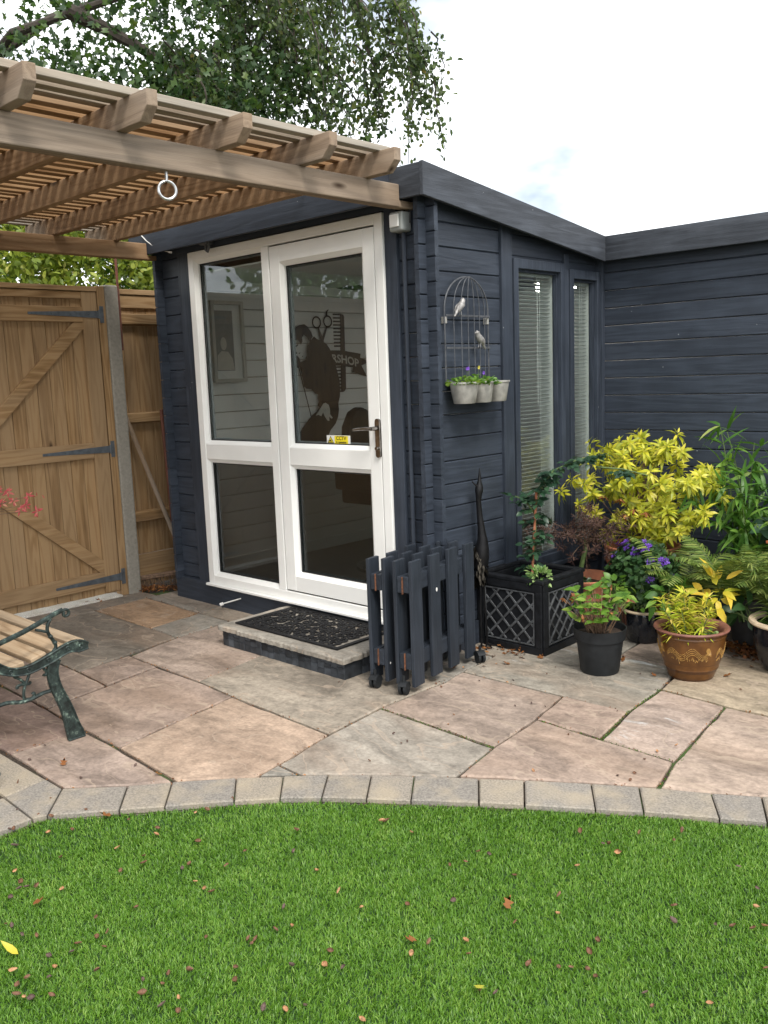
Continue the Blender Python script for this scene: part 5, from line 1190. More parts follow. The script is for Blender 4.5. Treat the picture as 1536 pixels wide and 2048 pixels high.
for (a, b, c, d) in ((px0 - .014, px1 + .014, py0 - .014, py0 + .028), (px0 - .014, px1 + .014, py1 - .028, py1 + .014), (px0 - .014, px0 + .028, py0 + .028, py1 - .028), (px1 - .028, px1 + .014, py0 + .028, py1 - .028)): mb.box(a, b, c, d, ph, ph + 0.022)
mb.build('rim', M['faux_lead'], pl, bevel=0.005)
mb = MB(); mb.box(px0 + .03, px1 - .03, py0 + .03, py1 - .03, 0.02, 0.27); mb.build('soil', M['soil'], pl)

# ------------------------------------------------------------------ birdcage wall planter
cg = thing('birdcage_wall_planter', 'grey wire birdcage wall planter with two birds and three zinc pots', 'wall planter', (-2.885, 3.68, 1.30))
cyl, cyr, cyt, ztop, zspr, zbot = 3.497, 3.853, 3.678, 1.938, 1.775, 1.415
def arch(y0, y1, x, r, mb, n=14):
    P = [(x, y0, zbot)] + [(x, cyt + (y0 - cyt) * math.cos(a), zspr - 0.005 + (ztop - zspr + 0.005) * math.sin(a)) for a in np.linspace(0, math.pi / 2, n)]
    mb.tube(P, r, 6)
mb = MB(); arch(cyl, 0, XS + 0.024, 0.0042, mb); arch(cyr, 0, XS + 0.024, 0.0042, mb); mb.build('arch_frame', M['wire'], cg, smooth=True)
for y in (3.554, 3.607, 3.658, 3.709, 3.757, 3.808):
    mb = MB(); arch(y, 0, XS + 0.028 + 0.018 * math.cos((y - 3.68) / 0.18 * 1.5), 0.0022, mb); mb.build('wire', M['wire'], cg, smooth=True)
for z, yy0, yy1 in ((1.745, cyl, cyr), (1.585, cyl, cyr), (1.418, cyl, cyr)):
    mb = MB(); mb.box(XS + 0.032, XS + 0.037, yy0, yy1, z - 0.006, z + 0.004); mb.build('crossbar', M['wire'], cg, bevel=0.001, seg=1)
for y in (cyl + 0.006, cyr - 0.006):
    mb = MB(); mb.box(XS + 0.002, XS + 0.03, y - 0.007, y + 0.007, 1.705, 1.738); mb.build('bracket', M['zinc'], cg, bevel=0.002)
def bird(name, y, z, s, tail):
    X = XS + 0.052; f = -s     # s: facing direction along y (+1 right)
    mb = MB()
    mb.tube([(X, y - s * 0.050, z - 0.002 + tail), (X, y - s * 0.030, z + 0.012), (X, y - s * 0.010, z + 0.030), (X + .002, y + s * 0.006, z + 0.046), (X + .002, y + s * 0.014, z + 0.060), (X + .002, y + s * 0.018, z + 0.070), (X, y + s * 0.021, z + 0.078)], [0.004, 0.010, 0.0185, 0.0185, 0.013, 0.0125, 0.004], 10)
    mb.tube([(X, y + s * 0.024, z + 0.069), (X, y + s * 0.036, z + 0.065)], [0.004, 0.001], 6)
    for q in (-.006, .006): mb.tube([(X + q, y - s * 0.006, z + 0.016), (X + q, y - s * 0.002, z - 0.006)], 0.0018, 5)
    for q in (-1, 1): mb.ell((X + q * 0.014, y - s * 0.014, z + 0.030), 0.006, 0.026, 0.012, 8, 6, Matrix.Rotation(s * 0.9, 3, 'X'))
    o = mb.build('bird', M['bird'], cg, smooth=True)
bird('bird', 3.592, 1.752, 1, -0.012); bird('bird', 3.738, 1.592, -1, -0.014)
POTS = ((3.558, 0.086, 0.052), (3.697, 0.076, 0.048), (3.830, 0.076, 0.046))
for (y, rt, rb) in POTS:
    rt = rt * 0.88; X = XS + 0.09; mb = MB()
    mb.lathe([(rb, 0), (rb + 0.003, 0.003), (rt - 0.002, 0.098), (rt + 0.003, 0.099), (rt + 0.003, 0.107), (rt - 0.004, 0.107), (rt - 0.008, 0.085), (0.001, 0.083)], (X, y, 1.306), 28); mb.build('zinc_pot', M['zinc'], cg, smooth=True)
def viola(y, label, nfl, seed):
    X = XS + 0.09; t = thing('viola_plant', label, 'plant', (X, y, 1.39), 'plants in the zinc pots')
    n = 150; a = RS.uniform(0, 6.28, n); r = 0.085 * np.sqrt(RS.uniform(0, 1, n)); P = np.stack([X + r * np.cos(a), y + r * np.sin(a), 1.395 + 0.05 * RS.uniform(0, 1, n) * (1.2 - r / 0.09)], 1)
    L = LM(); L.leaves(P, np.stack([np.cos(a), np.sin(a), RS.uniform(0.1, 0.9, n)], 1), rdir(n, 1.5), RS.uniform(0.018, 0.03, n), RS.uniform(0.012, 0.018, n), 0.2, 'round'); L.build('leaves', LEAF['fresh'] if seed else LEAF['bamboo'], t)
    for k in range(nfl):
        p = np.array((X + RS.uniform(-.02, .06), y + RS.uniform(-.06, .05), 1.455 + RS.uniform(0, .03))); mb = MB(); mb.tube([p - (0, 0, .06), p], 0.0012, 4); mb.build('stem', M['stem_green'], t)
        L = LM(); aa = np.linspace(0, 5.03, 5); L.leaves(np.repeat([p], 5, 0), np.stack([np.full(5, .35), np.cos(aa), np.sin(aa)], 1), [(1, -.4, .2)], 0.010, 0.009, 0.1, 'round'); L.build('flower', LEAF['purple'] if not (k == 0 and not seed) else LEAF['lily'], t)
viola(3.558, 'bright green viola with purple flowers in the left zinc pot', 2, 1); viola(3.697, 'darker viola with one pale flower in the middle zinc pot', 2, 0)

# ------------------------------------------------------------------ pots on the patio
def pot(name, label, c, prof, mat, soil_z, soil_r, extra=None, seg=40, cat='plant pot'):
    t = thing(name, label, cat, (c[0], c[1], 0))
    mb = MB(); mb.lathe(prof, (c[0], c[1], 0.0), seg); mb.build('pot_body', mat, t, smooth=True)
    mb = MB(); n = 22
    V = [(c[0], c[1], soil_z + 0.012)] + [(c[0] + soil_r * math.cos(a), c[1] + soil_r * math.sin(a), soil_z + RS.normal() * 0.004) for a in np.linspace(0, 2 * math.pi, n, endpoint=False)]
    mb.add(V, [(0, 1 + i, 1 + (i + 1) % n) for i in range(n)]); mb.build('soil', M['soil'], t)
    return t
CB = (-2.155, 3.725)
pot('black_pot', 'plain black plastic nursery pot holding a twiggy hydrangea', CB, [(0.088, 0.001), (0.092, 0.006), (0.112, 0.165), (0.121, 0.167), (0.1265, 0.215), (0.128, 0.222), (0.1225, 0.222), (0.117, 0.185), (0.001, 0.183)], M['plastic'], 0.19, 0.117)
CW = (-1.785, 3.925)
tb = pot('brown_pot', 'brown glazed pot with raised dragon pattern and red rim', CW, [(0.103, 0.001), (0.106, 0.006), (0.110, 0.02), (0.122, 0.05), (0.126, 0.056), (0.124, 0.062), (0.136, 0.095), (0.146, 0.14), (0.151, 0.18), (0.153, 0.205), (0.157, 0.208), (0.157, 0.214), (0.153, 0.219), (0.156, 0.225)], None, 0.0, 0.0) if False else None
def _brown():
    m, nt, bs, _ = newmat('brown_glaze')
    g = nt.nodes.new('ShaderNodeNewGeometry'); sp = nd(nt, 'ShaderNodeSeparateXYZ'); nt.links.new(g.outputs['Position'], sp.inputs[0])
    n = nd(nt, 'ShaderNodeTexNoise', Vector=g.outputs['Position'], Scale=18.0, Detail=4.0)
    z = math_n(nt, 'ADD', sp.outputs['Z'], math_n(nt, 'MULTIPLY', n.outputs['Fac'], 0.012))
    band = math_n(nt, 'SINE', math_n(nt, 'MULTIPLY', z, 150.0))
    c = ramp(nt, n.outputs['Fac'], [(0.3, (0.075, 0.028, 0.006)), (0.7, (0.14, 0.058, 0.013))])
    low = math_n(nt, 'LESS_THAN', sp.outputs['Z'], 0.085)
    c = mixc(nt, math_n(nt, 'MULTIPLY', low, ramp(nt, band, [(0.3, 0.0), (0.8, 0.8)])), c, (0.06, 0.022, 0.008))
    nt.links.new(c, bs.inputs['Base Color']); bs.inputs['Roughness'].default_value = 0.28; return m
M['brown_glaze'] = _brown(); M['gold'] = m_plain('gold_relief', (0.34, 0.19, 0.05), 0.4, 0, 0.3, 60); M['red_rim'] = m_plain('unglazed_rim', (0.19, 0.075, 0.052), 0.55, 0, 0.25, 30)
tb = thing('brown_pot', 'brown glazed pot with raised dragon pattern and red rim', 'plant pot', (CW[0], CW[1], 0))
wallp = [(0.100, 0.001), (0.104, 0.006), (0.109, 0.022), (0.121, 0.050), (0.125, 0.056), (0.124, 0.062), (0.135, 0.092), (0.146, 0.135), (0.152, 0.18), (0.153, 0.205), (0.157, 0.208), (0.157, 0.213), (0.153, 0.218), (0.156, 0.226)]
mb = MB(); mb.lathe(wallp + [(0.14, 0.226)], (CW[0], CW[1], 0), 48); mb.build('pot_body', M['brown_glaze'], tb, smooth=True)
mb = MB(); mb.lathe([(0.150, 0.2255), (0.170, 0.232), (0.173, 0.238), (0.168, 0.244), (0.150, 0.240), (0.138, 0.226), (0.132, 0.19), (0.130, 0.17)], (CW[0], CW[1], 0), 48, cap=False); mb.build('rim', M['red_rim'], tb, smooth=True)
mb = MB(); mb.lathe([(0.001, 0.196), (0.134, 0.190), (0.134, 0.186), (0.001, 0.185)], (CW[0], CW[1], 0), 28); mb.build('soil', M['soil'], tb)
mb = MB()
fa = math.atan2(-CW[1], -CW[0])
for ser, (a0, a1) in enumerate(((-0.78, 0.52), (0.85, 1.9), (-2.3, -1.05))):
    for k in range(64):
        t = k / 63.0; a = fa + a0 + (a1 - a0) * t
        for j in (-1.3, -0.45, 0.45, 1.3):
            wv = 0.138 + 0.016 * math.sin(t * 12.5) + 0.008 * t + j * 0.0105 * (0.6 + 0.5 * math.sin(t * 3.1))
            if RS.uniform() < 0.12: continue
            r = np.interp(wv, [q[1] for q in wallp], [q[0] for q in wallp]) + 0.0008
            mb.ell((CW[0] + r * math.cos(a), CW[1] + r * math.sin(a), wv), 0.0019, 0.0019, 0.0019, 5, 4)
    for k in range(26):
        t = RS.uniform(); a = fa + a0 + (a1 - a0) * t; z0 = 0.112 + RS.normal() * 0.005
        r = np.interp(z0, [q[1] for q in wallp], [q[0] for q in wallp]) + 0.0006; b = a + RS.normal() * 0.05
        mb.tube([(CW[0] + r * math.cos(a), CW[1] + r * math.sin(a), z0), (CW[0] + (r + .001) * math.cos(b), CW[1] + (r + .001) * math.sin(b), z0 + 0.016)], 0.0016, 4)
    for k in range(16):      # fanned tail
        b = 0.5 + k * 0.14; a = fa + a1 + 0.02 + 0.11 * math.cos(b * 1.3 - 0.6) * 0.9; z0 = 0.142; z1 = 0.142 + 0.034 * math.sin(b * 1.3 - 0.9)
        r0 = np.interp(z0, [q[1] for q in wallp], [q[0] for q in wallp]) + 0.001; r1 = np.interp(z1, [q[1] for q in wallp], [q[0] for q in wallp]) + 0.001
        mb.tube([(CW[0] + r0 * math.cos(fa + a1), CW[1] + r0 * math.sin(fa + a1), z0), (CW[0] + r1 * math.cos(a), CW[1] + r1 * math.sin(a), z1)], 0.0015, 4)
mb.build('relief', M['gold'], tb, smooth=True, kind='stuff')
CK = (-2.225, 4.315)
pot('black_glazed_pot', 'glossy black pot with cream rim behind the black plastic pot', CK, [(0.085, 0.001), (0.10, 0.02), (0.108, 0.08), (0.112, 0.15), (0.108, 0.165), (0.10, 0.16), (0.001, 0.15)], M['glaze_black'], 0.155, 0.10)
mb = MB(); mb.lathe([(0.108, 0.1665), (0.122, 0.166), (0.125, 0.172), (0.121, 0.178), (0.108, 0.177), (0.102, 0.1665)], (CK[0], CK[1], 0), 40, cap=False); mb.build('rim', M['cream_rim'], [o for o in bpy.data.objects if o.name.startswith('black_glazed_pot')][0], smooth=True)
CGY = (-1.745, 4.62)
pot('grey_pot', 'large plain dark grey plastic pot behind the brown pot', CGY, [(0.115, 0.001), (0.12, 0.01), (0.142, 0.215), (0.149, 0.217), (0.152, 0.25), (0.144, 0.25), (0.138, 0.21), (0.001, 0.208)], m_plain('grey_plastic', (0.045, 0.046, 0.048), 0.6, 0, 0.25, 20), 0.215, 0.138)
CR = (-1.46, 4.27)
tr_ = pot('large_glazed_pot', 'large black glazed pot with broad cream rim at the right edge', CR, [(0.105, 0.001), (0.112, 0.012), (0.135, 0.05), (0.155, 0.12), (0.163, 0.18), (0.160, 0.225), (0.150, 0.225), (0.145, 0.20), (0.001, 0.20)], M['glaze_black'], 0.205, 0.147)
mb = MB(); mb.lathe([(0.158, 0.2265), (0.178, 0.228), (0.183, 0.236), (0.178, 0.246), (0.162, 0.248), (0.148, 0.240), (0.145, 0.2265)], (CR[0], CR[1], 0), 48, cap=False); mb.build('rim', M['cream_rim'], tr_, smooth=True)
CT = (-2.60, 4.31)
pot('terracotta_bowl', 'low wide terracotta bowl behind the lattice planter', CT, [(0.10, 0.001), (0.105, 0.03), (0.135, 0.22), (0.16, 0.265), (0.178, 0.29), (0.181, 0.302), (0.172, 0.306), (0.155, 0.285), (0.135, 0.255), (0.001, 0.25)], M['terracotta'], 0.257, 0.137)
CT2 = (-2.40, 4.62)
pot('terracotta_urn', 'tall terracotta urn with rolled rim behind the purple flowers', CT2, [(0.11, 0.001), (0.115, 0.05), (0.125, 0.25), (0.16, 0.315), (0.195, 0.345), (0.204, 0.365), (0.20, 0.385), (0.185, 0.395), (0.20, 0.415), (0.212, 0.435), (0.213, 0.452), (0.20, 0.457), (0.185, 0.44), (0.17, 0.41), (0.001, 0.40)], M['terracotta'], 0.41, 0.172)

# ------------------------------------------------------------------ plants
def plant(name, label, loc, group=None): return thing(name, label, 'plant', loc, group)
def stems(t, paths, r, mat, name='stem', seg=5):
    for P in paths:
        mb = MB(); P = np.array(P, float); mb.tube(P, np.linspace(r, r * 0.5, len(P)), seg); mb.build(name, mat, t, smooth=True)
def curve3(a, b, bend, n=6):
    a, b = np.array(a, float), np.array(b, float); m = (a + b) / 2 + np.array(bend, float)
    return [(1 - s) ** 2 * a + 2 * s * (1 - s) * m + s * s * b for s in np.linspace(0, 1, n)]
def whorl(L, p, axis, n, ln, w, tilt=0.35, curl=0.25, t='lance', jit=0.25):
    axis = unit(axis); x = unit(np.cross(axis, (0.3, 0.9, 0.2))); y = np.cross(axis, x)
    a = np.linspace(0, 2 * math.pi, n, endpoint=False) + RS.uniform(0, 6.28) + RS.normal(size=n) * jit
    d = np.cos(a)[:, None] * x + np.sin(a)[:, None] * y + axis * (tilt + RS.normal(size=n)[:, None] * 0.18)
    L.leaves(np.repeat([p], n, 0) + d * 0.004, d, np.repeat([axis], n, 0), ln * RS.uniform(0.75, 1.15, n), w * RS.uniform(0.8, 1.15, n), curl * RS.uniform(0.4, 1.6, n), t)

# golden pieris
t = plant('golden_shrub', 'golden yellow leafy shrub against the dark return wall', (-2.42, 4.66, 0))
L = LM(); Ld = LM(); base = np.array((-2.42, 4.68, 0.44)); paths = []
for i in range(155):
    for _ in range(60):
        c = np.array((RS.uniform(-2.86, -1.95), RS.uniform(4.38, 4.88), RS.uniform(0.50, 1.07)))
        top = 1.08 - 1.0 * max(0, abs(c[0] + 2.43) - 0.20) if c[0] < -2.2 else 0.91 - 0.4 * abs(c[0] + 2.08)
        bot = 0.72 - 0.35 * (1 - abs(c[0] + 2.42) / 0.5)
        if c[0] > -2.2: bot = 0.66
        if c[0] < -2.62: bot = 0.66
        if bot < c[2] < top: break
    if i < 8: c = np.array((RS.uniform(-2.35, -2.05), RS.uniform(4.45, 4.6), RS.uniform(0.54, 0.66)))
    ax = unit((c - base) * np.array((1.0, 1.0, 0.7)) + np.array((0.05, -0.45, 0.28)) + RS.normal(size=3) * 0.22)
    whorl(L, c, ax, 8, 0.060, 0.0185, 0.15, 0.5, 'lance', .45); whorl(L, c + ax * 0.010, ax, 5, 0.036, 0.013, 0.8, 0.25)
    whorl(L, c - ax * 0.025, ax, 6, 0.056, 0.018, -0.25, 0.55, 'lance', .5)
    if i % 4 == 0: paths.append(curve3(base, c - ax * 0.02, (0, 0, 0.1 * RS.uniform(-.5, 1)), 6))
L.build('leaves', LEAF['pieris'], t)
stems(t, paths, 0.006, M['stem_brown'], 'branch')
for k in range(5):
    c = np.array((-2.42 + RS.uniform(-.12, .16), 4.42, 0.70 + RS.uniform(-.05, .06))); whorl(Ld, c, (0, -.3, -1), 9, 0.06, 0.014, 0.9, 0.2)
Ld.build('dead_leaves', LEAF['dry'], t)
stems(t, [curve3((-2.42, 4.68, 0.30), (-2.42, 4.68, 0.46), (0.01, 0, 0), 3)], 0.012, M['stem_brown'], 'trunk')

# bamboo
t = plant('bamboo', 'green bamboo with long narrow leaves by the dark wall at right', (-1.80, 4.78, 0))
L = LM(); paths = []
for k in range(15):
    b = np.array((-1.82 + RS.uniform(-.10, .10), 4.74 + RS.uniform(-.08, .08), 0.20)); tip = np.array((RS.uniform(-2.12, -1.45), RS.uniform(4.55, 4.9), RS.uniform(0.72, 1.10)))
    if k == 0: tip = np.array((-1.985, 4.68, 1.12))
    P = curve3(b, tip, (0, 0, 0.16), 8); paths.append(P)
    for s in np.linspace(0.30, 1.0, 9):
        p = P[min(7, int(s * 7))] + RS.normal(size=3) * 0.015
        n = 5; dd = rdir(n, 0.05, 1.0) + unit(tip - b) * 0.25 + np.array((0, -0.35, -0.15))
        L.leaves(np.repeat([p], n, 0), dd, rdir(n, 1.6, .6), RS.uniform(0.09, 0.17, n), RS.uniform(0.016, 0.027, n), RS.uniform(0.1, 0.5, n), 'blade')
L.build('leaves', LEAF['bamboo'], t); stems(t, paths, 0.0042, M['stem_green'], 'cane')

# climbing rose in the lattice planter
t = plant('climbing_plant', 'dark green climbing plant on a cane in the lattice planter', (-2.68, 3.92, 0.27))
L = LM()
main = [(-2.66, 3.91, 0.27), (-2.665, 3.91, 0.42), (-2.65, 3.92, 0.58), (-2.655, 3.93, 0.72), (-2.63, 3.94, 0.84), (-2.57, 3.98, 0.94)]
side_ = [(-2.63, 3.94, 0.84), (-2.60, 4.02, 0.93), (-2.50, 4.10, 0.985), (-2.44, 4.18, 1.0)]
side2 = [(-2.655, 3.93, 0.70), (-2.70, 3.90, 0.78), (-2.75, 3.88, 0.80)]
side3 = [(-2.44, 4.18, 0.94), (-2.30, 4.22, 0.93), (-2.18, 4.25, 0.90)]
stems(t, [main, side_, side2, side3], 0.006, M['stem_green'], 'vine')
mb = MB(); mb.tube([(-2.672, 3.905, 0.27), (-2.645, 3.925, 0.83)], 0.007, 8); mb.build('cane', M['terracotta'], t, smooth=True)
def compound(p, d, ln=0.045):
    d = unit(d); n = 5; s = np.cross(d, (0, 0, 1)); s = unit(s)
    for k in range(n):
        off = p + d * (0.02 + 0.022 * (k // 2)); sd = (s if k % 2 else -s) if k < 4 else 0 * s
        L.leaves([off], [d * (0.5 if k < 4 else 1) + sd + np.array((0, 0, RS.normal() * .2))], [unit(np.array((0, -.35, 1)) + RS.normal(size=3) * .3)], ln * RS.uniform(.8, 1.2), ln * 0.62, 0.22, 'ovate')
for P, m in ((main, 46), (side_, 20), (side2, 12), (side3, 5)):
    P = np.array(P)
    for k in range(m):
        s = RS.uniform(0.15, 1) * (len(P) - 1); i = min(int(s), len(P) - 2); p = P[i] + (P[i + 1] - P[i]) * (s - i)
        a = RS.uniform(0, 6.28); compound(p, (math.cos(a), math.sin(a) - 0.25, RS.uniform(-.7, .35)))
L.build('leaves', LEAF['dark'], t)
t = plant('variegated_plant', 'small pale variegated plant at the front corner of the lattice planter', (-2.56, 3.83, 0.27))
L = LM(); n = 110; c = np.array((-2.555, 3.80, 0.385)); dd = rdir(n, .3); P = c + dd * RS.uniform(0.2, 1, (n, 1)) ** .5 * np.array((.072, .06, .055)); P[:, 2] += 0.01
L.leaves(P, dd + np.array((0, -.3, -.1)), rdir(n, 1.5), RS.uniform(.022, .034, n), RS.uniform(.012, .018, n), .2, 'ovate'); L.build('leaves', LEAF['pale'], t); stems(t, [curve3((-2.57, 3.84, .27), (-2.555, 3.80, .40), (0, 0, .02), 4)], .003, M['stem_green'])

# lace maple in the terracotta bowl
t = plant('lace_maple', 'dwarf maple with feathery dull purple leaves in the terracotta bowl', (CT[0], CT[1], 0.25))
stems(t, [[(-2.60, 4.30, 0.25), (-2.605, 4.29, 0.33), (-2.585, 4.29, 0.41), (-2.56, 4.28, 0.47), (-2.565, 4.28, 0.52)]], 0.017, M['stem_green'], 'trunk', 9)
L = LM(); paths = []
for k in range(70):
    c = np.array((-2.575 + RS.normal() * 0.105, 4.27 + RS.normal() * 0.085, 0.555 + RS.normal() * 0.075)); 
    if k % 4 == 0: paths.append(curve3((-2.565, 4.28, .50), c, (0, 0, .03), 5))
    for j in range(4): whorl(L, c + RS.normal(size=3) * .014, rdir(1, .4)[0], 7, 0.034, 0.0055, 0.2, 0.25, 'lance')
L.build('leaves', LEAF['maple_dull'], t); stems(t, paths, .003, M['stem_brown'], 'twig', 4)

# purple bellflower mound
t = plant('bellflower', 'dark green mound of purple bellflowers between the terracotta urn and ferns', (-2.24, 4.46, 0.2))
L = LM(); n = 1300; dd = rdir(n, 0.25); dd[:, 1] -= 0.15; c = np.array((-2.275, 4.40, 0.345)); rad = np.array((0.19, 0.15, 0.175)); P = c + dd * rad * RS.uniform(.8, 1.04, (n, 1))
L.leaves(P, dd * .4 + rdir(n, -.25) * .8, dd + np.array((0, 0, .7)), RS.uniform(.020, .034, n), RS.uniform(.020, .032, n), .15, 'round'); L.build('leaves', LEAF['camp'], t)
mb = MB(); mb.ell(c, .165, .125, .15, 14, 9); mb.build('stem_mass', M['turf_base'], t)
L = LM()
for k in range(22):
    d = unit((RS.normal() * .8, -0.55 + RS.normal() * .4, 0.75 + RS.normal() * .4)); p = c + d * rad * 1.07
    for j in range(3): whorl(L, p + RS.normal(size=3) * .007, d, 6, .016, .009, .55, .1, 'lance')
L.build('flowers', LEAF['purple'], t, kind='stuff')
# pot-bound plant stands in a hidden crock under the mound
pot('clay_pot', 'clay pot hidden under the bellflower mound', (-2.235, 4.47), [(0.07, 0.001), (0.095, 0.2), (0.1, 0.21), (0.09, 0.205), (0.001, 0.2)], M['terracotta'], 0.2, 0.088)

# hydrangea in the black plastic pot
t = plant('hydrangea', 'twiggy hydrangea with a few bright green leaves in the black plastic pot', (CB[0], CB[1], 0.19))
L = LM(); paths = []; Lr = LM()
for k in range(70):
    a = RS.uniform(0, 6.28); r = RS.uniform(0, .06); b = np.array((CB[0] + r * math.cos(a), CB[1] + r * math.sin(a), .19)); hgt = RS.uniform(.08, .20); q = RS.uniform(.05, .135); tip = b + np.array((q * math.cos(a), q * math.sin(a), hgt)); paths.append(curve3(b, tip, (0, 0, .02), 5))
    if k < 34:
        nl = 3 if k % 2 else 2
        dd = np.stack([np.cos(a + np.array((-.8, .8, 2.5))[:nl]), np.sin(a + np.array((-.8, .8, 2.5))[:nl]), np.full(nl, .35)], 1) + RS.normal(size=(nl, 3)) * .2
        L.leaves(np.repeat([tip], nl, 0), dd, np.repeat([(0, -.4, 1)], nl, 0), RS.uniform(.040, .062, nl), RS.uniform(.030, .044, nl), RS.uniform(.1, .45, nl), 'ovate')
    elif k < 50: Lr.leaves(np.repeat([tip], 3, 0), rdir(3), rdir(3), RS.uniform(.015, .03, 3), RS.uniform(.008, .015, 3), .6, 'lance')
L.build('leaves', LEAF['fresh'], t); Lr.build('dried_heads', LEAF['dry'], t, kind='stuff'); stems(t, paths, .0032, M['stem_brown'], 'twig', 5)
# yellowing lily in the brown pot
t = plant('yellow_lily', 'clump of yellowing narrow-leaved lilies in the brown pot', (CW[0], CW[1], 0.19))
L = LM(); paths = []
for k in range(12):
    a = RS.uniform(0, 6.28); r = .095 * math.sqrt(RS.uniform()); b = np.array((CW[0] + r * math.cos(a), CW[1] + r * math.sin(a), .19)); hgt = RS.uniform(.12, .22); tip = b + np.array((RS.normal() * .04 + .04 * math.cos(a), RS.normal() * .04 + .04 * math.sin(a), hgt)); paths.append(curve3(b, tip, (0, 0, .0), 6))
    for s in np.linspace(.15, 1, 8): whorl(L, b + (tip - b) * s, (RS.normal() * .15, RS.normal() * .15, 1), 6, .072 * (1.1 - .35 * s), .0105, .25 + .5 * s, .45, 'blade', .5)
L.build('leaves', LEAF['lily'], t); stems(t, paths, .0032, M['stem_green'])
t = plant('small_seedling', 'little green seedling at the right inside the brown pot rim', (CW[0] + .1, CW[1] + .0, 0.19))
L = LM(); n = 26; P = np.array((CW[0] + .095, CW[1] - .02, .232)) + RS.normal(size=(n, 3)) * (.02, .018, .008); L.leaves(P, rdir(n, .2), rdir(n, 2), .018, .015, .1, 'round'); L.build('leaves', LEAF['pale'], t)

# ferns
def fern(label, base, nfr, ln, spread, mat='fern', lean=(0, 0), wide=0.42):
    t = plant('fern', label, tuple(base), 'ferns among the pots'); base = np.array(base, float); L = LM(); paths = []
    for k in range(nfr):
        a = 2 * math.pi * k / nfr + RS.normal() * .25; d = np.array((math.cos(a) + lean[0], math.sin(a) + lean[1], 0)); l = ln * RS.uniform(.7, 1.15); n = 26
        dr_ = RS.uniform(.7, 1.25)
        P = np.array([base + d * l * spread * s + np.array((0, 0, l * (1.15 * s - .62 * s * s * dr_))) for s in np.linspace(0, 1, n)])
        paths.append(P[::3]); T = np.gradient(P, axis=0); T /= np.linalg.norm(T, axis=1)[:, None] + 1e-9
        sd = np.cross(T, (0, 0, 1)); sd /= np.linalg.norm(sd, axis=1)[:, None] + 1e-9; up = np.cross(sd, T)
        for sg in (-1, 1):
            w = l * wide * .5 * np.sin(np.linspace(.25, 1, n) * math.pi * .97) ** .8
            L.leaves(P[2:], (sd * sg + T * .45 + RS.normal(size=(n, 3)) * .07)[2:], up[2:], (w + .008)[2:], np.full(n - 2, l * .017), .3, 'blade')
    L.build('fronds', LEAF[mat], t); stems(t, paths, .0022, M['stem_green'], 'rachis', 4)
fern('arching olive fern behind the bellflower mound', (-2.02, 4.40, .20), 17, .50, .55, lean=(.05, -.15))
fern('tall feathery fern in front of the bamboo', (-1.80, 4.42, .22), 19, .52, .52, lean=(0, -.1))
fern('dense fern at the far right behind the large glazed pot', (-1.58, 4.44, .22), 18, .48, .6)
pot('fern_pot', 'dark pot hidden below the arching olive fern', (-2.02, 4.56), [(0.08, 0.001), (0.1, 0.16), (0.105, 0.165), (0.095, 0.16), (0.001, 0.155)], M['plastic'], .158, .09)
pot('plain_pot', 'dark pot hidden below the tall feathery fern', (-1.62, 4.55), [(0.08, 0.001), (0.1, 0.2), (0.105, 0.205), (0.095, 0.2), (0.001, 0.195)], M['plastic'], .198, .09)

# broad-leaved plants
def broad(name, label, c, n, rad, ln, w, mat, stem_mat='stem_green', up=.3, curl=.3, paths_n=8, zb=.18):
    t = plant(name, label, (c[0], c[1], zb)); L = LM(); d = rdir(n, up); d[:, 1] -= .2; P = np.array(c) + d * np.array(rad) * RS.uniform(.35, 1, (n, 1))
    L.leaves(P, d * .9 + rdir(n, -.15) * .5, rdir(n, 1.4, .6) + np.array((0, -.4, 0)), ln * RS.uniform(.75, 1.2, n), w * RS.uniform(.8, 1.15, n), curl * RS.uniform(.4, 1.6, n), 'ovate')
    L.build('leaves', LEAF[mat], t); stems(t, [curve3((c[0] + RS.normal() * .02, c[1] + RS.normal() * .02, zb), P[i], (0, 0, .03), 5) for i in range(min(paths_n, n))], .0035, M[stem_mat])
    return t
broad('toad_lily', 'mid green broad-leaved plant behind the brown pot', (-2.02, 4.20, .30), 30, (.10, .08, .09), .080, .038, 'bamboo')
broad('gold_leaved_plant', 'drooping plant with yellow and orange broad leaves in the grey pot', (-1.79, 4.22, .33), 34, (.085, .07, .10), .085, .033, 'gold_broad', up=-.1, curl=.5)
broad('glossy_plant', 'glossy green leaves drooping over the grey pot rim', (-1.68, 4.30, .25), 26, (.10, .07, .05), .085, .042, 'camp', up=-.1, curl=.4, zb=.2)
broad('dark_shrub', 'dark blue-green big-leaved shrub at the far right by the wall', (-1.58, 4.72, .58), 40, (.16, .12, .13), .10, .068, 'dark', zb=.2)
broad('low_weed_plant', 'straggly mixed greenery in the glossy black pot', (-2.235, 4.27, .22), 60, (.13, .09, .075), .05, .022, 'fresh')
broad('ground_ivy', 'small dark creeping leaves inside the terracotta bowl', (-2.575, 4.22, .275), 60, (.10, .07, .035), .03, .028, 'camp', zb=.255)
broad('crane_leaf_plant', 'tuft of lobed green leaves between black pot and bellflowers', (-2.27, 4.11, .33), 42, (.075, .06, .06), .04, .038, 'fresh')
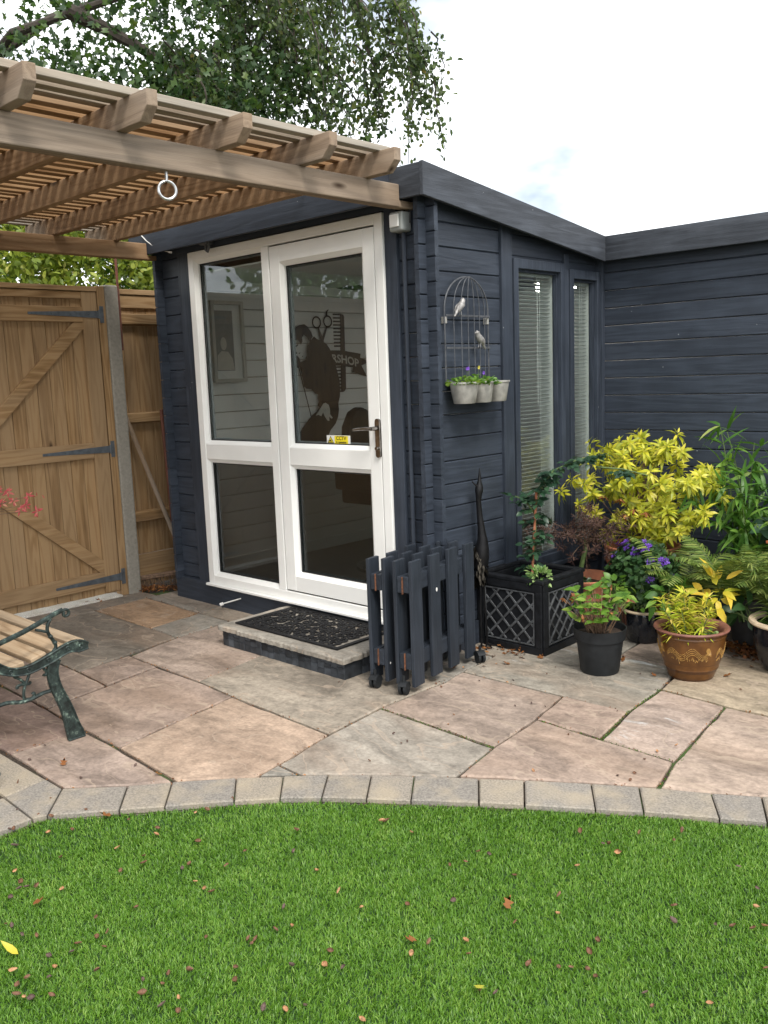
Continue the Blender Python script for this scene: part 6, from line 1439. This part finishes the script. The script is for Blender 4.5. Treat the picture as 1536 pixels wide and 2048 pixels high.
# feathery lily in the large glazed pot
t = plant('feathery_lily', 'fine-leaved green lily stems in the large glazed pot', (CR[0], CR[1], .2))
L = LM(); paths = []
for k in range(9):
    b = np.array((CR[0] + RS.uniform(-.08, .04), CR[1] + RS.uniform(-.07, .07), .205)); tip = b + np.array((RS.normal() * .06, RS.normal() * .06, RS.uniform(.22, .36))); paths.append(curve3(b, tip, (0, 0, 0), 6))
    for s in np.linspace(.2, 1, 15): whorl(L, b + (tip - b) * s, (RS.normal() * .1, RS.normal() * .1, 1), 9, .10 * (1.1 - .45 * s), .0075, .3, .35, 'blade', .4)
L.build('leaves', LEAF['fern'], t); stems(t, paths, .0035, M['stem_green'])
L = LM(); n = 700; a = RS.uniform(0, 6.28, n); r = .143 * np.sqrt(RS.uniform(0, 1, n)); P = np.stack([CR[0] + r * np.cos(a), CR[1] + r * np.sin(a), .208 + .012 * RS.uniform(0, 1, n)], 1); L.leaves(P, rdir(n, .8), rdir(n, 1), .014, .008, .1, 'tiny')
L.build('moss', LEAF['moss'], None, (CR[0], CR[1], .208), label='green moss carpet in the large glazed pot', cat='moss', kind='stuff')
t = plant('orange_flower', 'spray of small orange flowers above the ferns at right', (-1.50, 4.42, .52)); L = LM()
for k in range(6): whorl(L, np.array((-1.60 + .022 * k, 4.36, .60 - .012 * k)) + RS.normal(size=3) * .006, rdir(1, .6)[0], 6, .016, .011, .5, .1, 'lance')
L.build('petals', LEAF['gold_broad'] if False else m_leaf('orange_petal', [(0, (.55, .14, .06)), (1, (.75, .30, .14))], .5, .3), t); stems(t, [curve3((-1.46, 4.40, .22), (-1.53, 4.36, .575), (.03, 0, .1), 6)], .003, M['stem_green'])

# red maple sprig coming in from the left
t = plant('red_maple', 'sprig of bright red maple leaves in front of the gate', (-4.80, 1.72, 0))
L = LM(); paths = [curve3((-4.80, 1.72, .05), (-4.78, 1.76, .75), (.02, 0, 0), 5)]
for (x, y, z) in ((-4.58, 1.92, .955), (-4.50, 1.94, .945), (-4.57, 1.93, .885), (-4.45, 1.94, .90), (-4.34, 1.95, .885), (-4.22, 1.95, .865), (-4.30, 1.95, .935), (-4.40, 1.95, .86), (-4.62, 1.90, .99), (-4.72, 1.85, .96), (-4.75, 1.84, .85)):
    p = np.array((x, y, z)); paths.append(curve3((-4.78, 1.77, .75), p, (0, 0, .06), 6)); whorl(L, p, (.6, -.6, .5), 6, .027, .010, .05, .25, 'lance'); whorl(L, p + (.01, 0, .006), (.2, -.7, .6), 4, .024, .008, .3, .3, 'lance')
    for q in range(2): L.leaves([p + RS.normal(size=3) * .02 + (0.02, 0, .03)], rdir(1, .5), rdir(1), .022, .005, .2, 'lance')
L.build('leaves', LEAF['maple_red'], t); stems(t, paths, .0022, M['stem_brown'], 'twig', 4)
pot('maple_pot', 'dark pot of the red maple beside the bench', (-4.80, 1.72), [(0.12, 0.001), (0.16, 0.25), (0.165, 0.26), (0.15, 0.25), (0.001, 0.24)], M['plastic'], .243, .148)
# wire support at the left edge
mb = MB(); c = np.array((-3.20, 1.21, 0)); mb.tube([c, c + (0, 0, .17)], .004, 6)
for z in (.05, .10, .15): mb.ring(c + (-.05, 0, z), (1, 0, 0), (0, 1, 0), .05, .0025, 18, 5)
mb.tube([c + (-.1, 0, 0), c + (-.1, 0, .17)], .004, 6); mb.build('wire_support', M['wire'], origin=(-3.20, 1.21, 0), smooth=True, label='short grey wire support standing on the edging at far left', cat='plant support')

# ------------------------------------------------------------------ bench
be = thing('garden_bench', 'garden bench with verdigris cast iron scroll arm and timber slats', 'bench', (-4.1, 1.5, 0))
def end_frame(xc):
    f = lambda P, dx=0.0: [(xc + dx, y, z) for y, z in P]
    # resample helper
    def sm(P, n=26):
        P = np.array(P); t = np.linspace(0, len(P) - 1, n); i = np.clip(t.astype(int), 0, len(P) - 2); fr = t - i; Q = P[i] * (1 - fr)[:, None] + P[i + 1] * fr[:, None]
        for _ in range(2): Q[1:-1] = .25 * Q[:-2] + .5 * Q[1:-1] + .25 * Q[2:]
        return Q
    mb = MB(); Q = sm(D['b_arm'][:6], 20); mb.tube(f(Q), .0085, 8, flat=1.3)
    cu = [(1.668 + .017 * math.cos(a) * (1 - s * .5), .541 + .017 * math.sin(a) * (1 - s * .5)) for s, a in zip(np.linspace(0, 1, 14), np.linspace(2.2, -4.2, 14))]; mb.tube(f(cu), .0065, 7)
    back = [(1.355, .473), (1.31, .455), (1.27, .44)]; mb.tube(f(back), .0085, 8); mb.build('arm_rest', M['iron'], be, smooth=True)
    mb = MB()
    T, B = sm(D['b_seat_t'], 30), sm(D['b_seat_b'], 30); T = np.vstack([[1.18, .395], T]); B = np.vstack([[1.18, .36], B])
    n = len(T)
    for (d0, d1) in ((-.010, .010),):
        V = [(xc + d0, y, z) for y, z in T] + [(xc + d0, y, z) for y, z in B] + [(xc + d1, y, z) for y, z in T] + [(xc + d1, y, z) for y, z in B]
        F = []
        for i in range(n - 1): F += [(i, i + 1, n + i + 1, n + i), (2 * n + i, 3 * n + i, 3 * n + i + 1, 2 * n + i + 1), (i, 2 * n + i, 2 * n + i + 1, i + 1), (n + i, n + i + 1, 3 * n + i + 1, 3 * n + i)]
        F += [(0, n, 3 * n, 2 * n), (n - 1, 3 * n - 1, 4 * n - 1, 2 * n - 1)]; mb.add(V, F)
    mb.tube(f(T, .011), .0042, 6); mb.tube(f(B, .011), .0042, 6)
    for k in range(2, n - 2, 5):
        c = (T[k] + B[k]) / 2; d = unit(T[min(k + 1, n - 1)] - T[k - 1]); e = np.array((-d[1], d[0])); s0 = .011
        sp = [c + d * (s0 * (1 - s * .75) * math.cos(a)) + e * (s0 * (1 - s * .75) * math.sin(a)) for s, a in zip(np.linspace(0, 1, 16), np.linspace(-1.2, 6.5, 16))]
        mb.tube(f(sp, .0115), .0023, 5)
    mb.build('seat_rail', M['iron'], be, smooth=True)
    mb = MB(); Q = sm(D['b_leg'], 20); wd = np.interp(np.linspace(0, 7, 20), range(8), D['b_leg_w']); Tg = np.gradient(Q, axis=0); Tg /= np.linalg.norm(Tg, axis=1)[:, None]; Nn = np.stack([-Tg[:, 1], Tg[:, 0]], 1)
    Lf, Rt = Q + Nn * wd[:, None] * .95, Q - Nn * wd[:, None] * .95; Q[-1][1] = .004; Lf[-1][1] = Rt[-1][1] = 0.002; n = 20
    V = [(xc + dd, y, z) for dd in (-.012, .009) for S in (Lf, Rt) for y, z in S]; F = []
    for i in range(n - 1): F += [(i, i + 1, n + i + 1, n + i), (2 * n + i, 3 * n + i, 3 * n + i + 1, 2 * n + i + 1), (i, 2 * n + i, 2 * n + i + 1, i + 1), (n + i, n + i + 1, 3 * n + i + 1, 3 * n + i)]
    F += [(0, n, 3 * n, 2 * n), (n - 1, 3 * n - 1, 4 * n - 1, 2 * n - 1)]; mb.add(V, F)
    mb.tube(f(Lf, .009), .0045, 6); mb.tube(f(Rt, .009), .0045, 6); mb.tube([(xc + .009, Lf[-1][0], .004), (xc + .009, Rt[-1][0], .004)], .0045, 6); mb.build('leg', M['iron'], be, smooth=True)
    mb = MB(); rl = [(1.22, .36), (1.20, .25), (1.16, .12), (1.12, .0)]; Q = sm(rl, 12); mb.tube(f(Q), .016, 8); mb.build('leg', M['iron'], be, smooth=True)
    mb = MB(); mb.tube(f(sm(D['b_str'], 24)), .0085, 8); mb.tube(f([(D['b_str'][0][0], D['b_str'][0][1]), (1.28, .17), (1.19, .20)]), .008, 8); mb.build('stretcher', M['iron'], be, smooth=True)
    mb = MB(); mb.tube(f(sm(D['b_arm_sup'], 18)), .0075, 8); mb.tube(f(sm(D['b_arm_sup2'], 8)), .006, 7); 
    for z0 in (3, 4): mb.ell((xc, D['b_arm_sup'][z0][0], D['b_arm_sup'][z0][1]), .011, .010, .010, 10, 6)
    for q in D['b_orn']: mb.tube(f(sm(q, 14)), .0062, 7)
    mb.build('scrollwork', M['iron'], be, smooth=True)
    mb = MB(); mb.tube(f([(1.20, .38), (1.16, .52), (1.10, .68), (1.06, .80)]), .012, 8); mb.build('back_post', M['iron'], be, smooth=True)
end_frame(-3.44); end_frame(-4.76)
SLT = [(1.688, 1.752, .384), (1.598, 1.672, .377), (1.506, 1.582, .366), (1.412, 1.488, .353), (1.318, 1.395, .350), (1.225, 1.30, .355)]
for (a, b, z) in SLT:
    tl = {1.688: .10, 1.598: .18, 1.506: .25, 1.412: .12, 1.318: -.05, 1.225: -.12}[a]
    mb = MB(); mb.obox((-4.09, (a + b) / 2, z + .012), (1, 0, 0), (0, math.cos(tl), math.sin(tl)), (0, -math.sin(tl), math.cos(tl)), .637, (b - a) / 2 - .004, .012); mb.build('slat', M['bench_wood'], be, bevel=0.004)
for k in range(4):
    y, z = 1.165 - .035 * k, .50 + .085 * k; mb = MB(); mb.obox((-4.1, y + .02, z), (1, 0, 0), (0, .9, .35), (0, -.35, .9), .66, .011, .032); mb.build('back_slat', M['bench_wood'], be, bevel=0.004)

# ------------------------------------------------------------------ fallen husks and leaves
def husk_mesh(k):
    mb = MB(); n = 8; l, w, h = .0115, .0066, .006
    V = []; F = []
    for i in range(5):
        t = -1 + 2 * i / 4.0; ww = w * (1 - abs(t) ** 1.8) ** .75 + .0004; 
        for j in range(n + 1):
            a = math.pi * j / n; V.append((l * t * (1.0 + .15 * k * t), ww * math.cos(a) * 1.05, -h * math.sin(a) * (1 - .5 * t * t) + (.0025 * t if k else .001)))
    for i in range(4):
        for j in range(n): F.append((i * (n + 1) + j, (i + 1) * (n + 1) + j, (i + 1) * (n + 1) + j + 1, i * (n + 1) + j + 1))
    me = bpy.data.meshes.new('husk'); me.from_pydata(V, [], F); me.polygons.foreach_set('use_smooth', np.ones(len(F), bool)); return me
M['husk_a'] = m_plain('husk_brown', (0.14, 0.066, 0.034), .7, 0, .5, 150); M['husk_b'] = m_plain('husk_pale', (0.36, 0.19, 0.09), .7, 0, .5, 150); M['husk_c'] = m_plain('husk_purple', (0.10, 0.062, 0.05), .7, 0, .4, 150)
HM = []
for k in range(3):
    for c in 'aabc':
        me = husk_mesh(k * .6); me.materials.append(M['husk_' + c]); HM.append(me)
def scatter(P, z, lab, grp, smin, smax, name='beech_husk'):
    for (x, y) in P:
        o = bpy.data.objects.new(name, HM[RS.randint(len(HM))]); COL.objects.link(o); s = RS.uniform(smin, smax); o.scale = (s, s, s)
        o.location = (x, y, z + .004 * s); o.rotation_euler = (RS.normal() * .5 + (math.pi if RS.uniform() < .3 else 0), RS.normal() * .35, RS.uniform(0, 6.28)); setup(o, lab, 'nut husk', grp)
scatter(D['husks'], -.0055, 'small brown beech nut husk fallen on the green lawn', 'husks on the lawn', .62, 1.05)
scatter(D['husks_p'], .003, 'tiny brown beech nut husk lying on the paving', 'husks on the paving', .45, .75)
M['dry_obj'] = LEAF['dry']
def dry_leaf(x, y, z, s, lab, grp=None, mat=None, tmpl='star'):
    L = LM(); a = RS.uniform(0, 6.28); d = np.array((math.cos(a), math.sin(a), .15)); L.leaves([np.array((x, y, z)) - d * s * .5], [d], [(RS.normal() * .3, RS.normal() * .3, 1)], s, s * (.75 if tmpl == 'star' else .3), -.35, tmpl)
    L.build('fallen_leaf', mat or M['dry_obj'], None, (x, y, z), label=lab, cat='leaf', group=grp)
for (x, y) in D['leaves_p']: dry_leaf(x, y, .007, RS.uniform(.03, .048), 'curled dry orange leaf lying on the paving', 'dry leaves on the paving')
LL = D['leaves_l']; labs = ['curled orange leaf on the lawn near its left edge', 'long yellow and brown leaf on the lawn at far left', 'small tan leaf on the lawn just below the kerb', 'round brown nut cup on the lawn near the centre', 'brown open husk and leaf on the lawn right of centre', 'pale yellow leaf scrap low on the lawn']
for (x, y), lb, mt in zip(LL, labs, (None, LEAF['gold_broad'], None, None, None, LEAF['lily'])): dry_leaf(x, y, -.002, .042 if 'long' not in lb else .06, lb, None, mt, 'ovate' if 'long' in lb else 'star')
def litter(label, pts, n, z0=.004, mat=None, sz=(.02, .045)):
    L = LM(); P = []
    for (x, y, r) in pts: P.append(np.stack([x + RS.normal(size=n) * r, y + RS.normal(size=n) * r * .7, z0 + abs(RS.normal(size=n)) * .008], 1))
    P = np.concatenate(P); m = len(P); d = rdir(m, 0); d[:, 2] *= .25; L.leaves(P, d, rdir(m, 2.0, .6), RS.uniform(*sz, m), RS.uniform(sz[0] * .6, sz[1] * .6, m), RS.normal(size=m) * .35, 'star')
    L.build('leaf_litter', LEAF['dry'], None, (pts[0][0], pts[0][1], z0), label=label, cat='leaves', kind='stuff')
litter('drift of dry brown leaves between the brown and large glazed pots', [(-1.72, 4.42, .07), (-1.64, 4.38, .06), (-1.80, 4.46, .05), (-1.92, 4.28, .05)], 60)
litter('dry leaves gathered around the heron feet and planter base', [(-2.80, 3.66, .035), (-2.72, 3.70, .035), (-2.62, 3.70, .03), (-2.86, 3.60, .03)], 13, sz=(.016, .035))
litter('heap of orange leaves against the fence by the broom', [(-5.62, 3.36, .035), (-5.55, 3.42, .05), (-5.45, 3.46, .05), (-5.60, 3.30, .03)], 45)
L = LM()      # crumbs in the joints
pts = []
for poly, col, sc in SLABS[:25]:
    for i in range(len(poly)):
        a, b = np.array(poly[i]), np.array(poly[(i + 1) % len(poly)]); n = int(np.linalg.norm(b - a) * 26)
        f = RS.uniform(0, 1, (n, 1)); q = a + (b - a) * f + RS.normal(size=(n, 2)) * .004; pts.append(np.column_stack([q, np.full(n, -.004) + RS.normal(size=n) * .003]))
P = np.concatenate(pts); m = len(P); L.leaves(P, rdir(m, .3), rdir(m, 1), RS.uniform(.005, .012, m), RS.uniform(.003, .007, m), .2, 'tiny')
L.build('joint_debris', LEAF['dry'], None, (-3, 2.5, 0), label='crumbs of dry leaf caught in the paving joints', cat='debris', kind='stuff')
L = LM(); pts = []
for a, b in (((-1.79, 3.33), (-1.735, 3.0)), ((-1.5, 3.64), (-1.37, 2.76)), ((-1.81, 3.67), (-1.79, 3.33)), ((-2.05, 3.02), (-1.42, 2.99)), ((-2.66, 2.71), (-2.02, 2.68))):
    a, b = np.array(a), np.array(b); n = 160; f = RS.uniform(0, 1, (n, 1)); q = a + (b - a) * f + RS.normal(size=(n, 2)) * .003; pts.append(np.column_stack([q, np.full(n, -.009) + abs(RS.normal(size=n)) * .003]))
P = np.concatenate(pts); m = len(P); L.leaves(P, rdir(m, .8), rdir(m, 1), RS.uniform(.005, .011, m), RS.uniform(.003, .005, m), .1, 'tiny')
L.build('joint_moss', LEAF['moss'], None, (-1.7, 3.2, 0), label='green moss growing in the paving joints at right', cat='moss', kind='stuff')

# ------------------------------------------------------------------ trees and hedge
def limb(t, pts, r0, r1, name='limb'):
    mb = MB(); P = np.array(pts, float); mb.tube(P, np.linspace(r0, r1, len(P)), 8); mb.build(name, M['bark'], t, smooth=True)
# large-leaved tree at left
t1 = thing('sycamore_tree', 'big-leaved tree overhanging from the left above the pergola', 'tree', (-9.9, 3.6, 0))
limb(t1, [(-9.9, 3.6, -.05), (-9.85, 3.6, 1.5), (-9.75, 3.65, 3.2), (-9.7, 3.7, 5.0), (-9.6, 3.8, 7.5)], .26, .12, 'trunk')
LIMBS = [[(-9.75, 3.65, 3.4), (-8.8, 3.6, 4.0), (-7.7, 3.75, 4.42), (-7.15, 4.45, 4.72), (-6.5, 5.4, 5.0)], [(-9.7, 3.7, 4.2), (-8.6, 4.6, 5.0), (-7.6, 5.6, 5.4), (-6.8, 6.4, 5.3)], [(-9.7, 3.7, 3.8), (-8.9, 3.0, 4.5), (-8.2, 2.3, 5.0)], [(-7.4, 4.1, 4.6), (-7.0, 4.8, 4.2), (-6.9, 5.1, 3.8)]]
for P in LIMBS: limb(t1, curve3(P[0], P[1], (0, 0, .05), 4)[:-1] + [np.array(q) for q in P[1:]], .07, .022)
L = LM()
for k in range(360):
    P = np.array(LIMBS[RS.randint(4)], float); s = RS.uniform(.9, len(P) - 1.001); i = int(s); p = P[i] + (P[i + 1] - P[i]) * (s - i)
    c = p + np.array((RS.normal() * .42, RS.normal() * .55, RS.normal() * .50 - .18)); n = 13
    Q = c + RS.normal(size=(n, 3)) * np.array((.16, .16, .12)); d = rdir(n, -.55); L.leaves(Q, d, rdir(n, .9), RS.uniform(.062, .108, n), RS.uniform(.055, .095, n), .25, 'star')
for k in range(230):          # lower skirt hanging over the fence line
    c = np.array((-7.3 + RS.normal() * .5, RS.uniform(3.1, 6.0), RS.uniform(3.15, 4.2))); n = 11
    c[0] = -7.9 + (c[1] - 3.1) * .62 + RS.normal() * .3
    Q = c + RS.normal(size=(n, 3)) * .13; L.leaves(Q, rdir(n, -.6), rdir(n, .9), RS.uniform(.06, .10, n), RS.uniform(.052, .088, n), .25, 'star')
L.build('crown', LEAF['tree_big'], t1, kind='stuff')
# fine-leaved drooping tree
SH = np.array((-.60, -.56, 0))
t2 = thing('beech_tree', 'fine-leaved drooping tree behind the cabin roof against white sky', 'tree', (-8.9, 6.6, 0))
limb(t2, [(-8.9, 6.6, -.05), (-8.85, 6.6, 1.6), (-8.7, 6.6, 3.0), (-8.35, 6.55, 4.2), (-8.0, 6.45, 5.4)], .18, .05, 'trunk')
BR = [[(-7.7, 7.1, 4.3), (-7.0, 6.6, 4.9), (-6.2, 6.3, 4.75), (-5.6, 6.35, 4.3)], [(-7.6, 7.1, 4.6), (-6.6, 6.9, 5.4), (-5.8, 6.9, 5.2), (-5.3, 7.0, 4.5)], [(-7.8, 7.15, 3.9), (-7.3, 6.2, 4.5), (-6.7, 5.6, 4.4), (-6.2, 5.5, 3.9)], [(-7.4, 7.0, 5.4), (-6.8, 6.3, 5.8), (-6.1, 6.0, 5.6), (-5.7, 6.0, 5.1)], [(-7.3, 6.6, 4.9), (-6.9, 6.0, 4.1), (-6.6, 5.7, 3.5)]]
BR = [[tuple(np.array(q) + SH) for q in P] for P in BR]
for P in BR: limb(t2, [np.array(q) for q in P], .05, .012)
L = LM(); twigs = MB()
def strand(p, ln, drift, dens=70):
    n = 7; Q = [p]
    for i in range(n): Q.append(Q[-1] + np.array((drift[0] + RS.normal() * .025, drift[1] + RS.normal() * .025, -ln / n * (.6 + .1 * i))))
    Q = np.array(Q); twigs.tube(Q, np.linspace(.009, .003, len(Q)), 4, cap=False)
    m = int(dens * ln / .7); s = RS.uniform(0, n - .01, m); i = s.astype(int); P = Q[i] + (Q[i + 1] - Q[i]) * (s - i)[:, None] + RS.normal(size=(m, 3)) * .045
    L.leaves(P, rdir(m, -.9), rdir(m, .6), RS.uniform(.04, .068, m), RS.uniform(.026, .042, m), .2, 'lance')
for k in range(235):
    P = np.array(BR[RS.randint(5)], float); s = RS.uniform(.25, len(P) - 1.001); i = int(s); p = P[i] + (P[i + 1] - P[i]) * (s - i) + RS.normal(size=3) * np.array((.2, .2, .16))
    strand(p, RS.uniform(.35, 1.05), (.012, .012))
for (p, ln, dr) in (((-5.55, 6.0, 4.75), .8, (.02, .02)), ((-5.35, 6.1, 4.7), .8, (.015, .015)), ((-5.25, 6.15, 4.55), .7, (.012, .01)), ((-5.1, 6.25, 4.30), .55, (-.004, .02)), ((-5.12, 6.36, 3.95), .6, (-.008, .012)), ((-5.5, 5.95, 4.3), .8, (.012, .012)), ((-5.7, 5.8, 4.1), .75, (.01, .01)), ((-5.45, 6.1, 4.0), .45, (.0, .01)), ((-5.3, 6.2, 4.25), .5, (.0, .01)), ((-5.6, 5.9, 5.1), .9, (.015, .02)), ((-5.4, 6.0, 5.2), .8, (.012, .015))):
    for q in range(3): strand(np.array(p) + np.array((-.13, -.12, 0)) + RS.normal(size=3) * .07, ln * RS.uniform(.7, 1.05), dr, 80)
L.build('crown', LEAF['tree_fine'], t2, kind='stuff'); twigs.build('twigs', M['bark'], t2, kind='stuff')
# hedge shrubs beyond the fence
def shrub(label, c, rad, n, lsz=(.05, .085), mat='hedge', name='hedge_shrub', group='shrubs beyond the fence', tm='lance'):
    t = thing(name, label, 'shrub', (c[0], c[1], 0), group); limb(t, [(c[0], c[1], -.05), (c[0] + .05, c[1], c[2] * .6), (c[0], c[1] + .05, c[2])], .05, .02, 'trunk')
    L = LM(); nc = n // 12; C = np.array(c) + rdir(nc, .1) * np.array(rad) * (RS.uniform(.35, 1, (nc, 1)) ** .45)
    for q in C:
        P = q + RS.normal(size=(12, 3)) * .10; L.leaves(P, rdir(12, -.2), rdir(12, 1.0), RS.uniform(*lsz, 12), RS.uniform(lsz[0] * .5, lsz[1] * .5, 12), .25, tm)
    L.build('crown', LEAF[mat], t)
shrub('yellow-green shrub beyond the fence left of the gate post', (-7.6, 3.25, 2.35), (.75, .75, 1.0), 7800)
shrub('bright green shrub beyond the fence above the gate post', (-7.4, 4.30, 2.3), (.75, .75, .95), 7800)
shrub('shrub with reddish tips beyond the fence beside the cabin', (-7.2, 5.25, 2.25), (.75, .8, .95), 7800)
shrub('dense olive shrub farther back beyond the fence', (-8.6, 4.2, 2.4), (.9, 1.6, 1.2), 6000, (.07, .11), 'bamboo')
# tree reflected in the door glass, outside the frame to the left
t3 = thing('garden_tree', 'leafy tree beyond the fence, seen only as a reflection in the door', 'tree', (-9.2, -1.6, 0))
limb(t3, [(-9.2, -1.6, -.05), (-9.2, -1.55, 1.6), (-9.15, -1.5, 3.2), (-9.1, -1.4, 4.6)], .16, .06, 'trunk')
for q in ((-8.7, -.6, 4.0), (-8.9, -2.6, 4.1), (-9.6, -.9, 4.6)): limb(t3, curve3((-9.15, -1.5, 2.9), q, (0, 0, .3), 5), .05, .02)
L = LM()
for k in range(380):
    c = np.array((-9.0, -1.5, 3.4)) + rdir(1, .1)[0] * np.array((.9, 1.75, 1.35)) * RS.uniform(.3, 1) ** .5; n = 12
    L.leaves(c + RS.normal(size=(n, 3)) * .13, rdir(n, -.3), rdir(n, .9), RS.uniform(.08, .13, n), RS.uniform(.05, .09, n), .2, 'lance')
L.build('crown', LEAF['bamboo'], t3, kind='stuff')
